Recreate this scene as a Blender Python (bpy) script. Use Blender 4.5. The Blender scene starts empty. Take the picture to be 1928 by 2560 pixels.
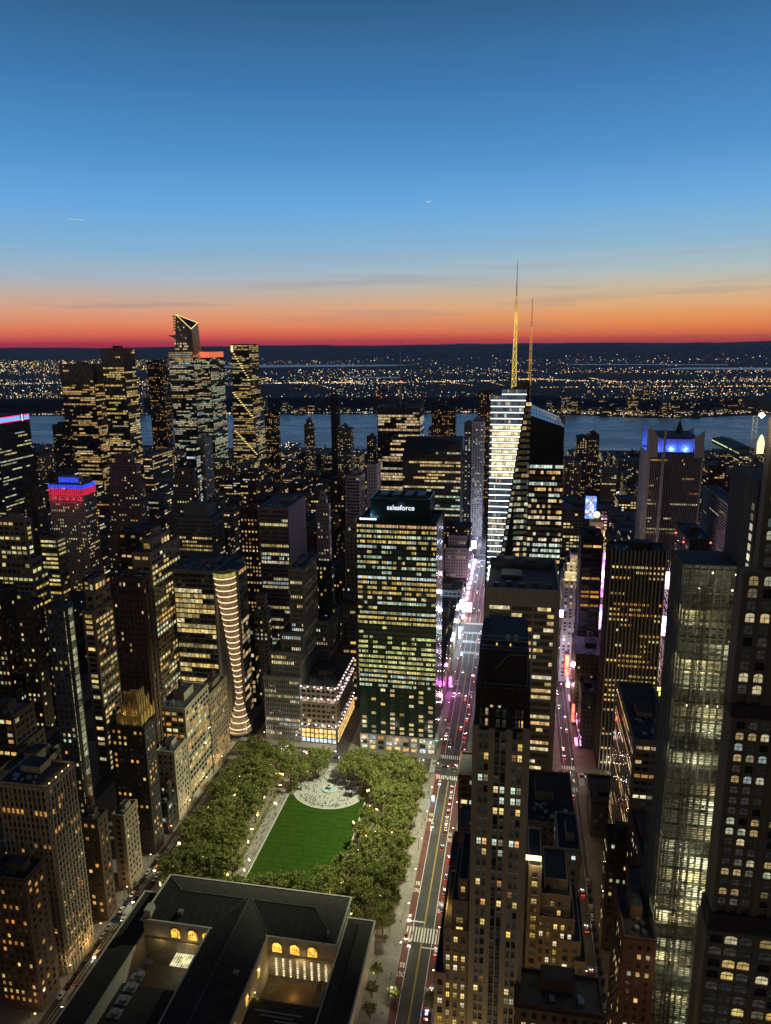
import bpy, bmesh, math, random
from mathutils import Vector, Matrix
import numpy as np
R = math.radians
sc = bpy.context.scene
col = sc.collection
rnd = random.Random(7)

# ---------------------------------------------------------------- camera
H = 303.3
F0, YAW, PITCH, ROLL = 1830.5, R(10.34), R(12.874), R(-.5302)   # focal length in pixels of a 1928 x 2560 frame
cy_, sy_, cp_, sp_ = math.cos(YAW), math.sin(YAW), math.cos(PITCH), math.sin(PITCH)
fw = Vector((-sy_*cp_, cy_*cp_, -sp_)); r0 = Vector((cy_, sy_, 0)); u0 = r0.cross(fw)
rt = r0*math.cos(ROLL) + u0*math.sin(ROLL); up = u0*math.cos(ROLL) - r0*math.sin(ROLL)
cam = bpy.data.objects.new('camera', bpy.data.cameras.new('camera'))
col.objects.link(cam); sc.camera = cam
cam.matrix_world = Matrix(((rt.x, up.x, -fw.x, 0), (rt.y, up.y, -fw.y, 0), (rt.z, up.z, -fw.z, H), (0, 0, 0, 1)))
cam.data.sensor_fit = 'VERTICAL'; cam.data.sensor_height = 36; cam.data.lens = 36*F0/2560
cam.data.clip_start = 1; cam.data.clip_end = 120000

# survey helpers: turn a sighting (azimuth / elevation read off the survey frame) at a KNOWN distance into metres
def PG(px, py, z=0):
    d = fw + rt*((px-964)/F0) - up*((py-1280)/F0); t = (z-H)/d.z
    return (d.x*t, d.y*t)
def PZ(px, py, Y):
    d = fw + rt*((px-964)/F0) - up*((py-1280)/F0); t = Y/d.y
    return (d.x*t, H+d.z*t)
def PX(px, Y, z):
    a = (px-964)/F0; dz = z-H
    return -(Y*(rt.y-a*fw.y)+dz*(rt.z-a*fw.z))/(rt.x-a*fw.x)
def PY(X, px, z):
    a = (px-964)/F0; dz = z-H
    return -(X*(rt.x-a*fw.x)+dz*(rt.z-a*fw.z))/(rt.y-a*fw.y)
def proj(X, Y, Z):
    d = Vector((X, Y, Z-H)); w = d.dot(fw)
    return (964+F0*d.dot(rt)/w, 1280-F0*d.dot(up)/w) if w > 1 else (1e9, 1e9)

# ---------------------------------------------------------------- world: clear dusk sky, afterglow in the west (+y)
def N(nt, t, **kw):
    n = nt.nodes.new(t)
    for k, v in kw.items(): setattr(n, k, v)
    return n
def srgb(r, g, b):
    f = lambda c: ((c/255+.055)/1.055)**2.4 if c > 10 else c/255/12.92
    return (f(r), f(g), f(b), 1)
world = bpy.data.worlds.new("World"); sc.world = world; world.use_nodes = True
nt = world.node_tree; nt.nodes.clear(); L = nt.links.new
out = N(nt, 'ShaderNodeOutputWorld'); bg = N(nt, 'ShaderNodeBackground'); L(bg.outputs[0], out.inputs[0])
tc = N(nt, 'ShaderNodeTexCoord'); sep = N(nt, 'ShaderNodeSeparateXYZ'); L(tc.outputs['Generated'], sep.inputs[0])
def math_(nt, op, a, b=None, c=None):
    n = N(nt, 'ShaderNodeMath', operation=op)
    for i, v in enumerate((a, b, c)):
        if v is None: continue
        if isinstance(v, (int, float)): n.inputs[i].default_value = v
        else: nt.links.new(v, n.inputs[i])
    return n.outputs[0]
def mixc(nt, fac, a, b, mode='MIX'):
    n = N(nt, 'ShaderNodeMix', data_type='RGBA', blend_type=mode)
    for i, v in ((0, fac), (6, a), (7, b)):
        if isinstance(v, (int, float, tuple)): n.inputs[i].default_value = v
        else: nt.links.new(v, n.inputs[i])
    return n.outputs[2]
def ramp(nt, fac, stops, interp='LINEAR'):
    n = N(nt, 'ShaderNodeValToRGB'); cr = n.color_ramp; cr.interpolation = interp
    while len(cr.elements) < len(stops): cr.elements.new(.5)
    for e, (p, c) in zip(cr.elements, stops): e.position = p; e.color = c if len(c) == 4 else (*c, 1)
    nt.links.new(fac, n.inputs[0]); return n.outputs[0]
# thin cloud streaks: noise stretched along the horizon, bends the elevation a little and dims it
mp = N(nt, 'ShaderNodeMapping'); mp.inputs['Scale'].default_value = (2, 2, 46); mp.inputs['Rotation'].default_value = (0, R(2.2), 0)
L(tc.outputs['Generated'], mp.inputs[0])
nz = N(nt, 'ShaderNodeTexNoise'); nz.inputs['Scale'].default_value = 1.6; nz.inputs['Detail'].default_value = 5; nz.inputs['Roughness'].default_value = .55
L(mp.outputs[0], nz.inputs['Vector'])
el = math_(nt, 'MULTIPLY', math_(nt, 'MAXIMUM', sep.outputs[2], 0), 2.0)      # sin(elevation)*2, 0.5 = 14.5 degrees
el2 = math_(nt, 'ADD', el, math_(nt, 'MULTIPLY', math_(nt, 'SUBTRACT', nz.outputs[0], .5), .012))
E_ = lambda deg: min(1, 2*math.sin(R(deg)))
red = [(0, srgb(206,40,68)), (E_(.25), srgb(226,54,76)), (E_(.6), srgb(232,88,78)), (E_(1.0), srgb(236,118,86)), (E_(1.7), srgb(236,146,106)), (E_(2.7), srgb(222,168,138)),
       (E_(3.8), srgb(192,178,168)), (E_(5), srgb(164,184,200)), (E_(7), srgb(130,178,214)), (E_(9.6), srgb(106,168,224)), (E_(13), srgb(80,146,204)), (E_(17), srgb(64,122,176)), (E_(23), srgb(44,88,126)), (1, srgb(30,62,96))]
org = [(0, srgb(212,70,60)), (E_(.25), srgb(228,92,64)), (E_(.6), srgb(236,114,68)), (E_(1.0), srgb(240,134,76)), (E_(1.7), srgb(240,154,90)), (E_(2.7), srgb(230,176,124)),
       (E_(3.8), srgb(206,188,158)), (E_(5), srgb(178,192,194)), (E_(7), srgb(142,184,210)), (E_(9.6), srgb(112,172,222)), (E_(13), srgb(84,146,204)), (E_(17), srgb(66,124,180)), (E_(23), srgb(46,92,132)), (1, srgb(30,62,96))]
ra = ramp(nt, el2, red); rb = ramp(nt, el2, org)
az = N(nt, 'ShaderNodeMapRange'); L(sep.outputs[0], az.inputs[0]); az.inputs[1].default_value = -.5; az.inputs[2].default_value = .12
west = mixc(nt, az.outputs[0], ra, rb)
cl = N(nt, 'ShaderNodeMapRange'); L(nz.outputs[0], cl.inputs[0]); cl.inputs[1].default_value = .52; cl.inputs[2].default_value = .7; cl.inputs[3].default_value = 0; cl.inputs[4].default_value = 1
band = ramp(nt, el, [(0, (0, 0, 0)), (E_(1), (.5,)*3), (E_(3), (1, 1, 1)), (E_(5.5), (.6,)*3), (E_(8), (0, 0, 0))])
west = mixc(nt, math_(nt, 'MULTIPLY', math_(nt, 'MULTIPLY', cl.outputs[0], band), .42), west, srgb(158,136,140))
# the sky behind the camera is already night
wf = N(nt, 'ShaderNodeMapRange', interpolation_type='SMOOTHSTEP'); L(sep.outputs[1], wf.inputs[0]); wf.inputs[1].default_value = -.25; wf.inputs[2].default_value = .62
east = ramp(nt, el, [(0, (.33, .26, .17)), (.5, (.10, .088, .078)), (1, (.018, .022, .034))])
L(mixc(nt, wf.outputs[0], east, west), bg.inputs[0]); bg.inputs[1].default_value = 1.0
world.cycles.sampling_method = 'MANUAL'; world.cycles.sample_map_resolution = 512

sc.view_settings.view_transform = 'Standard'; sc.view_settings.look = 'None'; sc.view_settings.exposure = 0; sc.view_settings.gamma = 1
sc.cycles.use_denoising = True
try: sc.cycles.denoiser = 'OPENIMAGEDENOISE'
except Exception: pass
sc.cycles.denoising_prefilter = 'ACCURATE'
sc.cycles.max_bounces = 4; sc.cycles.diffuse_bounces = 2; sc.cycles.glossy_bounces = 2; sc.cycles.transmission_bounces = 2; sc.cycles.transparent_max_bounces = 6
sc.cycles.sample_clamp_indirect = 1.5; sc.cycles.caustics_reflective = False; sc.cycles.caustics_refractive = False
sc.cycles.use_adaptive_sampling = True; sc.cycles.adaptive_threshold = .012

# ---------------------------------------------------------------- materials
MATS = {}
def newmat(name):
    m = bpy.data.materials.new(name); m.use_nodes = True
    MATS[name] = m; return m, m.node_tree, m.node_tree.nodes['Principled BSDF']
def surf(name, rgb, rough=.8, spec=.3, var=.25, scale=.3, metal=0, bump=0, streak=False):
    if name in MATS: return MATS[name]
    m, nt, b = newmat(name); L = nt.links.new
    t = N(nt, 'ShaderNodeTexCoord'); mp = N(nt, 'ShaderNodeMapping'); L(t.outputs['Object'], mp.inputs[0])
    if streak: mp.inputs['Scale'].default_value = (1, 1, .12)
    n = N(nt, 'ShaderNodeTexNoise'); n.inputs['Scale'].default_value = scale; n.inputs['Detail'].default_value = 6; n.inputs['Roughness'].default_value = .65
    L(mp.outputs[0], n.inputs['Vector'])
    lo = tuple(c*(1-var) for c in rgb); hi = tuple(min(1, c*(1+var)) for c in rgb)
    L(ramp(nt, n.outputs[0], [(.3, lo), (.7, hi)]), b.inputs['Base Color'])
    b.inputs['Roughness'].default_value = rough; b.inputs['Metallic'].default_value = metal; b.inputs['Specular IOR Level'].default_value = spec
    if bump:
        bp = N(nt, 'ShaderNodeBump'); bp.inputs['Strength'].default_value = bump; L(n.outputs[0], bp.inputs['Height']); L(bp.outputs[0], b.inputs['Normal'])
    return m
def glowmat(name, noise=.7, scale=.45, sample=False, base=(.015, .018, .022), rough=.12):
    m, nt, b = newmat(name); L = nt.links.new
    a = N(nt, 'ShaderNodeAttribute', attribute_name='glow'); t = N(nt, 'ShaderNodeTexCoord')
    n = N(nt, 'ShaderNodeTexNoise'); n.inputs['Scale'].default_value = scale; n.inputs['Detail'].default_value = 3; n.inputs['Roughness'].default_value = .7
    L(t.outputs['Object'], n.inputs['Vector'])
    k = N(nt, 'ShaderNodeMapRange'); L(n.outputs[0], k.inputs[0]); k.inputs[1].default_value = .32; k.inputs[2].default_value = .66
    k.inputs[3].default_value = 1-noise; k.inputs[4].default_value = 1+noise*.55
    L(mixc(nt, 1.0, a.outputs['Color'], k.outputs[0], 'MULTIPLY'), b.inputs['Emission Color']); b.inputs['Emission Strength'].default_value = 1
    b.inputs['Base Color'].default_value = (*base, 1); b.inputs['Roughness'].default_value = rough; b.inputs['Specular IOR Level'].default_value = .5
    if not sample: m.cycles.emission_sampling = 'NONE'
    return m
GW = glowmat('lit_window_glass')
GF = glowmat('lit_window_far', noise=.45, scale=.15)
GL = glowmat('lamp_glow', noise=0, rough=.5)
GS = glowmat('screen_glow', noise=.75, scale=.22, sample=True, rough=.4)
stone = surf('limestone', (.36, .315, .24), var=.18, streak=True)
stone2 = surf('tan_brick', (.27, .215, .155), var=.2, streak=True)
brick = surf('red_brick', (.16, .075, .05), var=.25, streak=True)
brown = surf('brown_brick', (.10, .065, .045), var=.25, streak=True)
darkst = surf('dark_stone', (.04, .037, .036), var=.3, streak=True)
grey = surf('grey_concrete', (.20, .20, .20), var=.2, streak=True)
white = surf('white_brick', (.42, .40, .39), var=.12, streak=True)
pale = surf('travertine', (.36, .33, .30), var=.12, streak=True)
glassw = surf('dark_curtain_glass', (.012, .016, .022), rough=.18, spec=.5, var=.2)
gglass = surf('green_curtain_glass', (.008, .030, .028), rough=.2, spec=.5, var=.25)
bglass = surf('blue_curtain_glass', (.02, .03, .05), rough=.15, spec=.6, var=.2)
roofm = surf('roof_membrane', (.035, .036, .042), var=.5, scale=.12)
roofg = surf('roof_gravel', (.075, .078, .085), var=.45, scale=.15)
metal = surf('painted_metal', (.10, .105, .11), rough=.5, metal=.4)
galv = surf('galvanised_metal', (.28, .29, .30), rough=.45, metal=.6, scale=2)
wood = surf('tank_wood', (.09, .055, .035))
asph = surf('asphalt', (.045, .045, .047), var=.35, scale=.08, rough=.75)
ground_m = surf('city_ground', (.028, .028, .03), var=.4, scale=.03)
redl = surf('red_bus_lane', (.105, .036, .032), var=.3, scale=.2, rough=.8)
walk = surf('sidewalk', (.19, .175, .16), var=.25, scale=.2)
paint = surf('white_road_paint', (.62, .62, .60), var=.25, scale=1.2)
ypaint = surf('yellow_road_paint', (.55, .36, .05), var=.2, scale=1.2)
gravel = surf('pale_gravel', (.20, .19, .18), var=.25, scale=.6)
pavepark = surf('park_paving', (.14, .125, .105), var=.35, scale=.3)
marble = surf('pale_marble', (.40, .37, .32), var=.2, scale=.4)
slate = surf('slate_roof', (.022, .020, .020), var=.45, scale=.25)
copper = surf('copper_trim', (.07, .085, .07), var=.3)
bark = surf('bark', (.07, .055, .04), scale=3)
rust = surf('red_primer', (.22, .06, .04), var=.4, scale=.5)
netting = surf('scaffold_steel', (.13, .14, .11), var=.3)

def lawn_mat():
    m, nt, b = newmat('lawn_turf'); L = nt.links.new
    t = N(nt, 'ShaderNodeTexCoord')
    w = N(nt, 'ShaderNodeTexWave', bands_direction='Y', wave_profile='SIN'); w.inputs['Scale'].default_value = .075; w.inputs['Distortion'].default_value = 1.2; w.inputs['Detail'].default_value = 1
    L(t.outputs['Object'], w.inputs['Vector'])
    n = N(nt, 'ShaderNodeTexNoise'); n.inputs['Scale'].default_value = .25; n.inputs['Detail'].default_value = 8; L(t.outputs['Object'], n.inputs['Vector'])
    f = math_(nt, 'ADD', math_(nt, 'MULTIPLY', w.outputs[0], .16), math_(nt, 'MULTIPLY', n.outputs[0], .84))
    L(ramp(nt, f, [(.3, (.012, .034, .002)), (.75, (.024, .055, .003))]), b.inputs['Base Color']); b.inputs['Roughness'].default_value = .95; b.inputs['Specular IOR Level'].default_value = .1
    return m
lawn_m = lawn_mat()
def leaf_mat(name, a, c):
    m, nt, b = newmat(name); L = nt.links.new
    g = N(nt, 'ShaderNodeNewGeometry'); oi = N(nt, 'ShaderNodeObjectInfo')
    f = math_(nt, 'ADD', math_(nt, 'MULTIPLY', g.outputs['Random Per Island'], .6), math_(nt, 'MULTIPLY', oi.outputs['Random'], .4))
    cr_ = ramp(nt, f, [(0, a), (1, c)]); L(cr_, b.inputs['Base Color']); b.inputs['Roughness'].default_value = .7; b.inputs['Specular IOR Level'].default_value = .2
    tr = N(nt, 'ShaderNodeBsdfTranslucent'); L(cr_, tr.inputs[0]); mx_ = N(nt, 'ShaderNodeMixShader'); mx_.inputs[0].default_value = .4; L(b.outputs[0], mx_.inputs[1]); L(tr.outputs[0], mx_.inputs[2]); L(mx_.outputs[0], nt.nodes['Material Output'].inputs[0])
    return m
leafm = leaf_mat('plane_tree_leaves', (.085, .11, .028), (.33, .345, .10))
def water_mat():
    m, nt, b = newmat('river_water'); L = nt.links.new
    t = N(nt, 'ShaderNodeTexCoord')
    n = N(nt, 'ShaderNodeTexNoise'); n.inputs['Scale'].default_value = .05; n.inputs['Detail'].default_value = 6; n.inputs['Roughness'].default_value = .7; L(t.outputs['Object'], n.inputs['Vector'])
    mp = N(nt, 'ShaderNodeMapping'); mp.inputs['Scale'].default_value = (.0012, .004, 1); mp.inputs['Rotation'].default_value = (0, 0, .12); L(t.outputs['Object'], mp.inputs[0])
    n2 = N(nt, 'ShaderNodeTexNoise'); n2.inputs['Scale'].default_value = 2.4; n2.inputs['Detail'].default_value = 7; n2.inputs['Roughness'].default_value = .6; n2.inputs['Distortion'].default_value = 1.4; L(mp.outputs[0], n2.inputs['Vector'])
    bp = N(nt, 'ShaderNodeBump'); bp.inputs['Strength'].default_value = 1; bp.inputs['Distance'].default_value = 2.4; L(n.outputs[0], bp.inputs['Height']); L(bp.outputs[0], b.inputs['Normal'])
    L(ramp(nt, n2.outputs[0], [(.35, (.20,)*3), (.65, (.42,)*3)]), b.inputs['Roughness'])
    b.inputs['Base Color'].default_value = (.25, .38, .46, 1); b.inputs['Specular IOR Level'].default_value = 1.0; b.inputs['IOR'].default_value = 1.5
    return m
water_m = water_mat()

# ---------------------------------------------------------------- mesh helpers
class MB:
    def __init__(s): s.v = []; s.f = []; s.m = []; s.g = []
    def quad(s, a, b, c, d, m=0, g=None):
        n = len(s.v); s.v += [tuple(a), tuple(b), tuple(c), tuple(d)]; s.f.append((n, n+1, n+2, n+3)); s.m.append(m); s.g.append(g or (0, 0, 0))
    def poly(s, pts, m=0, g=None):
        n = len(s.v); s.v += [tuple(p) for p in pts]; s.f.append(tuple(range(n, n+len(pts)))); s.m.append(m); s.g.append(g or (0, 0, 0))
    def box(s, x0, x1, y0, y1, z0, z1, m=0, g=None, top=True, bottom=False, mt=None):
        n = len(s.v); s.v += [(x0, y0, z0), (x1, y0, z0), (x1, y1, z0), (x0, y1, z0), (x0, y0, z1), (x1, y0, z1), (x1, y1, z1), (x0, y1, z1)]
        fs = [(0, 1, 5, 4), (1, 2, 6, 5), (2, 3, 7, 6), (3, 0, 4, 7)]
        ms = [m]*4
        if top: fs.append((4, 5, 6, 7)); ms.append(m if mt is None else mt)
        if bottom: fs.append((3, 2, 1, 0)); ms.append(m)
        s.f += [tuple(n+i for i in f) for f in fs]; s.m += ms; s.g += [g or (0, 0, 0)]*len(fs)
    def prism(s, pts, z0, z1, m=0, g=None):
        k = len(pts); n = len(s.v)
        s.v += [(p[0], p[1], z0) for p in pts] + [(p[0], p[1], z1 if not isinstance(z1, (list, tuple)) else z1[i]) for i, p in enumerate(pts)]
        for i in range(k):
            j = (i+1) % k; s.f.append((n+i, n+j, n+k+j, n+k+i)); s.m.append(m); s.g.append(g or (0, 0, 0))
        s.f.append(tuple(n+k+i for i in range(k))); s.m.append(m); s.g.append(g or (0, 0, 0))
    def cone(s, c, r0_, r1_, h, seg=10, m=0, g=None, cap=True):
        x, y, z = c; n = len(s.v)
        for (r, zz) in ((r0_, z), (r1_, z+h)):
            s.v += [(x+r*math.cos(6.2832*i/seg), y+r*math.sin(6.2832*i/seg), zz) for i in range(seg)]
        for i in range(seg):
            j = (i+1) % seg; s.f.append((n+i, n+j, n+seg+j, n+seg+i)); s.m.append(m); s.g.append(g or (0, 0, 0))
        if cap: s.f.append(tuple(n+seg+i for i in range(seg))); s.m.append(m); s.g.append(g or (0, 0, 0))
    def bar(s, a, b, w, m=0, g=None):
        a = Vector(a); b = Vector(b); d = (b-a).normalized(); q = Vector((0, 0, 1)) if abs(d.z) < .9 else Vector((1, 0, 0))
        e = d.cross(q).normalized()*w/2; f = d.cross(e).normalized()*w/2; n = len(s.v)
        for p in (a, b): s.v += [tuple(p+e+f), tuple(p-e+f), tuple(p-e-f), tuple(p+e-f)]
        for i in range(4):
            j = (i+1) % 4; s.f.append((n+i, n+j, n+4+j, n+4+i)); s.m.append(m); s.g.append(g or (0, 0, 0))
        s.f += [(n+3, n+2, n+1, n), (n+4, n+5, n+6, n+7)]; s.m += [m, m]; s.g += [g or (0, 0, 0)]*2
    def hull(s, pts, m=0):
        bm = bmesh.new(); [bm.verts.new(p) for p in pts]; bmesh.ops.convex_hull(bm, input=bm.verts[:])
        bm.verts.index_update(); n = len(s.v); used = [v for v in bm.verts]
        s.v += [tuple(v.co) for v in used]
        for f in bm.faces: s.f.append(tuple(n+v.index for v in f.verts)); s.m.append(m); s.g.append((0, 0, 0))
        bm.free()
    def octa(s, c, r, m=0, g=None):
        x, y, z = c; n = len(s.v); s.v += [(x+r, y, z), (x, y+r, z), (x-r, y, z), (x, y-r, z), (x, y, z+r), (x, y, z-r)]
        for f in ((0, 1, 4), (1, 2, 4), (2, 3, 4), (3, 0, 4), (1, 0, 5), (2, 1, 5), (3, 2, 5), (0, 3, 5)):
            s.f.append(tuple(n+i for i in f)); s.m.append(m); s.g.append(g or (0, 0, 0))
    def mesh(s, name, mats, off=(0, 0, 0)):
        me = bpy.data.meshes.new(name)
        me.from_pydata([(a-off[0], b-off[1], c-off[2]) for a, b, c in s.v], [], s.f)
        for m in (mats if isinstance(mats, (list, tuple)) else [mats]): me.materials.append(m)
        if any(s.m): me.polygons.foreach_set('material_index', s.m)
        if any(g != (0, 0, 0) for g in s.g):
            at = me.attributes.new('glow', 'FLOAT_COLOR', 'FACE')
            at.data.foreach_set('color', [c for g in s.g for c in (*g, 1)])
        me.update(); return me
    def build(s, name, mats, parent=None):
        off = tuple(parent.matrix_world.translation) if parent and parent.parent is None else (tuple(WORLD[parent.name]) if parent else (0, 0, 0))
        if parent is not None: off = WORLD[parent.name]
        o = bpy.data.objects.new(name, s.mesh(name, mats, off)); col.objects.link(o)
        if parent is not None: o.parent = parent; WORLD[o.name] = off
        else: WORLD[o.name] = (0, 0, 0)
        return o
WORLD = {}
def text_mesh(name, body, size, mat, extrude=0, offset=0, shear=0):
    c = bpy.data.curves.new(name, 'FONT'); c.body = body; c.align_x = 'CENTER'; c.align_y = 'CENTER'; c.size = size; c.extrude = extrude; c.offset = offset; c.shear = shear
    t = bpy.data.objects.new('tmp', c); me = bpy.data.meshes.new_from_object(t); me.name = name; bpy.data.objects.remove(t); bpy.data.curves.remove(c)
    me.materials.clear(); me.materials.append(mat)
    o = bpy.data.objects.new(name, me); col.objects.link(o); WORLD[o.name] = (0, 0, 0); return o
def tag(o, label=None, cat=None, group=None, kind=None):
    if label: o['label'] = label
    if cat: o['category'] = cat
    if group: o['group'] = group
    if kind: o['kind'] = kind
    return o
def empty(name, loc, label, cat, group=None):
    o = bpy.data.objects.new(name, None); o.location = loc; col.objects.link(o); WORLD[o.name] = tuple(loc)
    o.empty_display_size = 1; return tag(o, label, cat, group)
def link(name, me, parent=None, loc=None, rz=0):
    o = bpy.data.objects.new(name, me); col.objects.link(o)
    if parent is not None: o.parent = parent
    if loc: o.location = loc
    o.rotation_euler.z = rz; return o
def lamp(name, parent, loc, power, rgb, size=.3, kind='POINT', rot=None, spot=None, blend=.6):
    l = bpy.data.lights.new(name, kind); l.energy = power; l.color = rgb
    if kind in ('POINT', 'SPOT'): l.shadow_soft_size = size
    if kind == 'AREA': l.size = size
    if spot: l.spot_size = spot; l.spot_blend = blend
    o = bpy.data.objects.new(name, l); col.objects.link(o); o.location = loc
    if rot: o.rotation_euler = rot
    if parent is not None: o.parent = parent
    return o
def aim(o, frm, to):
    o.rotation_euler = (Vector(to)-Vector(frm)).to_track_quat('-Z', 'Y').to_euler()

# ---------------------------------------------------------------- window light palettes
WARM = [(1, .52, .14), (1, .60, .20), (1, .68, .28), (1, .74, .36), (.95, .80, .48)]
AMBER = [(1, .40, .07), (1, .47, .09), (1, .56, .14), (1, .62, .20)]
YEL = [(1, .68, .18), (1, .74, .24), (.95, .80, .30), (.90, .86, .42)]
COOL = [(.70, .88, .62), (.72, .9, .9), (.85, .9, .6), (1, .84, .55)]
MIX = WARM*3 + YEL*2 + COOL
def litrow(rg, n, p, run=.6):
    s = []; on = rg.random() < p
    for i in range(n):
        if i and rg.random() > run: on = rg.random() < p
        s.append(on)
    return s
def floorp(rg, lit, coh=.7):
    if rg.random() < coh: return min(.97, lit*rg.choice((.15, .3, .5, 1, 1.6, 2.6)))
    return lit
RECTS = []
def face_axes(side, x0, x1, y0, y1, d):
    """origin, horizontal direction, width, outward offset for a facade ('E' looks east, 'N' north, 'S' south)"""
    if side == 'E': return (x0, y0-d), (1, 0), x1-x0
    if side == 'N': return (x1+d, y0), (0, 1), y1-y0
    return (x0-d, y1), (0, -1), y1-y0
STY = dict(   # bay, floor height, window width share, height share, run, palette, gain
    punch=(3.0, 3.7, .42, .48, .25, MIX, 1.0), loft=(4.2, 3.9, .72, .55, .5, MIX, 1.0), ribbon=(3.2, 3.9, .93, .50, .82, MIX, .9),
    curtain=(3.0, 4.0, .9, .72, .8, MIX, .8), resid=(3.6, 3.1, .45, .5, .1, WARM, .9), pier=(2.6, 3.8, .5, .55, .6, MIX, 1.0),
    strip=(1.7, 3.9, .62, .6, .85, YEL, .95))
def windows(mb_of, rg, side, x0, x1, y0, y1, z0, z1, sty, lit, d=.07, rowlit=None, gain=1.0, coh=.7, pal=None, margin=1.0, darktop=0):
    bw, fh, ww, wh, run, p0, g0 = STY[sty] if isinstance(sty, str) else sty
    pal = pal or p0
    o, dr, W = face_axes(side, x0, x1, y0, y1, d)
    n = max(1, int((W-2*margin)/bw)); bw = (W-2*margin)/n; nf = max(1, int((z1-z0-1.2)/fh)); fh = (z1-z0-1.2)/nf
    for k in range(nf):
        zz = z1-1.2-(k+1)*fh+fh*(1-wh)*.5
        p = rowlit[min(k, len(rowlit)-1)] if rowlit else floorp(rg, lit, coh)
        if k < darktop: p = .02
        rowc = rg.choice(pal); br = rg.uniform(.5, 1.1)
        row = litrow(rg, n, p, run); mb = mb_of(k)
        for i, on in enumerate(row):
            a = margin+i*bw+bw*(1-ww)*.5; b = a+bw*ww
            g = (0, 0, 0)
            if on:
                c = rowc if rg.random() < .7 else rg.choice(pal); q = min(1.0, g0*gain*br*rg.uniform(.35, 1.25))
                g = (c[0]*q, c[1]*q, c[2]*q)
            elif rg.random() < .25: q = .02*rg.random(); g = (q, q*.8, q*.5)
            p0_ = (o[0]+dr[0]*a, o[1]+dr[1]*a); p1_ = (o[0]+dr[0]*b, o[1]+dr[1]*b)
            mb.quad((*p0_, zz), (*p1_, zz), (*p1_, zz+fh*wh), (*p0_, zz+fh*wh), 0, g)
    return nf, n, bw, fh
def parapet(mb, x0, x1, y0, y1, z, h=1.1, t=.5, m=0):
    mb.box(x0, x1, y0, y0+t, z, z+h, m); mb.box(x0, x1, y1-t, y1, z, z+h, m)
    mb.box(x0, x0+t, y0+t, y1-t, z, z+h-.003, m); mb.box(x1-t, x1, y0+t, y1-t, z, z+h-.003, m)
def roofstuff(root, rg, x0, x1, y0, y1, z, wallm, tank=None, dense=1):
    w, d = x1-x0, y1-y0
    if w < 6 or d < 6: return
    cx, cy = x0+w*rg.uniform(.35, .65), y0+d*rg.uniform(.45, .7)
    bw_, bd = min(w*.42, 14), min(d*.42, 14); bh = rg.uniform(3, 6)
    m = MB(); m.box(cx-bw_/2, cx+bw_/2, cy-bd/2, cy+bd/2, z, z+bh, 0, mt=1); m.build('bulkhead', [wallm, roofm], root)
    m = MB()
    for i in range(int(3*dense)+rg.randint(0, 3)):
        ux, uy = rg.uniform(x0+2, x1-3), rg.uniform(y0+1.5, y0+d*.35); s = rg.uniform(.8, 2)
        m.box(ux, ux+s, uy, uy+s*1.3, z, z+s*.8)
    m.build('air_conditioner', galv, root)
    if tank is None: tank = rg.random() < .5
    if tank and z < 130:
        tx, ty = cx+rg.uniform(-.2, .2)*bw_, cy+rg.uniform(-.2, .2)*bd; m = MB(); zb = z+bh
        for sx in (-1.2, 1.2):
            for sy in (-1.2, 1.2): m.bar((tx+sx, ty+sy, zb), (tx+sx, ty+sy, zb+2.6), .25)
        m.cone((tx, ty, zb+2.6), 1.9, 1.9, 3.4, 10, cap=False); m.cone((tx, ty, zb+6), 2.1, .1, 1.5, 10)
        m.build('water_tank', wood, root)
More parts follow.
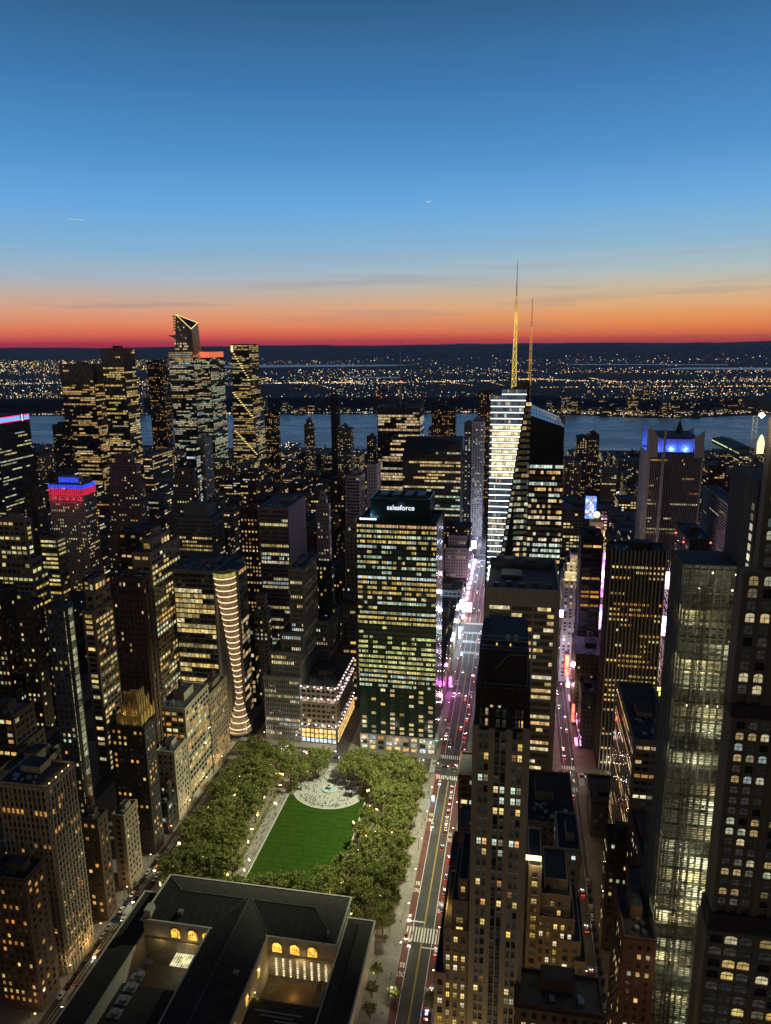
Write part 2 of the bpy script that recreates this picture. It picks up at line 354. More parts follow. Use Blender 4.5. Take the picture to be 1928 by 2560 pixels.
def building(name, label, tiers, wallm, sty='punch', lit=.25, seed=1, group=None, side=None, rows=False, gain=1.0, coh=.7, pal=None, rowlit=None,
             roof=True, tank=None, piers=None, spandrel=False, cat='building', wz=None, sides=None, roofmat=None, glass=None, dense=1, darktop=0):
    """tiers: (x0,x1,y0,y1,z0,z1), ground up. Wall, roofs, piers, windows, roof things, each a part."""
    rg = random.Random(seed); t0 = tiers[0]; cx, cy = (t0[0]+t0[1])/2, (t0[2]+t0[3])/2
    root = empty(name, (cx, cy, 0), label, cat, group); RECTS.append((min(t[0] for t in tiers), max(t[1] for t in tiers), min(t[2] for t in tiers), max(t[3] for t in tiers)))
    side = side or ('N' if t0[1] < 0 else 'S'); sides = sides or ['E', side]
    wb = MB(); rb = MB(); pb = MB(); cb = MB(); cur = ['']; rowmb = {}; allw = MB()
    zr = {}
    for ti, (x0, x1, y0, y1, z0, z1) in enumerate(tiers):
        wb.box(x0, x1, y0, y1, z0, z1, top=False); rb.quad((x0, y0, z1), (x1, y0, z1), (x1, y1, z1), (x0, y1, z1)); parapet(wb, x0-.02, x1+.02, y0-.02, y1+.02, z1+.004)
        if y0 < 760 and z1-z0 > 6 and sides:
            zc_ = z1-.6
            cb.box(x0-.55, x1+.55, y0-.55, y0-.03, zc_-.5, zc_+.5); cb.box(x1+.03, x1+.55, y0-.03, y1, zc_-.5, zc_+.498) if side == 'N' else cb.box(x0-.55, x0-.03, y0-.03, y1, zc_-.5, zc_+.498)
            if z1 > 30 and not piers and ti == 0:
                for zz in (12.2, z1-12.4): cb.box(x0-.3, x1+.3, y0-.3, y0-.03, zz-.25, zz+.25); cb.box(x1+.03, x1+.3, y0-.03, y1, zz-.25, zz+.248) if side == 'N' else cb.box(x0-.3, x0-.03, y0-.03, y1, zz-.25, zz+.248)
        for sd in sides:
            cur[0] = sd
            def mbof(k, z0=z0, z1=z1):
                if not rows: return allw
                return rowmb.setdefault((ti, k, cur[0]), MB())
            st = STY[sty] if isinstance(sty, str) else sty
            nf, n, bw, fh = windows(mbof, rg, sd, x0, x1, y0, y1, max(z0, 4.5 if z0 < 1 else z0), z1, sty, lit, rowlit=rowlit, gain=gain, coh=coh, pal=pal, darktop=darktop if ti == len(tiers)-1 else 0)
            if piers:
                o, dr, W = face_axes(sd, x0, x1, y0, y1, 0); pw, pd, every = piers
                nx = {'E': (0, -1), 'N': (1, 0), 'S': (-1, 0)}[sd]
                for i in range(0, n+1, every):
                    a = 1+i*bw; p = (o[0]+dr[0]*(a-pw/2), o[1]+dr[1]*(a-pw/2)); q = (o[0]+dr[0]*(a+pw/2), o[1]+dr[1]*(a+pw/2))
                    xs = sorted((p[0], q[0], p[0]+nx[0]*pd, q[0]+nx[0]*pd)); ys = sorted((p[1], q[1], p[1]+nx[1]*pd, q[1]+nx[1]*pd))
                    pb.box(xs[0], xs[-1], ys[0], ys[-1], z0, z1+.6+.01*ti)
    wb.build('wall', wallm, root)
    roof_o = rb.build('roof', roofmat or (roofm if rg.random() < .55 else roofg), root)
    if pb.f: pb.build('pier', wallm, root)['kind'] = 'stuff'
    if cb.f: cb.build('cornice', wallm, root)['kind'] = 'stuff'
    if rows:
        for k in sorted(rowmb): rowmb[k].build('window_row', glass or GW, root)
    elif allw.f: allw.build('windows', glass or (GW if t0[2] < 900 else GF), root)['kind'] = 'stuff'
    if roof: x0, x1, y0, y1, z0, z1 = tiers[-1]; roofstuff(roof_o, rg, x0+.6, x1-.6, y0+.6, y1-.6, z1, wallm, tank, dense)
    return root
def spec(Y, xl, xr, yt, xb=None, depth=None):
    """survey: front face at distance Y, its left / right roof corners and height, far corner of the side face"""
    _, z = PZ((xl+xr)/2, yt, Y); x0, x1 = PX(xl, Y, z), PX(xr, Y, z)
    if xb is not None: yb = PY(x1 if x1 < 0 else x0, xb, z)
    else: yb = Y+(depth or 30)
    return x0, x1, Y, max(Y+8, min(yb, Y+95)), z

# ================================================================ SETTING
AVE = [-130, 172, 483, 757, 1031, 1305, 1579, 1853]
STS = {42: -41, 41: -126, 40: -204}
x = -204
for s in range(39, 18, -1): x -= 84 if s in (34, 23) else 78.5; STS[s] = x
x = -41
for s in range(43, 56): x += 84.6 if s == 43 else 78.5; STS[s] = x
def sheet(name, mat, pts, z, kind='structure'):
    m = MB(); m.poly([(a, b, z) for a, b in pts]); o = m.build(name, mat); o['kind'] = kind; return o
# Manhattan shore and New Jersey shore
MS = [(-9000, 2350), (-3500, 2260), (-1524, 2093), (-705, 2103), (-80, 2060), (300, 2050), (1500, 2140), (6000, 2300)]
NJ = [(-9000, 2500), (-3600, 2850), (-2200, 3018), (-1057, 3175), (-485, 3240), (63, 3345), (300, 3230), (475, 3155), (700, 3160), (970, 3320), (1500, 3500), (6000, 3900)]
m = MB(); m.poly([(-60000, -3000, 0), (60000, -3000, 0), (60000, 90000, 0), (-60000, 90000, 0)]); m.build('ground', ground_m)['kind'] = 'structure'
sheet('river', water_m, MS + NJ[::-1], .5)
# street roadways and raised pavements
rd = MB(); pv = MB()
sts = sorted(STS.items(), key=lambda t: t[1])
for s, X in sts:
    hw = 9.8 if s in (42, 34, 23) else 5.0
    rd.poly([(X-hw, -100, .02), (X+hw, -100, .02), (X+hw, 2040, .02), (X-hw, 2040, .02)])
for Y in AVE[1:]: rd.poly([(-1900, Y-9, .03), (960, Y-9, .03), (960, Y+9, .03), (-1900, Y+9, .03)])
rd.build('road', asph)['kind'] = 'structure'
for (sa, xa), (sb, xb) in zip(sts[:-1], sts[1:]):
    for ya, yb in zip(AVE[:-1], AVE[1:]):
        if ya == 172 and sa == 40: continue
        if ya == 172 and sa == 41: continue
        ha = 9.8 if sa in (42, 34, 23) else 5.0; hb = 9.8 if sb in (42, 34, 23) else 5.0
        pv.box(xa+ha, xb-hb, ya+9, yb-9, 0, .15)
pv.box(-199, -50.8, 181, 474, 0, .15)
pv.build('pavement', walk)['kind'] = 'structure'
# 42nd Street: red bus lanes, lines, crosswalks, lettering
YS = [(181, 474), (492, 748), (766, 1022)]
m = MB()
for a, b in YS:
    for xa, xb in ((-50.7, -47.0), (-36.0, -32.6)): m.poly([(xa, a+8, .05), (xb, a+8, .05), (xb, b-8, .05), (xa, b-8, .05)])
m.build('bus_lane', redl)['kind'] = 'structure'
m = MB()
def line(xa, xb, ya, yb, z=.07): m.poly([(xa, ya, z), (xb, ya, z), (xb, yb, z), (xa, yb, z)])
for a, b in YS:
    for xx in (-47.0, -36.0): line(xx-.14, xx+.14, a+9, b-9)
def zebra_x(xa, xb, ya, yb):
    n = int((xb-xa)/1.5)
    for i in range(n): line(xa+(i+.25)*(xb-xa)/n, xa+(i+.75)*(xb-xa)/n, ya, yb, .08)
def zebra_y(xa, xb, ya, yb):
    n = int((yb-ya)/1.5)
    for i in range(n): line(xa, xb, ya+(i+.25)*(yb-ya)/n, ya+(i+.75)*(yb-ya)/n, .08)
zebra_x(-50.5, -31.8, 319, 329)
for A in (483, 757, 1031): zebra_x(-50.5, -31.8, A-16, A-11); zebra_x(-50.5, -31.8, A+11, A+16)
zebra_x(-50.5, -31.8, 688, 694); zebra_x(-50.5, -31.8, 716, 722)
for X in (43.6, -204):
    for A in (483, 757): zebra_x(X-5, X+5, A-16, A-11); zebra_x(X-5, X+5, A+11, A+16)
for X in (-41, 43.6, -204):
    hw = 9.8 if X == -41 else 5
    for A in (483, 757): zebra_y(X-hw-5.5, X-hw-1.5, A-8.5, A+8.5); zebra_y(X+hw+1.5, X+hw+5.5, A-8.5, A+8.5)
line(-50.6, -41.4, 332.5, 333.2); line(-40.8, -31.8, 315.6, 316.3)
for A in (483, 757):
    for k in range(12):
        pass
for xx in (-209+3.2, -204.2): line(xx-.08, xx+.08, 185, 470)
for xx in (40.8, 46.4): line(xx-.08, xx+.08, 190, 470); line(xx-.08, xx+.08, 495, 745)
for dy in (-4.5, 0, 4.5):
    for k in range(-60, 40): line(k*12-4, k*12, 483+dy-.1, 483+dy+.1)
m.build('road_markings', paint)['kind'] = 'structure'
m = MB()
for a, b in YS: line(-41.55, -41.35, a+9, b-9); line(-41.1, -40.9, a+9, b-9)
m.build('centre_line', ypaint)['kind'] = 'structure'
def road_text(s, X, Y, flip):
    o = text_mesh('lane_lettering', s, 2.0, paint, offset=.02); o.location = (X, Y, .075); o.scale = (.72, 2.2, 1); o['kind'] = 'structure'
    if flip: o.rotation_euler.z = math.pi
for y0_ in (232, 285, 342, 402, 520, 600, 680):
    road_text('BUS', -34.3, y0_, False); road_text('ONLY', -34.3, y0_+5.5, False)
for y0_ in (246, 298, 356, 420, 540, 620):
    road_text('BUS', -48.9, y0_+5.5, True); road_text('ONLY', -48.9, y0_, True)

# New Jersey terrain: palisade plateau, meadow lowland, far wooded ridges
def fbm(x, y, s=1):
    return (math.sin(x/s*1.7+1.3)+math.sin(x/s*3.1+y/s*2.3+.7)*.6+math.sin(x/s*6.7-y/s*1.9)*.35+math.sin(x/s*13.1+y/s*5)*.18)/2.1
def shore(x):
    for (a, b), (c, d) in zip(NJ[:-1], NJ[1:]):
        if a <= x <= c: return b+(d-b)*(x-a)/(c-a)
    return NJ[0][1] if x < 0 else NJ[-1][1]
def njh(x, y):
    s = y-shore(max(-8999, min(5999, x)))
    cl = max(0, min(1, (s-230-60*fbm(x, 0, 400))/120)); drop = max(0, min(1, (s-1700-300*fbm(x, 0, 900))/1200))
    h = 2+48*(cl*cl*(3-2*cl))*(1-drop)
    for yc, w, hh in ((16500, 1500, 120), (21000, 1700, 215), (25500, 2500, 296)):
        t = (y-yc)/w; h += hh*math.exp(-t*t)*(1+.10*fbm(x, yc, 2600)+.03*fbm(x, yc, 500))*(1 if yc > 16600 else .8+.3*fbm(x, 3, 5000))
    return h
forest = surf('wooded_land', (.022, .026, .024), var=.5, scale=.004, rough=.95)
m = MB(); us = [-1.05+1.6*i/150 for i in range(151)]; ds = []
y = 0
while y < 28000: ds.append(y); y += 40 if y < 900 else (150 if y < 4000 else 500)
for d in ds:
    for u in us:
        X = u*(3200+d)
        for _ in range(3): X = u*(shore(max(-8999, min(5999, X)))+d)
        Y = shore(max(-8999, min(5999, X)))+d; m.v.append((X, Y, njh(X, Y) if d > 0 else .3))
W_ = len(us)
for j in range(len(ds)-1):
    for i in range(W_-1): m.f.append((j*W_+i, j*W_+i+1, (j+1)*W_+i+1, (j+1)*W_+i)); m.m.append(0); m.g.append((0, 0, 0))
t_ = m.build('hills', forest); t_['kind'] = 'structure'
for p in t_.data.polygons: p.use_smooth = True
# marsh creeks behind the plateau
for pts in ([(-5200, 9600), (-1800, 10300), (-1500, 11000), (-3500, 11300), (-5400, 10600)], [(1500, 8700), (3200, 8300), (3400, 9000), (1900, 9300)], [(600, 10600), (2600, 10100), (2700, 10500), (800, 11000)], [(-1500, 5900), (-950, 5950), (-980, 6120), (-1480, 6100)]):
    sheet('lagoon', water_m, pts, 9 if pts[0][1] > 6500 else 40)

# ================================================================ GREEN GLASS TOWER ON THE AVENUE
def bandwins(root, name, x0, x1, y0, y1, z, h, bays, lit, pal, rg, side=None, ylit=None, frac=(.02, .98), sub=3, gain=1.0, d=.08):
    mb = MB(); w = (x1-x0)/bays; c0 = rg.choice(pal)
    for i in range(bays):
        on = rg.random() < lit; c = c0 if rg.random() < .7 else rg.choice(pal); br = rg.uniform(.45, 1.15)*gain
        for k in range(sub):
            a = x0+i*w+w*(frac[0]+(frac[1]-frac[0])*k/sub)+.08; b = x0+i*w+w*(frac[0]+(frac[1]-frac[0])*(k+1)/sub)-.08
            q = min(1.0, br*rg.uniform(.4, 1.25)) if on and rg.random() < .93 else .012
            mb.quad((a, y0-d, z), (b, y0-d, z), (b, y0-d, z+h), (a, y0-d, z+h), 0, (c[0]*q, c[1]*q, c[2]*q))
    if side:
        mb.build(name, GW, root); mb = MB()
        X = x1+d if side == 'N' else x0-d; n = max(1, int((y1-y0)/w))
        for i in range(n):
            a = y0+(i+frac[0])*(y1-y0)/n; b = y0+(i+frac[1])*(y1-y0)/n; q = rg.uniform(.3, .8)*gain if rg.random() < lit*.6 else .01; c = rg.choice(pal)
            pts = [(X, a, z), (X, b, z), (X, b, z+h), (X, a, z+h)]
            if side == 'S': pts = pts[::-1]
            mb.quad(*pts, 0, (c[0]*q, c[1]*q, c[2]*q))
    return mb.build(name, GW, root)
rg = random.Random(3)
x0, x1, y0, y1, zt = -112, -54.3, 498, 540, 179.5
T = empty('office_tower', ((x0+x1)/2, 520, 0), 'green glass office tower with a white lettered sign on its dark roof box', 'office tower'); RECTS.append((x0, x1, y0, y1))
m = MB(); m.box(x0, x1, y0, y1, 0, zt, 0, top=False)
for i in range(9): X = x0+i*(x1-x0)/8; m.box(max(x0, X-.22), min(x1, X+.22), y0-.35, y0, 14, zt, 0)
m.build('wall', gglass, T)
m = MB(); m.quad((x0, y0, zt-.6), (x1, y0, zt-.6), (x1, y1, zt-.6), (x0, y1, zt-.6)); m.build('roof', roofm, T)
m = MB(); m.box(x0, x1, y0-.4, y1, zt-.003, zt+1.2, 0, top=False); m.build('parapet', gglass, T)
lits = [.95, .75, .85, .9, .35, .3, .7, .75, .6, .3, 1, .6, .6, .7, .5, .35, .03, .9, 1, .9, .1, .05, .25, .3, .55, .65, .85, .95, .95, .85, .85, .85, .6]
fl = (zt-14)/43
for k in range(43):
    z = zt-(k+1)*fl+.5; pal = [(1, .55, .25), (.7, 1, .6)] if k == 0 else ([(.9, 1, .35), (1, .95, .4)] if 20 < k < 29 else YEL+COOL[:2])
    if k < 33: bandwins(T, 'window_row', x0, x1, y0, y1, z, fl*.52, 16, min(1, lits[k]*1.15+.03), pal, rg, None, gain=1.1 *.85 if k != 10 else 1.4)
    else:
        for i in range(8): w8 = (x1-x0)/8; bandwins(T, 'window', x0+i*w8, x0+(i+1)*w8, y0, y1, z, fl*.55, 1, [.5, .35, .2, .55, .1, .3, .6, .8, .9, .9][k-33], YEL+[(1, .7, .4)], rg, None, frac=(.24, .72), sub=1, gain=.95)
m = MB(); m.box(x0-.05, x1+.05, y0-.5, y1, 0, 13.6, 0, top=False); m.build('podium', grey, T)
for k in range(3):
    for i in range(9): w9 = (x1-x0)/9; bandwins(T, 'shop_window', x0+i*w9, x0+(i+1)*w9, y0-.5, y1, 1+k*4.2, 3, 1, [1, .7, .75][k], WARM+COOL, rg, None, frac=(.15, .85), sub=1, gain=[2.2, 1.1, .9][k])
px0, px1 = PX(927, 504, 185), PX(1075, 504, 185); zp = PZ(1000, 1251, 504)[1]
m = MB(); m.box(px0, px1, 504, 534, zt-.5, zp, 0, mt=1); parapet(m, px0+.02, px1-.02, 504.02, 533.98, zp, 1.2); m.build('penthouse', [gglass, roofm], T)
m = MB()
for i in range(4): m.box(px0+5+i*9, px0+11+i*9, 512, 528, zp+.01, zp+2.5)
m.build('cooling_unit', metal, T)
ms, nt_, b_ = newmat('sign_white'); b_.inputs['Emission Color'].default_value = (.86, .9, 1, 1); b_.inputs['Emission Strength'].default_value = 1.25; ms.cycles.emission_sampling = 'NONE'
o = text_mesh('sign_lettering', 'salesforce', 5.0, ms, .15, .02); o.parent = T
sx, sz = PZ(1000, 1270, 503.5); o.location = (sx+.5-T.location.x, 503.6-T.location.y, sz); o.rotation_euler = (math.pi/2, 0, 0); WORLD[o.name] = (0, 0, 0)
lamp('sign_glow', T, (sx-T.location.x, 499-T.location.y, sz), 350, (.45, .6, 1), 3)
m = MB()
for i in range(6): m.box(x0+2+i*2.1, x0+3.3+i*2.1, 500, 500.5, zt+1.6, zt+2.6, 0, (4, 4.4, 5))
m.build('roof_light', GL, T)
lamp('roof_lamp', T, (x0+8-T.location.x, 502-T.location.y, zt+4), 2500, (.5, .7, 1), 1)

# ================================================================ CRYSTAL TOWER WITH SPIRES
T = empty('crystal_tower', (0, 560, 0), 'faceted glass tower with glowing white bands across its sloped face and a tall golden spire', 'skyscraper'); RECTS.append((-22, 34, 528, 605))
xl_b, zl_b = -20, 266; pk = (6.7, 530, 278); Yb = 530
def xdiag(z):      # right edge of the bright facet, narrowing downwards
    _z = PZ(1253, 1381, Yb); return _z[0]+(pk[0]-_z[0])*(z-_z[1])/(pk[2]-_z[1]) if z > 60 else xdiag(60.1)
m = MB(); za = PZ(1228, 994, Yb)[1]
xb_ = xdiag(60)
body = [(xl_b, 530, za), pk, (xl_b-1, 530, 0), (xb_, 530, 0), (xb_, 530, 60), (8.2, 540, 272), (9.5, 538, 0), (9.5, 590, 0), (8.5, 588, 262), (xl_b, 590, za-6), (xl_b-1, 590, 0)]
m.hull(body); m.build('glass_body', glassw, T)
m = MB(); m.hull([(8.6, 547, 252), (33, 548, 243.5), (8.6, 547, 0), (36, 547, 0), (8.6, 605, 256), (32, 603, 246), (8.6, 605, 0), (36, 605, 0)]); m.build('glass_wing', glassw, T)
m = MB(); nfl = 0; z = 20
rg = random.Random(11)
lb = MB()
k = 0; z = 268
while z > 24:
    xr_ = xdiag(z)-.3; xlft = xl_b+.2 if z < za-2 else xl_b+.2+(z-za+2)*1.9
    if xr_-xlft > 1:
        b = MB(); b.box(xlft, xr_, Yb-.5, Yb-.15, z, z+.6, 0, (2.6, 2.9, 3.1)); b.build('light_band', GL, T)
        wm = MB(); n = 14; w = (xr_-xlft)/n; hi = 208 < z < 246
        for i in range(n):
            on = rg.random() < (1 if hi and i > 0 else (.55 if 150 < z < 175 else .45 if z < 125 else .12))
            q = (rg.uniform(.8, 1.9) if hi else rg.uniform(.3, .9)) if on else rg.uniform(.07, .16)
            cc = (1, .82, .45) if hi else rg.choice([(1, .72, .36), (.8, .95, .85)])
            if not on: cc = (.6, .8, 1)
            wm.quad((xlft+i*w+.1, Yb-.12, z+1.2), (xlft+(i+1)*w-.1, Yb-.12, z+1.2), (xlft+(i+1)*w-.1, Yb-.12, z+3.6), (xlft+i*w+.1, Yb-.12, z+3.6), 0, tuple(cq*q for cq in cc))
        wm.build('window_row', GW, T)
    # darker facet to the right of the fold, then the rear wing
    wm = MB(); xa = xdiag(z)+.5; y_at = lambda X: 530+8.0*(1-z/278)*min(1, (X-xdiag(z))/max(.5, 8.2-xdiag(z)))-.45
    if xa < 8.2 and z < 262:
        lit_ = rg.uniform(.2, .8) if z < 215 else rg.choice((.05, .1, .5)); n = max(1, int((8.4-xa)/2.4)); w = (8.6-xa)/n
        for i in range(n):
            A_, B_ = xa+i*w+.12, xa+(i+1)*w-.12; q = rg.uniform(.3, .9) if rg.random() < lit_ else .05; cc = rg.choice(WARM+COOL+COOL)
            wm.quad((A_, y_at(A_)-.1, z+.9), (B_, y_at(B_)-.1, z+.9), (B_, y_at(B_)-.1, z+3.3), (A_, y_at(A_)-.1, z+3.3), 0, tuple(cq*q for cq in cc))
    if z < 214:
        lit_ = rg.choice((.25, .6, .85, .9)) if z > 180 else rg.choice((.2, .5, .8)); w = 24.5/12; cc = rg.choice([(1, .58, .25), (1, .74, .4), (.8, .95, .8), (1, .8, .5)])
        for i in range(12):
            q = rg.uniform(.3, 1.1) if rg.random() < lit_ else .015
            A_ = 9.2+i*w; wm.quad((A_+.1, 546.8, z+.9), (A_+w-.1, 546.8, z+.9), (A_+w-.1, 546.8, z+3.2), (A_+.1, 546.8, z+3.2), 0, tuple(cq*q for cq in cc))
    if wm.f: wm.build('window_row', GW, T)
    z -= 4.28; k += 1
m = MB()      # open screen of steel on the rear wing
for i in range(13):
    X = 8.8+i*2.0; zt_ = 252-(X-8.6)*.36
    m.bar((X, 547, zt_-.2), (X, 547, zt_+7.5), .22)
for dz in (2.5, 5, 7.5): m.bar((8.8, 547, 252+dz-.2), (33, 549, 243.5+dz), .25)
for dz in (3, 7.5): m.bar((33, 549, 243.5+dz), (32, 603, 246+dz), .3)
for j in range(12): m.bar((33-.08*j, 549+4.5*j, 243.5), (33-.08*j, 549+4.5*j, 251), .2)
m.build('roof_screen', darkst, T)
def spire(root, name, X, Y, z0, z1, w0, w1, mat, glow, faces=12, bars=.35):
    b = MB(); n = faces
    for k in range(n):
        za_, zb_ = z0+(z1-z0)*k/n, z0+(z1-z0)*(k+1)/n; wa, wb = w0+(w1-w0)*k/n, w0+(w1-w0)*(k+1)/n
        A = [(X+wa*c_, Y+wa*s_, za_) for c_, s_ in ((-1, -1), (1, -1), (1, 1), (-1, 1))]; B = [(X+wb*c_, Y+wb*s_, zb_) for c_, s_ in ((-1, -1), (1, -1), (1, 1), (-1, 1))]
        g = glow(k/n)
        for i in range(4): b.bar(A[i], B[i], bars, 0, g); b.bar(A[i], B[(i+1) % 4], bars*.7, 0, g); b.bar(A[i], A[(i+1) % 4], bars*.6, 0, g)
    return b.build(name, mat, root)
sx, sz0 = PZ(1283, 973, 545); sz1 = PZ(1301, 650, 545)[1]
goldm = glowmat('glowing_gold_steel', noise=.55, scale=.35, rough=.4, base=(.3, .22, .1))  # gold uplight is put into the steel's own emission
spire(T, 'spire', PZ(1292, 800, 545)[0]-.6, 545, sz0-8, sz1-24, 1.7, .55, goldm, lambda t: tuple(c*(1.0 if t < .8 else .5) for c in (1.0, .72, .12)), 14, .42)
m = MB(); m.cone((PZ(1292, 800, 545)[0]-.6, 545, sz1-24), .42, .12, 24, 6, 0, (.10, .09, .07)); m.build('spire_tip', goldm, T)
m = MB(); m.bar((8.6, 546.6, 252), (8.2, 540, 300), .3); m.build('mast', galv, T)
# slimmer antenna on the tower behind
x_, z_ = PZ(1325, 940, 600)
T = empty('antenna_mast', (x_, 600, 0), 'slim lattice antenna mast with orange lit rungs, behind the golden spire', 'antenna mast')
zt_ = PZ(1327, 747, 600)[1]
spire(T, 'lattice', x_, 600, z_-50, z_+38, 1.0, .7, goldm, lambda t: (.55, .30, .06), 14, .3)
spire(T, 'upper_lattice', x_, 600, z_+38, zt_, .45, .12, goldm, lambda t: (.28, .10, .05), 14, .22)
m = MB(); m.box(x_-9, x_+9, 592, 625, 0, z_-50); m.build('supporting_block', darkst, T)
for zz in (z_+12, z_+38): m = MB(); m.box(x_-1.6, x_+1.6, 598.4, 601.6, zz, zz+1, 0, (.5, .25, .05)); m.build('platform', goldm, T)

# ================================================================ TRAVERTINE SLAB WITH RIBBON WINDOWS (centre right)
x0, x1, y0, y1 = -15.3, 26.1, 400, 462; zt = 167.3
T = empty('ribbon_window_tower', (5, 430, 0), 'pale concrete tower with blank crown and wide ribbon windows, behind the stepped stone tower', 'office tower'); RECTS.append((-20, 33, 398, 466))
zflare = 60
m = MB(); m.box(x0, x1, y0+1.1, y1, 0, zt, 0, top=False)
zs = PZ(1215, 1512, 400)[1]
m.box(x0, x1, y0, y0+1.1, zs, zt, 0, top=False)          # blank crown
cols_ = [x0, x0+2.2, x0+13.6, x0+14.8, x0+26.2, x0+27.4, x1-3.0, x1]
for a in range(0, 8, 2): m.box(cols_[a], cols_[a+1], y0, y0+1.1, 0, zs, 0, top=False)
nf = 38; fh = zs/nf
for k in range(nf):
    for a in range(1, 7, 2): m.box(cols_[a], cols_[a+1], y0+.15, y0+1.1, zs-(k+1)*fh, zs-(k+1)*fh+fh*.42, 0)
parapet(m, x0+.01, x1-.01, y0+.01, y1-.01, zt-.4, 1.4, .8)
m.build('wall', pale, T)
m = MB(); m.quad((x0, y0, zt-.5), (x1, y0, zt-.5), (x1, y1, zt-.5), (x0, y1, zt-.5)); m.build('roof', roofg, T)
m = MB(); m.box(x0+4, x1-4, y1-18, y1-3, zt-.45, zt+3, 0, mt=1); m.box(x0+8, x0+20, y0+22, y0+34, zt-.45, zt+2, 0); m.build('bulkhead', [metal, roofm], T)
m = MB()
for i in range(2): m.cone((x0+12+i*14, y1-11, zt+3), 3.6, 3.3, 1.4, 14)
for i in range(5): m.box(x0+4+i*7.4, x0+7+i*7.4, y0+8+3*(i % 2), y0+11+3*(i % 2), zt-.45, zt+1.2)
m.build('cooling_fan', metal, T)
rg = random.Random(8)
for k in range(nf):
    b = MB(); z = zs-(k+1)*fh+fh*.42
    p = [.3, .35, .05, .7, .6, .6, .4, .1, .3, .02, .95, .6, .8, .85, .4, .05, .7, 1, .1, .5, .8, .6, .05, .5, .6, .9][k % 26]
    for a in range(1, 7, 2):
        n = 6; w = (cols_[a+1]-cols_[a])/n; on = litrow(rg, n, p, .7); cc = rg.choice([(1, .72, .25), (1, .8, .35), (1, .62, .25), (1, .85, .5)])
        for i in range(n):
            q = rg.uniform(.35, 1.1) if on[i] else .01
            b.quad((cols_[a]+i*w+.04, y0+1.0, z), (cols_[a]+(i+1)*w-.04, y0+1.0, z), (cols_[a]+(i+1)*w-.04, y0+1.0, z+fh*.56), (cols_[a]+i*w+.04, y0+1.0, z+fh*.56), 0, tuple(c*q for c in cc))
    b.build('window_row', GW, T)

# ================================================================ STEPPED STONE TOWER (nearest, right of the street)
def single_windows(root, rg, wins, w, h, lit, pal, gain=1.0, d=.3, frame=True, limit=100, arch=False, seedcols=None, normal='E'):
    """real sash windows, one object each for the largest, set into the wall; wins = list of (x, y, z) lower left corners"""
    cache = {}
    def me(kind):
        if kind in cache: return cache[kind]
        b = MB(); g = kind
        if arch:
            pts = [(0, 0), (w, 0), (w, h*.72)] + [(w/2+w/2*math.cos(R(a)), h*.72+h*.28*math.sin(R(a))) for a in (30, 60, 90, 120, 150)] + [(0, h*.72)]
            b.poly([(p[0], 0, p[1]) for p in pts], 0, g)
        else: b.quad((0, 0, 0), (w, 0, 0), (w, 0, h*.5), (0, 0, h*.5), 0, tuple(c*.8 for c in g)); b.quad((0, 0, h*.5), (w, 0, h*.5), (w, 0, h), (0, 0, h), 0, g)
        b.box(w/2-.05, w/2+.05, -.1, -.02, 0, h*.97, 1); b.box(-.02, w+.02, -.12, -.02, h*.47, h*.53, 1); b.box(-.12, w+.12, -.35, -.001, -.22, 0, 2)
        m_ = b.mesh('window', [GW, metal, stone]); cache[kind] = m_; return m_
    kinds = [(0, 0, 0)]+[tuple(c*q*gain for c in rg.choice(pal)) for q in (.25, .5, .7, .9, 1.1, 1.3) for _ in range(3)]
    dark = [(0, 0, 0), (.012, .012, .010), (.035, .033, .028), (.02, .02, .02)]
    order = sorted(wins, key=lambda p: (Vector(p)-Vector((0, 0, H))).length)
    near = set(map(tuple, order[:limit])); rest = MB(); base = WORLD[root.name]
    rowon = {}
    for (X, Y, Z) in wins:
        key = round(Z, 1); rp = rowon.setdefault(key, rg.choice([.1, .4, .7, 1, 1.6, 2.6]))
        g = rg.choice(kinds[1:]) if rg.random() < min(.9, lit*rp) else rg.choice(dark)
        mm = me(g)
        if (X, Y, Z) in near: link('window', mm, root, (X-base[0], Y-base[1], Z-base[2]))
        else:
            n = len(rest.v); rest.v += [(v.co.x+X, v.co.y+Y, v.co.z+Z) for v in mm.vertices]
            ga = mm.attributes.get('glow')
            for p in mm.polygons:
                rest.f.append(tuple(n+i for i in p.vertices)); rest.m.append(p.material_index)
                rest.g.append(tuple(ga.data[p.index].color[:3]) if ga else (0, 0, 0))
    if rest.f: rest.build('windows', [GW, metal, stone], root)['kind'] = 'stuff'
x0, x1, y0 = -9.9, 5.0, 200.; xr_b = PX(1310, 200, 130)
T = empty('stepped_stone_tower', (-2, 215, 0), 'slender limestone tower with dark crown and stepped wings, nearest tower beside the bus lane street', 'skyscraper'); RECTS.append((-30, 10, 185, 240))
XL, XR = PX(1183, 200, 185), PX(1322, 200, 185)
XL2, XR2 = PX(1165, 200, 80), PX(1300, 200, 80)
XL, XR = (XL+XL2)/2, (XR+XR2)/2; Wt = XR-XL
zc = PZ(1250, 1830, 200)[1]; z_r = PZ(1250, 1612, 200)[1]
m = MB(); m.box(XL, XR, 200.7, 232, 0, zc, 0, top=False)
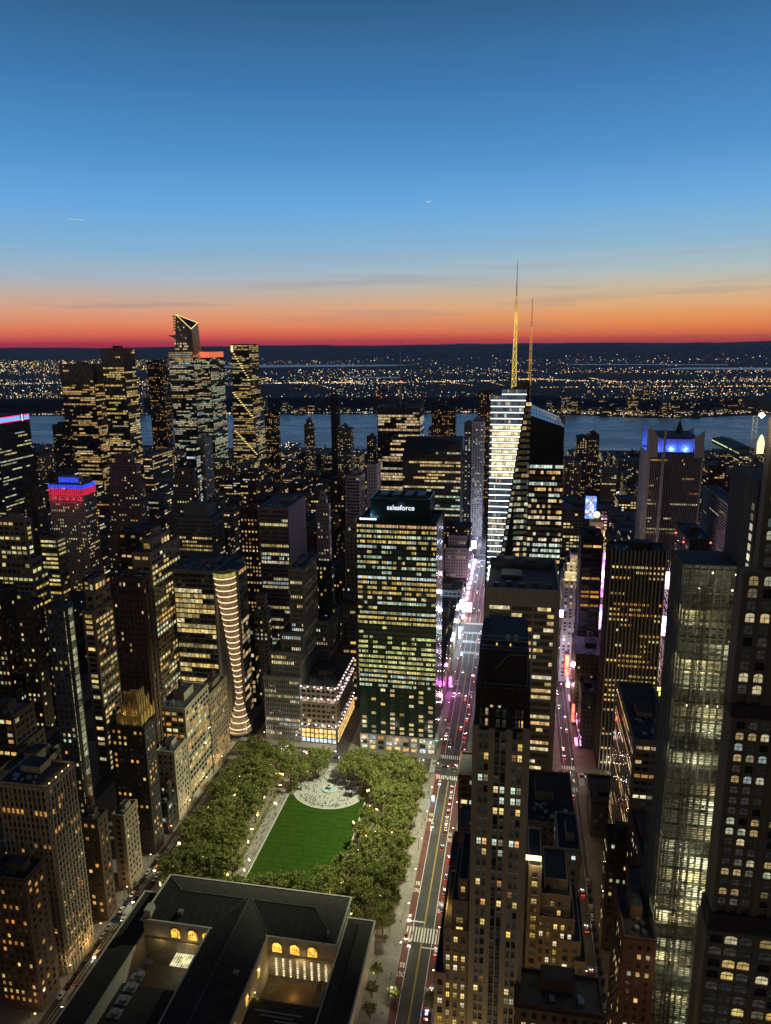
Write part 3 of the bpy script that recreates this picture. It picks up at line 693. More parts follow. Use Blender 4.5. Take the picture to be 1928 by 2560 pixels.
# piers: wide outer, narrow between paired windows
cw = Wt/12.2
pr = [(0, 1.15), (1.95, 2.15), (2.95, 4.15), (4.85, 5.15), (5.95, 6.15), (6.95, 7.15), (7.0, 8.15), (8.95, 9.15), (9.95, 12.2)]
gaps = [(1.2, 1.95), (2.2, 2.95), (4.3, 5.05), (5.3, 6.1), (7.5, 8.3), (8.55, 9.3)]
edges = [0]+[e for g_ in [(1.35, 2.25), (2.55, 3.45), (4.75, 5.75), (6.1, 7.1), (8.45, 9.35), (9.65, 10.55)] for e in g_]+[12.2]
for i in range(0, len(edges), 2): m.box(XL+edges[i]*cw, XL+edges[i+1]*cw, 200, 200.7, 0, zc+(1.5 if i in (0, 12) else .8 if i in (4, 8) else 0), 0, top=True)
fh = 3.66; nf = int(zc/fh)
bays = [(edges[i], edges[i+1]) for i in range(1, len(edges)-1, 2)]
for k in range(nf):
    z = zc-(k+1)*fh
    for a, b in bays: m.box(XL+a*cw, XL+b*cw, 200.22, 200.7, z-.02, z+1.35, 0 if (a < 4 or a > 8) else 1)
m.build('wall', [stone, darkst], T)
wins = [(XL+a*cw+.03, 200.45, zc-(k+1)*fh+1.4) for k in range(nf) for a, b in bays]
single_windows(T, random.Random(5), wins, .88*cw, 2.1, .26, [(1, .62, .15), (1, .76, .30), (1, .85, .5), (.8, 1, .75), (1, .5, .2)], gain=1.0)
# dark crown with plant floors, railings and roof stair
m = MB(); m.box(XL+.6, XR-.6, 201.5, 231, zc-.01, zc+14, 0, mt=1); m.box(XL+1.4, XR-1.4, 203, 229, zc+14, z_r-3, 0, mt=1)
zb2 = PZ(1250, 1606, 206)[1]; m.box(XL+3.2, XR-2.2, 207, 228, z_r-3, zb2, 0, mt=1)
for i in range(9): m.box(XL+1+i*(Wt-2.2)/8-.3, XL+1+i*(Wt-2.2)/8+.3, 201.1, 201.5, zc, zc+13.9)
m.build('crown', [darkst, roofm], T)
m = MB()
for z, a, b, y in ((zc+13.5, XL+.7, XR-.7, 201.3), (z_r-3, XL+1.6, XR-1.6, 203.2), (z_r, XL+1.6, XR-1.6, 203.2)):
    m.bar((a, y, z+1.3), (b, y, z+1.3), .14); m.bar((a, y, z), (b, y, z), .14)
    for i in range(13): m.bar((a+(b-a)*i/12, y, z), (a+(b-a)*i/12, y, z+1.3), .1)
m.bar((XL+6, 202.6, z_r-9), (XL+10, 202.6, z_r-4), .3); m.bar((XL+10, 202.6, z_r-4), (XR-1.5, 202.6, z_r-4), .25); m.bar((XR-1.5, 202.6, z_r-14), (XR-1.5, 202.6, z_r-4), .25)
m.build('railing', galv, T)
m = MB()
for i, X in enumerate((XL+6.2, XL+10.2)): m.box(X, X+.35, 206.6, 206.9, zb2-2.5, zb2-.6, 0, (1.2, .8, .2))
for a in (XL+5.0, XL+7.4): m.box(a, a+.8, 201.3, 201.45, zc+7.2, zc+7.8, 0, (.6, .45, .25))
m.build('crown_lights', GL, T)['kind'] = 'stuff'
m = MB(); [m.box(XL+9+i*2.4, XL+10.2+i*2.4, 208, 209.2, zb2+.01, zb2+1.4) for i in range(2)]; m.build('vent_box', white, T)
bayw = [(XL+a*cw+.1, 201.4, z) for a, b in bays for z in (zc+1.2, zc+4.6)]
single_windows(T, random.Random(2), bayw, .8*cw, 2.1, .35, [(1, .6, .2), (1, .8, .4)], limit=12)
# side wings stepping down to the street, each its own part
def wing(root, pxl, pxr, py, Y, yd, seed, lit, nx=None, mat=None, tint=None, base=0):
    X0, X1 = PX(pxl, Y, PZ((pxl+pxr)/2, py, Y)[1]), PX(pxr, Y, PZ((pxl+pxr)/2, py, Y)[1]); z = PZ((pxl+pxr)/2, py, Y)[1]
    b = MB(); b.box(X0, X1, Y, Y+yd, base, z, 0, mt=1); parapet(b, X0-.03, X1+.03, Y-.03, Y+yd+.03, z+.01, .9, .35); b.build('wing', [mat or stone2, roofm], root)
    rr = random.Random(seed); n = max(1, int((X1-X0-.8)/2.3)); st = (X1-X0-.6)/n; wl = []
    nf_ = int((z-base-2)/3.66)
    for k in range(nf_):
        for i in range(n): wl.append((X0+.3+i*st+st*.25, Y-.04, z-1.2-(k+1)*3.66+1.1))
    single_windows(root, rr, wl, st*.46, 1.9, lit, [(1, .66, .15), (1, .76, .25), (1, .88, .6)], limit=14)
    return X0, X1, z
wing(T, 1146, 1171, 2204, 204, 24, 21, .3)
wing(T, 1130, 1171, 2257, 203, 26, 22, .35)
wing(T, 1109, 1171, 2330, 202, 28, 23, .6)
wing(T, 1086, 1115, 2437, 200.9, 30, 24, .6)
gx = PX(1128, 204, 120)
gX, gz = PZ(1121, 2325, 204)
lamp('wing_floodlight', T, (gX-T.location.x, 212-T.location.y, gz+4), 1300, (1, .60, .12), .4)
lamp('wing_floodlight', T, (-27-T.location.x, 192-T.location.y, 75), 3500, (1, .58, .14), .5)  # added amber lamp hanging free before the left wings, to gild them
lamp('amber_fill', T, (-6-T.location.x, 180-T.location.y, 50), 19000, (1, .66, .28), 1)  # added amber fill in mid-air over the avenue, brightens tower and wings
# building with light court west of it
T = empty('light_court_building', (15, 240, 0), 'tan brick block with stepped tiers and bright setback lamp, right of the stepped tower', 'office building'); RECTS.append((3, 34, 200, 262))
wing(T, 1315, 1322, 2150, 236, 20, 31, .2)
wing(T, 1322, 1355, 2170, 232.5, 22, 32, .3)
wing(T, 1361, 1420, 2203, 238, 18, 33, .25)
wing(T, 1353, 1428, 2243, 234, 26, 34, .2)
wing(T, 1343, 1437, 2300, 232, 28, 35, .3)
wing(T, 1400, 1453, 2359, 230, 30, 36, .35)
wing(T, 1436, 1466, 2410, 228, 32, 37, .3)
X_, z_ = PZ(1337, 2150, 232)
m = MB(); m.box(X_-3.2, X_+2.4, 233.5, 234, z_-1.5, z_+.3, 0, (2.6, 2.0, .9)); m.build('setback_lamp', GL, T)
lamp('amber_fill', T, (14-T.location.x, 206-T.location.y, 78), 9000, (1, .62, .2), .6)  # added amber fill in mid-air before the tiers, no fixture there
lamp('setback_lamplight', T, (X_-T.location.x, 230.5-T.location.y, z_+.3), 1800, (1, .82, .45), .5)
X0_, z0_ = PZ(1290, 2486, 196); X1_, _ = PZ(1392, 2490, 196)
b = building('low_dark_building', 'low dark flat roofed building at the foot of the stepped stone tower', [(X0_, X1_+14, 192, 206, 0, z0_)], brown, 'punch', .2, 91, tank=False, side='S', rows=True)

# ================================================================ ARCHED WINDOW TOWER UNDER CONSTRUCTION (right edge)
ccast = surf('cast_stone', (.13, .115, .095), var=.2, streak=True)
T = empty('arched_window_tower', (75, 215, 0), 'tall new tower with rows of arched windows between stone piers, at the far right', 'skyscraper'); RECTS.append((55, 110, 190, 250))
def arch_section(X0, X1, Y, z0, z1, bay, fh, ww, wh, seed, lit, group=3, pal=None, limit=40, pier=1.0):
    n = int((X1-X0)/bay); m = MB(); wl = []
    m.box(X0, X1, Y+.9, 207.5, z0, z1, 0, top=True); m.box(77.5, X1, 207.5, 245, z0, z1-.02, 0, top=True)
    nfl = int((z1-z0-.5)/fh); x = X0
    m.box(X0, X0+pier, Y-.3, Y+.9, z0, z1-.01, 0); x = X0+pier; i = 0; cols = []
    while x+bay < X1:
        cols.append(x); x += bay; i += 1
        if i % group == 0: m.box(x, x+1.5, Y-.25, Y+.9, z0, z1-.01, 0); x += 1.5
    for cx in cols:
        a, b = cx+(bay-ww)/2, cx+(bay+ww)/2
        m.box(cx+.001, a, Y, Y+.9, z0, z1-.012, 0); m.box(b, cx+bay-.001, Y, Y+.9, z0, z1-.012, 0)
        for k in range(nfl):
            zb = z1-.4-(k+1)*fh+.25
            m.box(a, b, Y+.05, Y+.9, zb+wh, zb+fh-.03, 0)             # spandrel above the window
            for s_ in (0, 1):                                      # arched corners
                pts = [(a, zb+wh*.70), (a, zb+wh+.02)] + [(a+ww*.5*(1-math.cos(R(t))), zb+wh*.72+wh*.28*math.sin(R(t))) for t in (90, 65, 40, 20, 0)]
                if s_: pts = [(a+b-p[0], p[1]) for p in pts][::-1]
                m.poly([(p[0], Y+.06, p[1]) for p in pts][::-1], 0)
            wl.append((a, Y+.5, zb))
    m.build('facade', ccast, T)
    single_windows(T, random.Random(seed), wl, ww, wh, lit, pal or [(1, .72, .3), (1, .85, .5), (.85, .9, .6), (.6, .75, .7)], limit=limit, arch=True, gain=.5)
    return nfl
arch_section(60.5, 96, 201.5, 205, 243, 3.8, 3.5, 2.4, 2.7, 3, .35, 2, limit=25)
arch_section(60.8, 96, 199.6, 138.5, 201.5, 3.3, 3.35, 2.15, 2.35, 4, .42, 3, limit=45)
arch_section(59.4, 96, 197.6, 60, 133.5, 4.1, 4.2, 3.5, 3.0, 6, .22, 3, [(1, .62, .15), (1, .75, .25), (1, .85, .5)], limit=30)
arch_section(64.5, 96, 204, 243, 284, 3.4, 3.6, 2.2, 2.6, 7, .2, 2, limit=20)
for (q0, q1, q2, q3) in ((60.6, 200, 201.52, 204.98), (60.0, 198.6, 133.52, 138.48)): m = MB(); m.box(q0, 96, q1, 207.4, q2, q3, 0); m.build('setback_band', darkst, T)
m = MB(); m.box(59.4, 96, 197.6, 207.4, 0, 59.98, 0); m.build('base', ccast, T)
m = MB(); m.box(68.5, 96, 206, 245, 284, 286.5, 0)
for i in range(9): m.bar((64.6+i*3, 204.3, 284), (64.6+i*3, 204.3, 288), .3)
m.build('crown_frame', darkst, T)
X_, z_ = PZ(1905, 1038, 203)
m = MB(); m.octa((X_, 203, z_), .75, 0, (30, 27, 20)); m.build('work_light', GL, T)
lamp('work_lamp', T, (X_-75, 201.4-215, z_), 2500, (1, .9, .65), .5)
X2_, z2_ = PZ(1905, 1108, 202.5)
m = MB(); m.poly([(X2_+a_, 203.3, z2_+b_) for a_, b_ in ((-.8, -2.8), (.8, -2.8), (.9, 0), (.5, 1.4), (0, 2.2), (-.5, 1.4), (-.9, 0))], 0, (2.6, 1.7, .6)); m.build('lit_niche', GL, T)
lamp('niche_lamp', T, (X2_-75, 202-215, z2_+2), 500, (1, .8, .4), .5)
# rear flank of the tower with lit strip of floors
m = MB(); X0_ = PX(1850, 236, 215); m.box(X0_, 84, 232, 262, 200, 262, 0); m.build('rear_flank', darkst, T)
m = MB()
for k in range(16): z = 205+k*3.2; m.box(X0_-.2, X0_, 234, 236, z, z+2, 0, tuple(c*random.Random(k).choice((.1, .5, .9)) for c in (1, .9, .6)))
m.build('flank_light', GL, T)['kind'] = 'stuff'
# hoist mast
T2 = empty('hoist_mast', (66, 204, 0), 'thin steel lattice mast rising past the river beside the arched tower', 'hoist mast')
m = MB(); Xa, Xb = PX(1868, 206, 262), PX(1888, 206, 292); zt_ = PZ(1888, 1040, 206)[1]; zb_ = 236
n = 26
for k in range(n):
    za_, zb1 = zb_+(zt_-zb_)*k/n, zb_+(zt_-zb_)*(k+1)/n
    for dx in (-.55, .55): m.bar((Xa+dx, 206, za_), (Xa+dx, 206, zb1), .16)
    m.bar((Xa-.55, 206, za_), (Xa+.55, 206, zb1), .1); m.bar((Xa-.55, 206, zb1), (Xa+.55, 206, zb1), .12)
m.build('lattice', metal, T2)

# scaffolded wing: open floors behind scaffold, work lamps inside
T = empty('scaffolded_building', (62, 245, 0), 'unfinished building wrapped in scaffold with work lamps glowing on its open floors', 'construction site'); RECTS.append((45, 80, 233, 262))
ztop = PZ(1740, 1415, 235)[1]
slab = surf('raw_concrete_slab', (.42, .42, .33), var=.35, scale=.5)
X0, X1 = 54.2, 76.0
m = MB(); m.box(X0+.2, X1, 243, 243.6, 0, ztop-2, 0); m.build('core_wall', slab, T)
m = MB(); m.box(X0+.3, X1, 243.65, 262, 0, ztop-2.2, 0); m.build('rear_block', darkst, T)
fh = 5.6; nf = int((ztop-8)/fh); rg = random.Random(9)
for k in range(nf):
    z = ztop-4-(k+1)*fh
    if z < 30: break
    b = MB(); b.box(X0, X1, 236, 243, z, z+.5, 0); b.build('floor_slab', slab, T)
    if rg.random() < .6:
        b = MB(); [b.bar((X0+rg.uniform(0, 20), rg.uniform(236.5, 242), z+.5), (X0+rg.uniform(0, 20), rg.uniform(236.5, 242), z+rg.uniform(1, 4)), .25) for _ in range(7)]; b.build('props', netting, T)['kind'] = 'stuff'
m = MB()
for i in range(6):
    X = X0+.4+i*(X1-X0-.8)/5; m.box(X-.3, X+.3, 236.4, 237, 30, ztop-4, 0)
m.build('column', slab, T)['kind'] = 'stuff'
sm = MB()
for i in range(11):
    X = X0-1.1+i*(X1-X0+1.1)/10
    for yy in (234.0, 235.2): sm.bar((X, yy, 30), (X, yy, ztop), .2)
lv = 0; z = 34
while z < ztop:
    for yy in (234.0, 235.2): sm.bar((X0-1.1, yy, z), (X1, yy, z), .17)
    sm.bar((X0-1.1, 234.0, z+1.0), (X1, 234.0, z+1.0), .1)
    sm.bar((X0-1.1, 234, z), (X0-1.1, 262, z), .1); sm.bar((X0-1.1, 234, z+1), (X0-1.1, 262, z+1), .06)
    for i in range(10):
        if rg.random() < .45: X = X0-1.1+i*(X1-X0+1.1)/10; sm.bar((X, 234, z), (X+(X1-X0+1.1)/10, 234, z+1.9), .12)
    if lv % 3 == 0: sm.box(X0-1.1, X1, 234.05, 235.15, z-.25, z-.02)
    z += 1.9; lv += 1
for j in range(9):
    Y = 234+j*3.5; sm.bar((X0-1.1, Y, 30), (X0-1.1, Y, ztop), .09)
sm.build('scaffold', netting, T)
m = MB(); hx = X0+5.2
for dx in (-.8, .8):
    for yy in (232.4, 233.8): m.bar((hx+dx, yy, 20), (hx+dx, yy, ztop-6), .2)
for k in range(70): z = 22+k*3; m.bar((hx-.8, 232.4, z), (hx+.8, 232.4, z+1.5), .12); m.bar((hx+.8, 232.4, z+1.5), (hx-.8, 232.4, z+3), .12)
m.build('hoist_track', darkst, T)
for k in range(nf):
    z = ztop-4-(k+1)*fh
    if z < 34: break
    if rg.random() < .8:
        xx = rg.uniform(X0+3, X1-3); lamp('work_lamp', T, (xx-62, 239-245, z+4.6), rg.choice((1100, 1900, 2900, 3500)), (.97, .96, .70) if rg.random() < .7 else (1, .85, .5), .4)
m = MB()
for (px, py) in ((1782, 1432), (1839, 1436), (1747, 1470), (1831, 1476), (1857, 1474), (1849, 1574), (1825, 1604), (1717, 1763), (1741, 1764), (1768, 1766), (1794, 1766), (1822, 1768), (1768, 1878), (1694, 2257), (1744, 2265), (1713, 2145)):
    X, z = PZ(px, py, 235.4); m.octa((X, 235.3, z), .32, 0, (7, 5.6, 3))
m.build('bulb', GL, T)['kind'] = 'stuff'
for (px, py) in ((1790, 1450), (1770, 1600), (1770, 1768), (1740, 1920), (1730, 2100), (1720, 2262), (1700, 2430)):
    X, z = PZ(px, py, 233); lamp('work_lamp', T, (X-62, 226-245, z), 1500, (1, .92, .66), .3)  # added fill lamps hung out in front, brighten the scaffold face
m = MB()
for k in range(7):
    z = 58+k*24
    m.bar((X1-8, 234, z+8), (X1+1.5, 224, z+1), .22)
m.build('tie_beam', galv, T)
m = MB(); m.box(76.05, 77.2, 208, 234, 30, ztop-10, 0)
m.build('red_primed_wall', rust, T)

# ================================================================ SURVEYED BUILDINGS
def B(name, label, Y, xl, xr, yt, xb=None, depth=None, mat=None, sty='punch', lit=.25, steps=(), **kw):
    """steps: (inset share of width, height drop in m) adds narrower tiers on top"""
    x0, x1, y0, y1, z = spec(Y, xl, xr, yt, xb, depth)
    tiers = []; zt_ = z
    low = kw.pop('low', None)      # list of (grow_w, grow_front, z) lower, wider tiers
    if low:
        zz = 0
        for (gw, gf, zl) in low: tiers.append((x0-gw, x1+gw, y0-gf, y1+gw, zz, zl)); zz = zl
        tiers.append((x0, x1, y0, y1, zz, z))
    else: tiers.append((x0, x1, y0, y1, 0, z))
    for (ins, dz) in steps:
        a, b, c, d, _, zz = tiers[-1]; tiers.append((a+(b-a)*ins, b-(b-a)*ins, c+(d-c)*ins, d-(d-c)*ins, zz, zz+dz))
    return building(name, label, tiers, mat or stone2, sty, lit, seed=int(Y*7+xl), **kw)

# --- far towers by the river, left
B('glass_office_tower', 'leftmost bright glass tower of the riverside cluster, dark screen at its top', 1310, 148, 231, 912, 256, mat=glassw, sty='curtain', lit=.45, rows=True, coh=.6, pal=AMBER[2:]+WARM, gain=.9, darktop=7, steps=())
B('glass_office_tower', 'wide glass tower with flat dark crown, second from the left in the riverside cluster', 1290, 252, 307, 872, 336, mat=glassw, sty='curtain', lit=.45, rows=True, coh=.6, pal=WARM+YEL, gain=.9, darktop=8)
B('dark_apartment_tower', 'slim dark tower with lit amber corner between the wide glass towers of the cluster', 1400, 367, 403, 905, 420, mat=darkst, sty='resid', lit=.28, pal=AMBER)
B('apartment_tower', 'narrow dark tower right behind the leftmost glass tower with a pale sign panel', 1500, 233, 252, 942, depth=30, mat=darkst, sty='resid', lit=.2)
# stepped tower with pointed crown and triangular sky deck
x0, x1, y0, y1, z = spec(1600, 420, 476, 878, 492)
T = building('pointed_tower', 'tallest tower of the riverside cluster with slanted pointed crown and triangular deck', [(x0, x1+6, y0, y0+55, 0, z)], bglass, 'curtain', .5, 71, rows=True, roof=False, pal=WARM+COOL+[(.45, .6, .9)], gain=.7)
A0 = PZ(439, 786, 1600); A1 = PZ(478, 822, 1600); A2 = (PX(492, 1635, 363), PZ(492, 807, 1635)[1]); xa = PX(437, 1600, z)
m = MB(); m.hull([(xa, 1601, z-2), (A0[0], 1601, A0[1]), (A1[0], 1601, A1[1]), (A1[0]+2, 1601, z-2), (A2[0], 1640, A2[1]), (A2[0]+4, 1640, z-2), (xa, 1650, z-2), (A0[0], 1650, A0[1]-6)]); m.build('crown', bglass, T)
m = MB(); P_ = [(A0[0], 1600.4, A0[1]), (A1[0], 1600.4, A1[1]), (A2[0], 1639, A2[1])]
for i in range(3): m.bar(P_[i], P_[(i+1) % 3], 1.1, 0, (1.6, 1.2, .3))
m.build('crown_lights', GL, T)
b = MB(); rg = random.Random(4)
for k in range(14):
    zz = z+3+k*6
    for i in range(10):
        X = xa+1+i*3.3; q = rg.uniform(.3, 1) if rg.random() < (.7 if k < 3 else .08) else .02
        if X < A1[0]-2 and zz+5 < A0[1]-(X+2.8-A0[0])/(A1[0]-A0[0])*(A0[1]-A1[1]): b.quad((X, 1600.7, zz), (X+2.8, 1600.7, zz), (X+2.8, 1600.7, zz+3.5), (X, 1600.7, zz+3.5), 0, (q, q*.75, q*.4))
b.build('windows', GF, T)['kind'] = 'stuff'
dX, dz_ = PZ(421, 838, 1590); dX2, _ = PZ(466, 840, 1601)
m = MB(); m.hull([(dX, 1590, dz_), (dX2, 1602, dz_), (xa, 1640, dz_), (dX2, 1602, dz_-4), (xa, 1640, dz_-11), (dX2, 1602, dz_-9), (dX+4, 1592, dz_-3)]); m.build('sky_deck', galv, T)
T = B('glass_office_tower', 'boxy glass tower with a glowing red orange crown right of the pointed tower', 1640, 476, 524, 893, 559, mat=glassw, sty='curtain', lit=.6, rows=True, coh=.6, pal=[(.6, .85, .6), (1, .74, .36), (1, .64, .28), (.8, .9, .6)], gain=.75)
x0, x1, y0, y1, z = spec(1640, 476, 524, 893, 559); zc_ = PZ(500, 881, 1640)[1]
m = MB()
for i in range(9): a = x0+i*(x1-x0)/9; m.box(a+.3, a+(x1-x0)/9-.3, y0-.4, y0-.1, z-1, zc_+1, 0, (1.1, .20, .07))
for i in range(9): a = y0+i*(y1-y0)/9; m.box(x1+.1, x1+.4, a+.3, a+(y1-y0)/9-.3, z-1, zc_+1, 0, (.8, .16, .06))
m.build('glowing_crown', GL, T)
# tower with a spiral of lit terraces
x0, x1, y0, y1, z = spec(1640, 577, 620, 861, 644)
T = building('terraced_tower', 'stepped glass tower wound with a spiral line of lit terraces, right end of the cluster', [(x0-6, x1+10, y0-4, y1+6, 0, z*.36), (x0-3, x1+6, y0-2, y1+3, z*.36, z*.6), (x0, x1+2, y0, y1, z*.6, z)], glassw, 'curtain', .45, 72, rows=True, roof=False, pal=WARM+YEL, gain=.8)
m = MB(); m.box(x0, x0+5, y0-.6, y0-.1, z-16, z-2, 0, (1.3, 1.0, .5))
for (za_, zb_, gx) in ((z-12, z*.72, 2), (z*.64, z*.44, 8), (z*.35, z*.16, 12)):
    n = 14
    for k in range(n):
        X = x0+(x1+gx-x0)*k/n; zz = za_+(zb_-za_)*k/n; m.box(X, X+(x1+gx-x0)/n+.6, y0-5.2, y0-4.4, zz, zz+1.5, 0, (1.6, 1.15, .32))
m.build('terrace_lights', GL, T)
B('apartment_tower', 'dark apartment tower just right of the terraced tower, against the river', 1450, 661, 694, 1030, 699, mat=darkst, sty='resid', lit=.3, pal=AMBER+WARM)
B('apartment_tower', 'narrow stepped apartment tower standing alone before the river', 1500, 760, 783, 1062, 787, mat=grey, sty='resid', lit=.25, steps=((.2, 10),))
B('slab_tower', 'thin black slab tower crossing the river and far shore', 1500, 826, 845, 988, 850, mat=darkst, sty='resid', lit=.02, roof=False)
B('apartment_tower', 'broad dark apartment block right of the thin black slab', 1400, 842, 877, 1072, 884, mat=grey, sty='resid', lit=.3, steps=((.3, 6),))
B('apartment_tower', 'dark apartment tower just left of the masted office tower', 1300, 917, 940, 1092, 943, mat=darkst, sty='resid', lit=.15)
B('apartment_tower', 'twin-topped dark tower with a red lit edge behind the masted tower', 1500, 1080, 1139, 1018, depth=30, mat=darkst, sty='resid', lit=.3, pal=AMBER)
B('apartment_tower', 'shorter brown tower with orange lit windows in front of the red edged tower', 1400, 1072, 1122, 1070, depth=25, mat=brown, sty='resid', lit=.45, pal=AMBER)
B('apartment_tower', 'pale bluish tower with rows of small windows left of the crystal tower', 1150, 1181, 1210, 1055, depth=40, mat=white, sty='resid', lit=.3, pal=COOL+[(.6, .6, 1)])
B('apartment_tower', 'narrow tower directly left of the pale bluish tower', 1200, 1161, 1180, 1059, depth=30, mat=grey, sty='resid', lit=.3, pal=COOL)
B('apartment_tower', 'tall dark residential tower rising behind the left edge of the crystal tower', 1330, 1196, 1240, 981, depth=30, mat=brown, sty='resid', lit=.25, pal=AMBER)
B('apartment_tower', 'dark residential tower with speckled windows right of the crystal tower', 1400, 1443, 1470, 1094, depth=35, mat=darkst, sty='resid', lit=.35, pal=WARM)
B('apartment_tower', 'dark residential tower with pale lift core beside its speckled twin', 1400, 1471, 1499, 1090, depth=35, mat=brown, sty='resid', lit=.3, pal=WARM, steps=((.22, 5),))
B('apartment_tower', 'small dark tower before the river left of the leftmost glass tower', 1250, 130, 160, 1063, depth=25, mat=darkst, sty='resid', lit=.12)

# --- office tower with masts and its neighbours
x0, x1, y0, y1, z = spec(1054, 943, 1050, 1020, 1062)
T = building('masted_office_tower', 'office tower with a thin central mast and screened crown, amber floors, before the river', [(x0, x1, y0, y0+46, 0, z)], glassw, 'curtain', .5, 55, rows=True, pal=[(1, .62, .28), (1, .74, .4), (1, .85, .5)], roof=True, gain=1.0, coh=.6, tank=False)
zs_ = PZ(1000, 990, 1054)[1]
m = MB(); n = 26
for i in range(n+1): X = x0+i*(x1-x0)/n; m.bar((X, y0-.6, z-12), (X, y0-.6, zs_), .35)
for k in range(6): m.bar((x0, y0-.6, z-12+k*(zs_-z+12)/5), (x1, y0-.6, z-12+k*(zs_-z+12)/5), .3)
for i in range(11): Y = y0+i*4.4; m.bar((x1+.6, Y, z-12), (x1+.6, Y, zs_), .35)
m.build('crown_screen', metal, T)
zm = PZ(1000, 855, 1070)[1]; xm = (x0+x1)/2+1; m = MB(); m.cone((xm, 1070, z), .9, .25, zm-z, 8); m.build('mast', galv, T)
m = MB(); m.octa((xm, 1068.6, PZ(1000, 953, 1070)[1]), 1.2, 0, (5, .5, .3)); [m.octa((X, y0-1, zs_+1), 1.0, 0, (3, .3, .2)) for X in (x0, x1)]; m.build('warning_light', GL, T)
# angular dark tower with slanted top
x0, x1, y0, y1, z = spec(960, 1006, 1152, 1140)
zl, zr_, zp = PZ(1008, 1142, 960)[1], PZ(1152, 1104, 960)[1], PZ(1014, 1092, 990)[1]
T = empty('angular_tower', ((x0+x1)/2, 985, 0), 'angular dark glass tower with slanted top left of the crystal tower', 'office tower'); RECTS.append((x0, x1, 960, 1010))
m = MB(); m.hull([(x0, 960, 0), (x1, 960, 0), (x0, 960, zl), (x1, 960, zr_), (x0+3, 1000, zp), (x1, 1004, zr_+2), (x0, 1004, 0), (x1, 1004, 0), (x0, 1000, zp)]); m.build('glass_body', darkst, T)
rg = random.Random(77); z = 6
while z < zr_-4:
    b = MB(); p = rg.choice((.1, .3, .5, .8)); n = 26; w = (x1-x0)/n; on = litrow(rg, n, p, .75); cc = rg.choice(WARM+COOL*2)
    for i in range(n):
        if z+2.6 > zl+(zr_-zl)*i/n-5: continue
        q = rg.uniform(.25, .85) if on[i] else .012
        b.quad((x0+i*w+.1, 959.9, z), (x0+(i+1)*w-.1, 959.9, z), (x0+(i+1)*w-.1, 959.9, z+2.5), (x0+i*w+.1, 959.9, z+2.5), 0, tuple(c*q for c in cc))
    if b.f: b.build('window_row', GW, T)
    z += 4.2
B('blank_walled_block', 'pale windowless wall tower left of the masted office tower', 800, 917, 942, 1163, depth=25, mat=white, sty='punch', lit=.02, sides=[], roof=False)
B('banded_apartment_tower', 'grey tower with horizontal balcony bands left of the pale blank wall', 850, 865, 900, 1191, depth=30, mat=white, sty='ribbon', lit=.06)
B('apartment_block', 'dark block with speckled windows left of the banded balcony tower', 900, 825, 862, 1212, 868, mat=brown, sty='resid', lit=.15, steps=((.2, 6),))
B('setback_tower', 'slim pink grey setback tower with lamps on top, behind the tall striped tower', 760, 790, 822, 1262, 826, mat=white, sty='punch', lit=.2, steps=((.2, 8), (.2, 6)))
B('ornate_tower', 'narrow ornate beige tower tight against the left side of the green glass tower', 640, 861, 896, 1330, 903, mat=stone, sty='punch', lit=.12, steps=((.12, 6), (.2, 5)))

# --- theatre district, right
x0, x1, y0, y1, z = spec(800, 1624, 1758, 1134)
T = building('winged_crown_tower', 'striped tower whose blue lit crown has four pointed stone wings, before the river', [(x0, x1, 800, 850, 0, z)], surf('dark_anodised', (.03, .028, .03), rough=.4), (1.9, 3.9, .62, .42, .85, AMBER+YEL, .75), .16, 66, rows=True, roof=False, coh=.9, side='S', sides=['E'])
m = MB()
for i in range(30): X = x0+1.5+i*(x1-x0-3)/29; m.box(X-.16, X+.16, 799.4, 799.9, 0, z)
m.build('pier', pale, T)['kind'] = 'stuff'
lamp('facade_wash', T, (-30, 700-825, 40), 190000, (1, .55, .75), 6)  # added pink fill lamp in mid-air, stands for the district's sign light
m = MB()
zw = PZ(1610, 1068, 800)[1]; zw2 = PZ(1760, 1077, 800)[1]
def fin(xe, xi, y, ze, zi, th=1.6): m.hull([(xe, y, ze), (xi, y, zi), (xe, y, z-4), (xi, y, z-4), (xe, y+th, ze), (xi, y+th, zi), (xe, y+th, z-4), (xi, y+th, z-4)])
fin(x0, x0+8, 799, zw, z+17); fin(x1, x1-9, 799, zw2, z+17); fin(x0, x0+8, 850, zw-2, z+17); fin(x1, x1-9, 850, zw2-2, z+17)
m.hull([(x0-1.4, 799, zw), (x0-.02, 799, zw), (x0-1.4, 812, z+17), (x0-.02, 812, z+17), (x0-1.4, 799, z-5), (x0-.02, 799, z-5), (x0-1.4, 812, z-5), (x0-.02, 812, z-5)])
m.box(x0-1.3, x0-.02, 799, 851, 0, z+1, 0); m.box(x0-1.3, x0+1.2, 798.8, 799.95, 0, z+8, 0); m.box(x1-1.0, x1+.6, 798.8, 799.95, 0, z+8, 0)
xf = PX(1660, 799, 200); m.hull([(xf-.8, 792.5, zw-1), (xf+.8, 792.5, zw-1), (xf-.8, 792.5, 0), (xf+.8, 792.5, 0), (xf-.8, 803, z+8), (xf+.8, 803, z+8), (xf-.8, 803, 0), (xf+.8, 803, 0)])
m.build('stone_wing', pale, T)
m = MB(); m.box(x0+7, x1-9, 806, 844, z, z+15.5, 0, mt=1); m.box(x0+5, x1-8, 804, 846, z+15.5, z+19, 1); m.box(xf+2.5, x1-11, 803.6, 805.9, z+1, z+14.8, 0); m.cone((x0+33, 825, z+19), 4.5, .2, 14, 4, 1); m.cone((x0+27, 822, z+19), .35, .1, 26, 5, 1); m.build('penthouse', [pale, darkst], T)
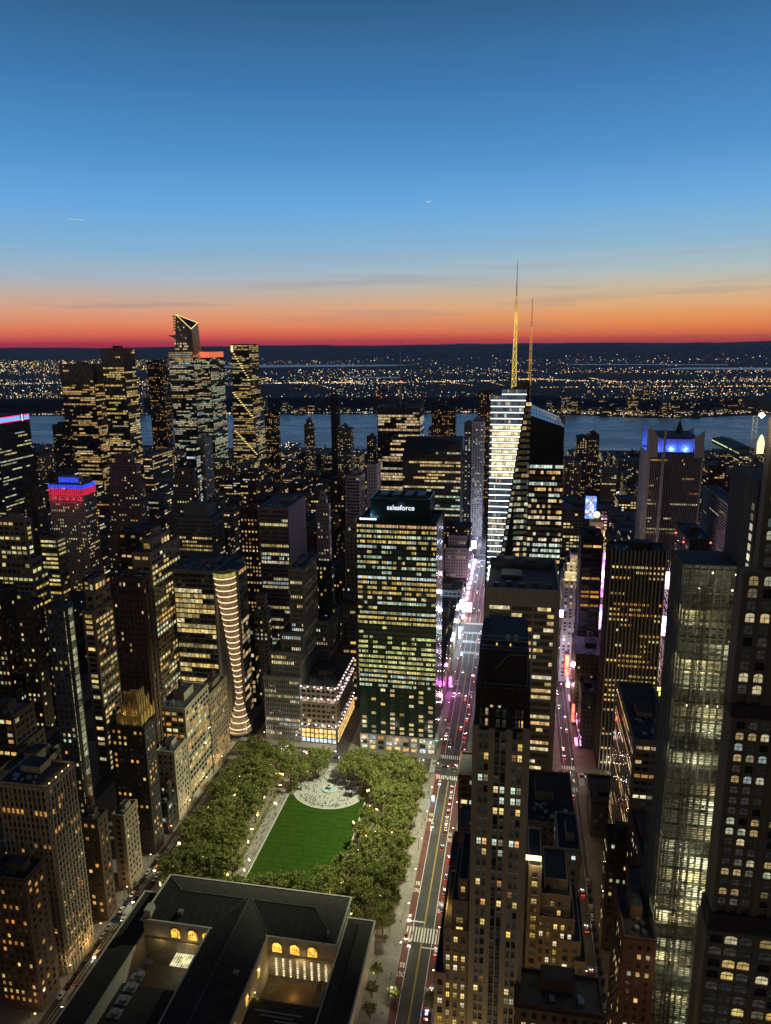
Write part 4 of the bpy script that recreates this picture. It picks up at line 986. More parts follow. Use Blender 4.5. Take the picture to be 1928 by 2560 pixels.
for i, X in enumerate((x0+6, x0+22, x0+36, x1-4)):
    l = lamp('crown_floodlight', T, (X-T.location.x, 801.5-825, z+4), 15000, (.04, .10, 1), .6)
for i in range(4): l = lamp('crown_floodlight', T, (x0+2-T.location.x, 806+i*12-825, z+5), 6000, (.04, .12, 1), .6)
# hotel slab with diagonal-looking striped south face
Xm = 210; Yn, Yf = 770, 770
zH = PZ(1820, 1263, 770)[1]; Xs = PX(1820, 770, zH); Xe = PX(1842, 770, zH)
Yf = min(900, PY(Xs, 1759, zH))
T = building('hotel_slab', 'pale hotel slab with rows of balconies on its long side, right of the winged crown tower', [(Xs, Xe+6, 770, Yf, 0, zH)], pale, (2.4, 3.0, .95, .5, .9, WARM, .5), .05, 67, sides=['S'], roof=False, side='S')
m = MB()
for k in range(44): z = zH-3-k*3.0; m.box(Xs-.9, Xs-.09, 771, Yf, z-.9, z, 0)
m.build('balcony', pale, T)['kind'] = 'stuff'
lamp('facade_wash', T, (Xs-40-T.location.x, 800-T.location.y, 60), 60000, (1, .55, .75), 4)  # added pink fill lamp, lightens the dark slab face
# cream clock tower with globe
x0, x1, y0, y1, z = spec(790, 1462, 1528, 1395)
T = building('clock_tower_building', 'cream stepped building with a lit clock face and glowing globe on top', [(x0, x1, 790, 825, 0, z), (x0+4, x1-4, 792, 822, z, z+16), (x0+8, x1-8, 794, 818, z+16, z+32)], stone, 'punch', .25, 68, roof=False, side='S')
Xc, zc2 = PZ(1492, 1327, 793)
m = MB(); m.box(Xc-7, Xc+7, 794, 808, z+30, zc2+9, 0); m.box(Xc-9, Xc+9, 793, 810, z+24, z+31, 0); m.cone((Xc, 801, zc2+9), 5, 2, 4, 8); m.build('clock_stage', stone, T)
m = MB()
for i in range(12): a = R(30*i); m.box(Xc+4.2*math.cos(a)-.5, Xc+4.2*math.cos(a)+.5, 793.4, 793.8, zc2+4.2*math.sin(a)-.5, zc2+4.2*math.sin(a)+.5, 0, (2, .5, .25))
m.bar((Xc, 793.6, zc2), (Xc-1.8, 793.6, zc2+1.8), .4, 0, (1.6, .5, .2)); m.bar((Xc, 793.6, zc2), (Xc-3, 793.6, zc2-1), .3, 0, (1.6, .5, .2)); m.build('clock_face', GL, T)
m = MB()
for j in range(8):
    for i in range(12):
        P = lambda a, b: (Xc+3.6*math.cos(a)*math.cos(b), 801+3.6*math.sin(a)*math.cos(b), zc2+16+3.6*math.sin(b))
        a0, a1, b0, b1 = R(30*i), R(30*i+30), R(-90+22.5*j), R(-67.5+22.5*j); m.quad(P(a0, b0), P(a1, b0), P(a1, b1), P(a0, b1), 0, (1.6, 1.5, .8))
m.build('globe', GL, T)
for (dx, dz) in ((-9, -6), (0, -8), (9, -6), (-12, -20), (12, -20)): lamp('ledge_floodlight', T, (Xc+dx-T.location.x, 788.5-T.location.y, zc2+dz), 2600, (1, .75, .35), .4)
m = MB(); [m.octa((Xc+dx, 789.5, zc2+dz), .6, 0, (4, 3, 1.3)) for dx, dz in ((-9, -7), (-4, -9), (4, -9), (9, -7), (-12, -20), (12, -20), (-16, -22))]; m.build('ledge_lights', GL, T)['kind'] = 'stuff'
# white stepped tower glowing gold at its tiers
x0, x1, y0, y1, z = spec(640, 1408, 1452, 1450)
T = building('lit_stepped_tower', 'white stepped tower with gold lit upper tiers left of the dark striped tower', [(x0, x1, 640, 670, 0, z), (x0+1.6, x1, 642, 668, z, z+6), (x0+3.4, x1, 644, 666, z+6, z+14), (x0+6, x1-1, 646, 664, z+14, z+22)], white, 'resid', .45, 69, roof=False, side='S', pal=COOL+WARM)
for dz, yy in ((1.5, 640.5), (7.5, 642), (15.5, 644)):
    for dx in (3, 9): lamp('tier_floodlight', T, (x0+dx-T.location.x, yy-2.2-T.location.y, z+dz), 700, (1, .78, .35), .3)
lamp('facade_wash', T, (x0+4-T.location.x, 612-T.location.y, 30), 26000, (.95, .75, 1), 2)
B('dark_slab_tower', 'dark slab tower with a column of amber lit windows at its left edge', 600, 1455, 1510, 1345, depth=30, mat=darkst, sty=(7, 3.9, .85, .5, .9, AMBER, .9), lit=.5, side='S', sides=['E'], rows=True, tank=False)
x0, x1, y0, y1, z = spec(498, 1528, 1669, 1381)
B('striped_office_tower', 'dark office tower with pale vertical piers and scattered amber windows, right of the bright avenue', 498, 1528, 1669, 1381, 1518, mat=darkst, sty=(2.6, 3.75, .62, .42, .75, AMBER+YEL, 1.1), lit=.33, side='S', rows=True, coh=.95, tank=False, piers=(.7, .7, 1), dense=2, darktop=2)
T = bpy.data.objects['striped_office_tower']
m = MB()
for i in range(15): X = x0+.6+i*(x1-x0-1.2)/14; m.box(X-.32, X+.32, 497.1, 497.9, 0, z+1.3)
m.build('stone_pier', pale, T)['kind'] = 'stuff'
B('dark_office_tower', 'black office tower with red warning lamps on its roof corners, behind the scaffolded building', 520, 1725, 1779, 1352, 1690, mat=darkst, sty='punch', lit=.04, side='S', tank=False)
B('bright_edge_building', 'narrow building between the dark towers washed in pink and violet light', 640, 1672, 1725, 1480, depth=20, mat=white, sty='loft', lit=.5, side='S', pal=[(1, .6, .9), (1, .8, .5)])
m = MB(); T = bpy.data.objects['dark_office_tower']
for px, py in ((1690, 1332), (1709, 1355), (1777, 1357)): X, z = PZ(px, py, 519); m.octa((X, 519, z), .8, 0, (5, .4, .2))
m.build('warning_light', GL, T)
B('theatre_block', 'brown theatre block with dark roof beside the pink lit street', 560, 1440, 1512, 1640, depth=45, mat=brown, sty='punch', lit=.12, side='S', tank=True)
B('theatre_block', 'low dark roofed block below the brown theatre block', 525, 1455, 1505, 1735, depth=25, mat=darkst, sty='punch', lit=.08, side='S')
B('flat_roofed_office', 'pale sided office block with black equipment roof below the dark striped tower', 345, 1585, 1689, 1858, 1543, mat=stone2, sty=(3, 3.8, .8, .45, .8, WARM, .9), lit=.3, side='S', rows=True, tank=False, dense=3)
B('back_lot_block', 'very low dark block left of the flat roofed office, beside the narrow lit street', 420, 1480, 1545, 2010, depth=30, mat=darkst, sty='punch', lit=.1, side='S', tank=False)
B('brick_club_building', 'dark red brick building with terraced roofs above the narrow street, nearest one', 232, 1560, 1642, 2352, depth=26, mat=brick, sty='punch', lit=.3, side='S', rows=True, tank=False)
B('brick_club_building', 'taller dark red brick block stepping up behind the nearest brick building', 262, 1586, 1660, 2262, depth=22, mat=brick, sty='punch', lit=.12, side='S', tank=False)
B('brick_club_building', 'upper red brick block with pale edged black roof beside the scaffold', 286, 1608, 1668, 2175, depth=40, mat=brick, sty='punch', lit=.15, side='S', tank=False, dense=3)
B('brown_corner_building', 'brown building with dark roof behind the red brick blocks', 330, 1520, 1600, 2105, depth=12, mat=brown, sty='punch', lit=.25, side='S', tank=False)
# south side of the narrow street behind the light court building
B('rear_office_block', 'pale rear block with flat roof and lit gable between the stone tower and narrow street', 285, 1395, 1452, 2128, depth=26, mat=stone, sty='punch', lit=.2, side='S', tank=False)
B('plant_roof_block', 'dark block with pipes and roof equipment right behind the stepped stone tower', 320, 1318, 1440, 2062, depth=45, mat=stone2, sty='punch', lit=.1, side='S', tank=False, dense=4)

# --- blocks west and south of the park
x0, x1, y0, y1, z = spec(498, 430, 583, 1430)
T = building('curved_corner_tower', 'glass office block with a glowing hourglass corner of white rings, left of the park', [(x0, x1-15.5, 498, 545, 0, z), ], grey, 'curtain', .8, 73, rows=True, coh=.5, pal=[(1, .70, .22), (1, .78, .32), (1, .85, .45)], gain=1.15, sides=['E'], rowlit=[.0, .02, .02, .5, .9, .3, .5, .6, .35, .25, .85, .8, .3, .7, .9, .3, .4, .1, .9, .5, .1, .8, .9, .4], tank=False, dense=4)
m = MB(); yb_ = PY(x1, 616, z); m.box(x1-15.49, x1-9, 503, 545, 0, z, 0, mt=1); m.box(x1-9, x1, 508, yb_, 0, z, 0, mt=1); m.build('side_wing', [grey, roofm], T)
b = MB(); windows(lambda k: b, random.Random(6), 'N', x1-6, x1, 508, yb_, 5, z, 'curtain', .3, pal=WARM, coh=.5); b.build('windows', GW, T)['kind'] = 'stuff'
m = MB(); rgm = MB(); n = 15; steps_ = 44
def rad(t): return 2.6+7.2*abs(t-.22)**1.25*1.35 if t > .22 else 2.6+9.5*(abs(t-.22)/.22)**1.3*.85
cyy = 504; cxf = lambda t: x1-.6-rad(t)*.92 if t > .22 else x1-.6-rad(.22)*.92-(.22-t)*4
for k in range(steps_):
    t0, t1 = k/steps_, (k+1)/steps_
    for i in range(12):
        a0, a1 = R(180+i*15), R(195+i*15)
        P = lambda a, t: (cxf(t)+rad(t)*math.cos(a)*.92, cyy+rad(t)*math.sin(a), 4+(z-4)*t)
        m.quad(P(a0, t0), P(a1, t0), P(a1, t1), P(a0, t1), 0, (.20, .12, .055) if t0 < .97 else (.4, .36, .08))
m.build('curved_corner', GW, T)
for k in range(27):
    t = .03+k*.036
    b = MB()
    for i in range(12):
        a0, a1 = R(180+i*15), R(195+i*15); r_ = rad(t)+.35
        P = lambda a, dz: (cxf(t)+r_*math.cos(a)*.92, cyy+r_*math.sin(a), 4+(z-4)*t+dz)
        b.quad(P(a0, 0), P(a1, 0), P(a1, .8), P(a0, .8), 0, (1.7, 1.2, .7))
    b.build('light_ring', GL, T)
m = MB(); m.cone((x1-5, cyy-3, 5.2), 9, 9, .9, 24, 0); m.build('round_canopy', marble, T)
lamp('canopy_light', T, (x1-5-T.location.x, 492-T.location.y, 14), 5000, (1, .6, .2), 1)
# dark striped stepped building and its tiers
rg = random.Random(12); T = None
ti = []
for (xl, xr, yt, Y) in ((658, 750, 1696, 499), (675, 752, 1633, 503), (701, 755, 1584, 507), (721, 757, 1423, 511)):
    a, b_, _, _, zz = spec(Y, xl, xr, yt); ti.append((a, b_, Y, 550, ti[-1][5] if ti else 0, zz))
building('striped_stepped_building', 'grey pinstriped building stepping up in tiers to a slim tower, behind the park trees', ti, grey, (1.5, 3.75, .55, .55, .9, [(1, .8, .35), (1, .72, .4), (.8, 1, 1), (1, .85, .4)], .95), .3, 74, rows=True, piers=(.35, .45, 1), coh=.95, tank=False)
B('blank_dark_tower', 'dark windowless shaft tower right of the pinstriped stepped building', 560, 785, 829, 1412, 832, mat=darkst, sides=[], roof=False)
B('striped_annex', 'short pinstriped block in front of the dark windowless shaft', 545, 781, 821, 1556, 850, mat=grey, sty=(1.7, 3.8, .55, .55, .7, MIX, .9), lit=.25, piers=(.35, .4, 1), rows=True, tank=False)
# lamp-lit department store
x0, x1, y0, y1, z = spec(500, 750, 841, 1719, 869)
T = building('lamp_lit_store', 'twelve floor building with rows of white lamps on its ledges and a golden base', [(x0, x1, 500, 560, 0, z)], stone2, (3.7, 3.9, .72, .55, .5, [(1, .66, .3), (1, .78, .4)], .8), .3, 75, rows=True, rowlit=[.4, .1, .8, .05, .15, .1, .05, .1, .95, 1, .3], tank=False, dense=4)
m = MB()
for zz in (z+.5, z-9, 16):
    for i in range(6): X = x0+1+i*(x1-x0-2)/5; m.octa((X, 499.2, zz), .55, 0, (7, 5.6, 6.5))
    for i in range(11): Y = 501+i*5.5; m.octa((x1+.8, Y, zz), .5, 0, (7, 5.4, 6.2))
m.build('ledge_lamps', GL, T)['kind'] = 'stuff'
for zz in (z-1, z-10.5, 14):
    for X in (x0+4, (x0+x1)/2, x1-4): lamp('ledge_lamp', T, (X-T.location.x, 498.6-T.location.y, zz), 260, (1, .85, .9), .3)
    for Y in (508, 524, 540): lamp('ledge_lamp', T, (x1+1.6-T.location.x, Y-T.location.y, zz), 300, (1, .8, .8), .3)
m = MB(); m.box(x0-.1, x1+.1, 499.7, 560, 0, 13, 0, top=False); m.build('shop_front', darkst, T)
b = MB()
for k in range(3):
    for i in range(8): X = x0+.6+i*(x1-x0-1)/8; b.quad((X, 499.6, 1+k*4), (X+2.6, 499.6, 1+k*4), (X+2.6, 499.6, 4.2+k*4), (X, 499.6, 4.2+k*4), 0, (1.6, .95, .28) if k else (.9, 1.1, 1.4))
    for i in range(14): Y = 501+i*4.2; b.quad((x1+.15, Y, 1+k*4), (x1+.15, Y+3, 1+k*4), (x1+.15, Y+3, 4.2+k*4), (x1+.15, Y, 4.2+k*4), 0, (1.5, .9, .3))
b.build('shop_windows', GW, T)['kind'] = 'stuff'
lamp('entrance_light', T, (0, 494-T.location.y, 8), 1800, (1, .7, .3), 1)
B('beige_turret_building', 'beige stepped stone building with small turret right of the curved corner block', 560, 634, 670, 1527, 676, mat=stone, sty='punch', lit=.2, steps=((.18, 13),), rows=True)
B('side_street_block', 'narrow brown block squeezed between lamp lit store and green glass tower', 565, 852, 893, 1510, 897, mat=brown, sty='loft', lit=.35, rows=True)
B('dark_glass_infill', 'narrow black glass building right of the curved corner block', 548, 604, 634, 1560, 640, mat=glassw, sty='curtain', lit=.2)

# --- garment district
B('striped_office_slab', 'tall pinstriped slab with blank pinkish side wall, mid-left of the view', 600, 645, 721, 1271, 763, mat=surf('mauve_grey', (.27, .22, .23), var=.1, streak=True), sty=(1.45, 3.8, .62, .6, .92, YEL+COOL, .95), lit=.4, rows=True, sides=['E'], piers=(.3, .4, 1), coh=.95, tank=False)
B('grey_banded_office', 'grey banded office block with a set back blank penthouse left of the pinstriped slab', 620, 438, 529, 1297, 558, mat=grey, sty=(2.1, 3.8, .7, .45, .9, YEL+WARM, .9), lit=.22, rows=True, coh=.95, tank=False, roof=False)
T = bpy.data.objects['grey_banded_office']; x0, x1, y0, y1, z = spec(620, 438, 529, 1297, 558); m = MB(); zz = PZ(488, 1262, 626)[1]
m.box(x0+6, x1-5, 626, y1-6, z, zz, 0, mt=1); m.build('penthouse', [grey, roofg], T)
B('brick_office_tower', 'dark brick tower with grids of orange windows left of the pinstriped slab', 650, 597, 645, 1273, 650, mat=brown, sty='punch', lit=.5, rows=True, pal=AMBER+WARM, low=[(5, 2, 60), (2, 1, 100)])
B('ribbed_brown_tower', 'very tall dark brown tower with pale vertical ribs and few lights, left of centre', 400, 280, 362, 1490, 385, mat=brown, sty=(2.3, 3.7, .4, .45, .1, WARM, .9), lit=.07, piers=(.9, .6, 2), rows=True, steps=((.06, 11),), tank=False)
B('blank_blue_tower', 'dark blue blank walled tower beside an open lit construction shaft', 340, 113, 160, 1517, 170, mat=surf('blue_grey_cladding', (.07, .08, .10), var=.2), sides=[], roof=True, tank=False)
x0, x1, y0, y1, z = spec(340, 113, 160, 1517, 170)
T = empty('open_floor_frame', (x1+5, 352, 0), 'open construction frame with bright bare floors beside the blank blue tower', 'construction site'); RECTS.append((x1, x1+9, 340, 372))
X_s = x1+.2; Yq = [PY(X_s+3.5, q, 120) for q in (171, 182, 190, 202)]
for k in range(30):
    zz = z-4-k*3.9; m = MB(); m.box(X_s, X_s+3.5, 341, Yq[3], zz, zz+.4); m.build('floor_slab', slab, T)
    m = MB(); c = random.Random(k).choice([(.85, .80, .42), (.8, .80, .5), (1, .45, .12) if k < 5 or k > 24 else (.75, .75, .45)]); q = random.Random(k+5).choice((.1, .35, .5, .65))
    m.quad((X_s+3.4, 341.3, zz+.5), (X_s+3.4, Yq[1], zz+.5), (X_s+3.4, Yq[1], zz+3.7), (X_s+3.4, 341.3, zz+3.7), 0, tuple(v*q for v in c))
    m.quad((X_s+3.4, Yq[2], zz+.5), (X_s+3.4, Yq[3], zz+.5), (X_s+3.4, Yq[3], zz+3.7), (X_s+3.4, Yq[2], zz+3.7), 0, tuple(v*q*.6 for v in c)); m.build('lit_floor', GW, T)
m = MB(); m.box(X_s+3.6, X_s+4.2, Yq[1]+.2, Yq[2]-.2, 0, z+2); m.build('hoist_shaft', darkst, T)
GR = 'office blocks south west of the park'
lst = [
 ('stepped_loft_building', 'broad stepped loft block with glowing yellow side facade left of the ribbed brown tower', 430, 205, 235, 1530, 290, stone2, 'loft', .65, dict(pal=YEL+WARM, steps=((.14, 12), (.14, 8)), coh=.5)),
 ('loft_tower', 'dark block with lit upper windows at the far left, between ribbed and blue towers', 420, 38, 78, 1512, 109, brown, 'punch', .3, dict(pal=YEL)),
 ('pier_facade_tower', 'dark tower with pale vertical piers at the left frame edge', 430, -60, 2, 1480, 40, brown, 'pier', .25, dict(piers=(.6, .5, 2))),
 ('terraced_office', 'wide terraced office block with rows of yellow windows at the left edge, mid height', 520, -10, 62, 1300, 72, stone2, 'loft', .4, dict(pal=YEL, low=[(6, 5, 120), (3, 3, 132)])),
 ('brown_slab_tower', 'plain brown slab tower with few windows below the blue and red lit building', 560, 60, 88, 1228, 112, brown, 'resid', .05, dict()),
 ('loft_block', 'loft block with three bright bands of windows below the blue and red lit building', 560, 98, 142, 1345, 163, stone2, 'ribbon', .4, dict(pal=YEL)),
 ('loft_block', 'block with amber lit top floors left of the grey banded office', 620, 296, 341, 1333, 388, brown, 'loft', .45, dict(pal=AMBER)),
 ('loft_block', 'grey roofed loft block with lit floors just left of the curved corner block', 470, 330, 375, 1385, 448, stone2, 'loft', .5, dict(steps=((.2, 8),))),
 ('loft_block', 'low loft block with golden rooftop terrace lights, centre left', 520, 206, 250, 1450, 275, brown, 'loft', .6, dict(pal=AMBER)),
 ('pink_top_tower', 'stepped brown tower with a pinkish roof house in front of the wide glass tower', 800, 274, 339, 1163, 352, surf('pinkish_brick', (.20, .15, .15), streak=True), 'resid', .15, dict(steps=((.18, 12),), low=[(9, 6, 80), (4, 3, 120)])),
 ('crown_block_tower', 'massive stepped brown hotel-like tower in front of the pointed and red crowned towers', 760, 430, 492, 1200, 498, surf('pinkish_brick', (.2, .15, .15)), 'punch', .12, dict(steps=((.12, 12),), low=[(14, 8, 90), (6, 4, 118)])),
 ('slab_apartment', 'pale blank sided slab in front of the boxy red crowned tower', 1000, 490, 512, 1098, 530, white, 'resid', .1, dict()),
 ('neon_edge_block', 'block with green white lit floors left of the blank pale slab', 980, 464, 489, 1118, 500, glassw, 'curtain', .7, dict(pal=COOL)),
 ('low_glass_block', 'low wide glass block with lit floors at the foot of the pointed tower', 1250, 395, 425, 1138, 433, glassw, 'curtain', .6, dict(pal=WARM)),
 ('warehouse_office', 'warehouse block with lit side windows behind the pink topped tower', 1150, 357, 380, 1138, 430, grey, 'ribbon', .4, dict()),
]
for (nm, lb_, Y, xl, xr, yt, xb, mt, sty, lit, kw) in lst:
    B(nm, lb_, Y, xl, xr, yt, xb, mat=mt, sty=sty, lit=lit, group=GR if nm == 'loft_block' else None, rows=Y < 600, **kw)
# blue and red floodlit building
x0, x1, y0, y1, z = spec(760, 120, 206, 1215, 237)
T = building('floodlit_building', 'broad pale building with crown floodlit red below and blue above', [(x0, x1, 760, y1, 0, z), (x0+9, x1-9, 768, y1-9, z, z+9)], white, 'punch', .2, 81, roof=False)
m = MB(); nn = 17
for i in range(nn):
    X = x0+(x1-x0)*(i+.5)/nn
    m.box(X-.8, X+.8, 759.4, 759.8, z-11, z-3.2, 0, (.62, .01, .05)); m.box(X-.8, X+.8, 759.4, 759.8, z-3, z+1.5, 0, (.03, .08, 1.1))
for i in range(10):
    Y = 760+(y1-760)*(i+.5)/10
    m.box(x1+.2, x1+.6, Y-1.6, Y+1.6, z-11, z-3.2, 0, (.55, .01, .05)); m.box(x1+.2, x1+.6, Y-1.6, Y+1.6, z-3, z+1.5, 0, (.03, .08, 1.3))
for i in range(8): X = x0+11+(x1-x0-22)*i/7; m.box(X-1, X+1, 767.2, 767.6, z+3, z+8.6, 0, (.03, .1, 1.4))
m.build('crown_glow', glowmat('glowing_stone', noise=.5, scale=.3, rough=.8, base=(.3, .28, .27)), T)  # red and blue floodlight put into the panels' own emission
for i in range(5):
    X = x0+5+(x1-x0-10)*i/4; lamp('red_floodlight', T, (X-T.location.x, 757-T.location.y, z-15), 700, (1, .03, .1), 1)
# tall black tower with neon band at the left edge
_, z = PZ(40, 1034, 850); Xn = PX(0, 810, z)
Yw = PY(Xn, 72, z)
T = building('neon_band_tower', 'black office slab with pink edged blue neon band around its top, at the left edge', [(Xn-70, Xn, 800, max(830, min(Yw, 900)), 0, z)], darkst, (2.2, 4.0, .9, .4, .85, YEL+COOL, .9), .22, 82, roof=False, rows=True, coh=.5, sides=['E', 'N'])
Yw = max(830, min(Yw, 900)); m = MB()
for (zz0, zz1, cc) in ((z-2.2, z-1.2, (1.6, .05, .35)), (z-8.5, z-7.5, (1.6, .05, .35)), (z-7.2, z-2.6, (.15, .6, 1.5))):
    m.box(Xn+.2, Xn+.7, 800, Yw-19, zz0, zz1, 0, cc); m.box(Xn+.2, Xn+.7, Yw-11, Yw-1, zz0, zz1, 0, cc)
m.build('neon_band', GL, T)
o = text_mesh('sign_numeral', '1', 12, ms, .3, .2); o.parent = T; o.location = (Xn+.6-T.location.x, Yw-15-T.location.y, z-5.5); o.rotation_euler = (math.pi/2, 0, math.pi/2); WORLD[o.name] = (0, 0, 0)

# --- south side of the park street, near left
def C(name, label, px_b, py_b, px_t, py_t, px_fl, px_bk, **kw):
    """corner of the street line: base sighting (ground), roof sighting, front left and back corner columns"""
    X, Y = PG(px_b, py_b); X = -210.5 if kw.pop('snap', True) else X; z = kw.pop('z', None) or PZ(px_t, py_t, Y)[1]
    x0 = PX(px_fl, Y, z); yb = PY(X, px_bk, z); yb = max(Y+8, min(yb, Y+60))
    tiers = [(x0, X, Y, yb, 0, z)]
    return building(name, label, tiers, seed=int(px_b), **kw), tiers[0]
bb, t = C('grid_facade_tower', 'near tower with a deep pale window grid and warm roof lamps, lower left', 172, 2435, 113, 1971, -8, 185, wallm=stone, sty=(2.3, 3.5, .6, .66, .45, AMBER, 1.0), lit=.16, rows=True, piers=(.75, .6, 1), tank=False, dense=3)
m = MB()
for i in range(4): m.box(t[1]-.3, t[1]-.1, t[2]+2+i*5, t[2]+2.5+i*5, t[5]+.2, t[5]+1.6, 0, (5, 3.2, .9))
m.build('roof_lamp', GL, bb)
for i in range(4): lamp('roof_lamplight', bb, (t[1]-2-bb.location.x, t[2]+2.2+i*5-bb.location.y, t[5]+1.8), 90, (1, .65, .2), .2)
m = MB(); 
for k in range(int(t[5]/3.5)): m.box(t[1], t[1]+.5, t[2], t[3], t[5]-1-k*3.5-.7, t[5]-1-k*3.5, 0); m.box(t[0], t[1], t[2]-.5, t[2], t[5]-1-k*3.5-.65, t[5]-1-k*3.5-.02, 0)
m.build('ledge', stone2, bb)['kind'] = 'stuff'
lamp('entrance_lamp', bb, (t[1]+3-bb.location.x, t[2]+14-bb.location.y, 6), 1500, (1, .6, .15), .4)
C('corner_loft_building', 'dark loft building with lit attic floors left of the grid tower, bottom left', 78, 2528, 35, 2200, -40, 110, wallm=brown, sty='punch', lit=.3, rows=True, pal=AMBER, tank=False)
C('gabled_brick_building', 'brown building with gothic gables right of the grid tower', 256, 2300, 228, 2052, 200, 268, wallm=brown, sty='punch', lit=.28, rows=True, pal=AMBER, tank=True)
C('narrow_stone_building', 'plain pale narrow building with an almost blank stone side, before the dark gold crowned tower', 316, 2222, 300, 2042, 279, 342, wallm=stone2, sty='punch', lit=.03, rows=False, tank=False)
bb, t = C('gold_crowned_tower', 'black brick tower with gold floodlit gothic crown beside the park', 357, 2133, 350, 1822, 273, 385, wallm=darkst, sty='punch', lit=.22, rows=True, pal=AMBER, tank=False, roof=False)
cx_, cy__ = (t[0]+t[1])/2, t[2]+11; goldst = surf('gilded_terracotta', (.45, .30, .10), var=.25, scale=.8)
m = MB()
for (hw, za_, zb_) in ((7.5, 0, 6), (5.6, 6, 12), (3.8, 12, 17)):
    m.box(cx_-hw, cx_+hw, cy__-hw, cy__+hw, t[5]+za_, t[5]+zb_, 0)
    for i in range(5):
        X = cx_-hw+2*hw*i/4; m.box(X-.45, X+.45, cy__-hw-.6, cy__-hw, t[5]+za_, t[5]+zb_+1.6, 0); m.cone((X, cy__-hw-.3, t[5]+zb_+1.6), .5, .05, 1.6, 4)
        Y = cy__-hw+2*hw*i/4; m.box(cx_+hw, cx_+hw+.6, Y-.45, Y+.45, t[5]+za_, t[5]+zb_+1.6, 0); m.cone((cx_+hw+.3, Y, t[5]+zb_+1.6), .5, .05, 1.6, 4)
m.build('gothic_crown', goldst, bb)
for dx, dy, dz in ((-4, -10, 1), (4, -10, 1), (10, -3, 1), (10, 5, 1), (-3, -7.6, 7), (3, -7.6, 7), (7.6, 0, 7)): lamp('crown_floodlight', bb, (cx_+dx-bb.location.x, cy__+dy-bb.location.y, t[5]+dz), 85, (1, .80, .42), .2)
C('grey_low_building', 'low dark building between the gold crowned tower and the beige corner block', 408, 2085, 405, 2010, 388, 440, wallm=darkst, sty='loft', lit=.2, rows=True, pal=COOL)
C('beige_park_building', 'cream narrow fronted building with dark brick side facing the park street', 449, 2053, 441, 1885, 390, 466, wallm=stone, sty='punch', lit=.2, rows=True, tank=False)
C('studio_building', 'tall cream studio block with large lit windows on the park street', 478, 2010, 462, 1776, 392, 520, wallm=stone, sty='loft', lit=.6, rows=True, pal=YEL+AMBER, tank=True)
C('bracketed_stone_building', 'dark ornate stone building at the end of the park street row', 525, 1935, 523, 1745, 480, 566, wallm=stone2, sty='punch', lit=.25, rows=True, pal=AMBER)

# ================================================================ LIBRARY
T = empty('library', (-127, 285, 0), 'old marble library with dark hipped roofs around a lit courtyard, bottom of the view', 'library'); RECTS.append((-200, -60, 185, 316))
ez = 25.0
m = MB()
m.box(-177, -78, 284.5, 315, 0, ez, 0, top=False); m.box(-141, -112, 205, 284.49, 0, ez, 0, top=False)
m.box(-77.99, -64.5, 196, 310, 0, 17, 0, top=False); m.box(-190, -177.01, 196, 310, 0, 17, 0, top=False)
m.box(-190, -64.5, 187, 195.99, 0, 17, 0, top=False)
m.box(-111.9, -78.01, 196, 262, 0, 12, 0, top=False); m.box(-176.9, -141.1, 196, 262, 0, 9, 0, top=False)
m.build('wall', marble, T)
m = MB()      # cornices
for (a, b, c, d, zz) in ((-178, -77, 283.7, 316, ez), (-78.6, -63.7, 196, 311, 17), (-191, -176.4, 196, 311, 17)):
    m.box(a, b, c, c+.8, zz-.9, zz+.35, 0); m.box(a, b, d-.8, d, zz-.9, zz+.35, 0); m.box(a, a+.8, c+.8, d-.8, zz-.9, zz+.33, 0); m.box(b-.8, b, c+.8, d-.8, zz-.9, zz+.33, 0)
m.box(-141.8, -141.01, 205, 283.7, ez-.9, ez+.34, 0); m.box(-112, -111.2, 205, 283.7, ez-.9, ez+.34, 0)
m.box(-177.3, -77.7, 283.4, 283.69, 14.2, 14.9, 0)
m.build('cornice', marble, T)
m = MB()      # main hipped roof
a, b, c, d = -177, -78, 284.5, 315; r = 30.5; ry = (c+d)/2
P1, P2 = (a+14, ry, r), (b-14, ry, r)
m.quad((a, c, ez), (b, c, ez), P2, P1); m.quad((b, d, ez), (a, d, ez), P1, P2); m.poly([(b, c, ez), (b, d, ez), P2]); m.poly([(a, d, ez), (a, c, ez), P1])
m.build('main_roof', slate, T)
m = MB(); xm = -126.5; r2 = 31.2
m.quad((-141, 205, ez), (-141, 284.5, ez), (xm, 302, r2), (xm, 215, r2)); m.quad((-112, 284.5, ez), (-112, 205, ez), (xm, 215, r2), (xm, 302, r2)); m.poly([(-112, 205, ez), (-141, 205, ez), (xm, 215, r2)])
m.poly([(-141, 284.5, ez), (-141, 284.6, ez), (xm, 302, r2)]); m.build('cross_roof', slate, T)
m = MB(); m.bar((xm, 215, r2), (xm, 302, r2), .5); m.bar((xm, 302, r2+.1), (-141, 284.6, ez+.2), .45); m.bar((xm, 302, r2+.1), (-112, 284.6, ez+.2), .45); m.bar((a+14, ry, r), (b-14, ry, r), .4)
m.bar(P1, (a, c, ez), .35); m.bar(P2, (b, c, ez), .35); m.bar(P1, (a, d, ez), .35); m.bar(P2, (b, d, ez), .35); m.build('roof_ridge', copper, T)
m = MB()
m.quad((-78, 196, 17), (-64.5, 196, 17), (-71, 203, 20), (-71.4, 203, 20)); m.quad((-64.5, 196, 17), (-64.5, 310, 17), (-71, 304, 20), (-71, 203, 20)); m.quad((-78, 310, 17), (-78, 196, 17), (-71.4, 203, 20), (-71.4, 304, 20)); m.quad((-64.5, 310, 17), (-78, 310, 17), (-71.4, 304, 20), (-71, 304, 20))
m.build('north_roof', slate, T)
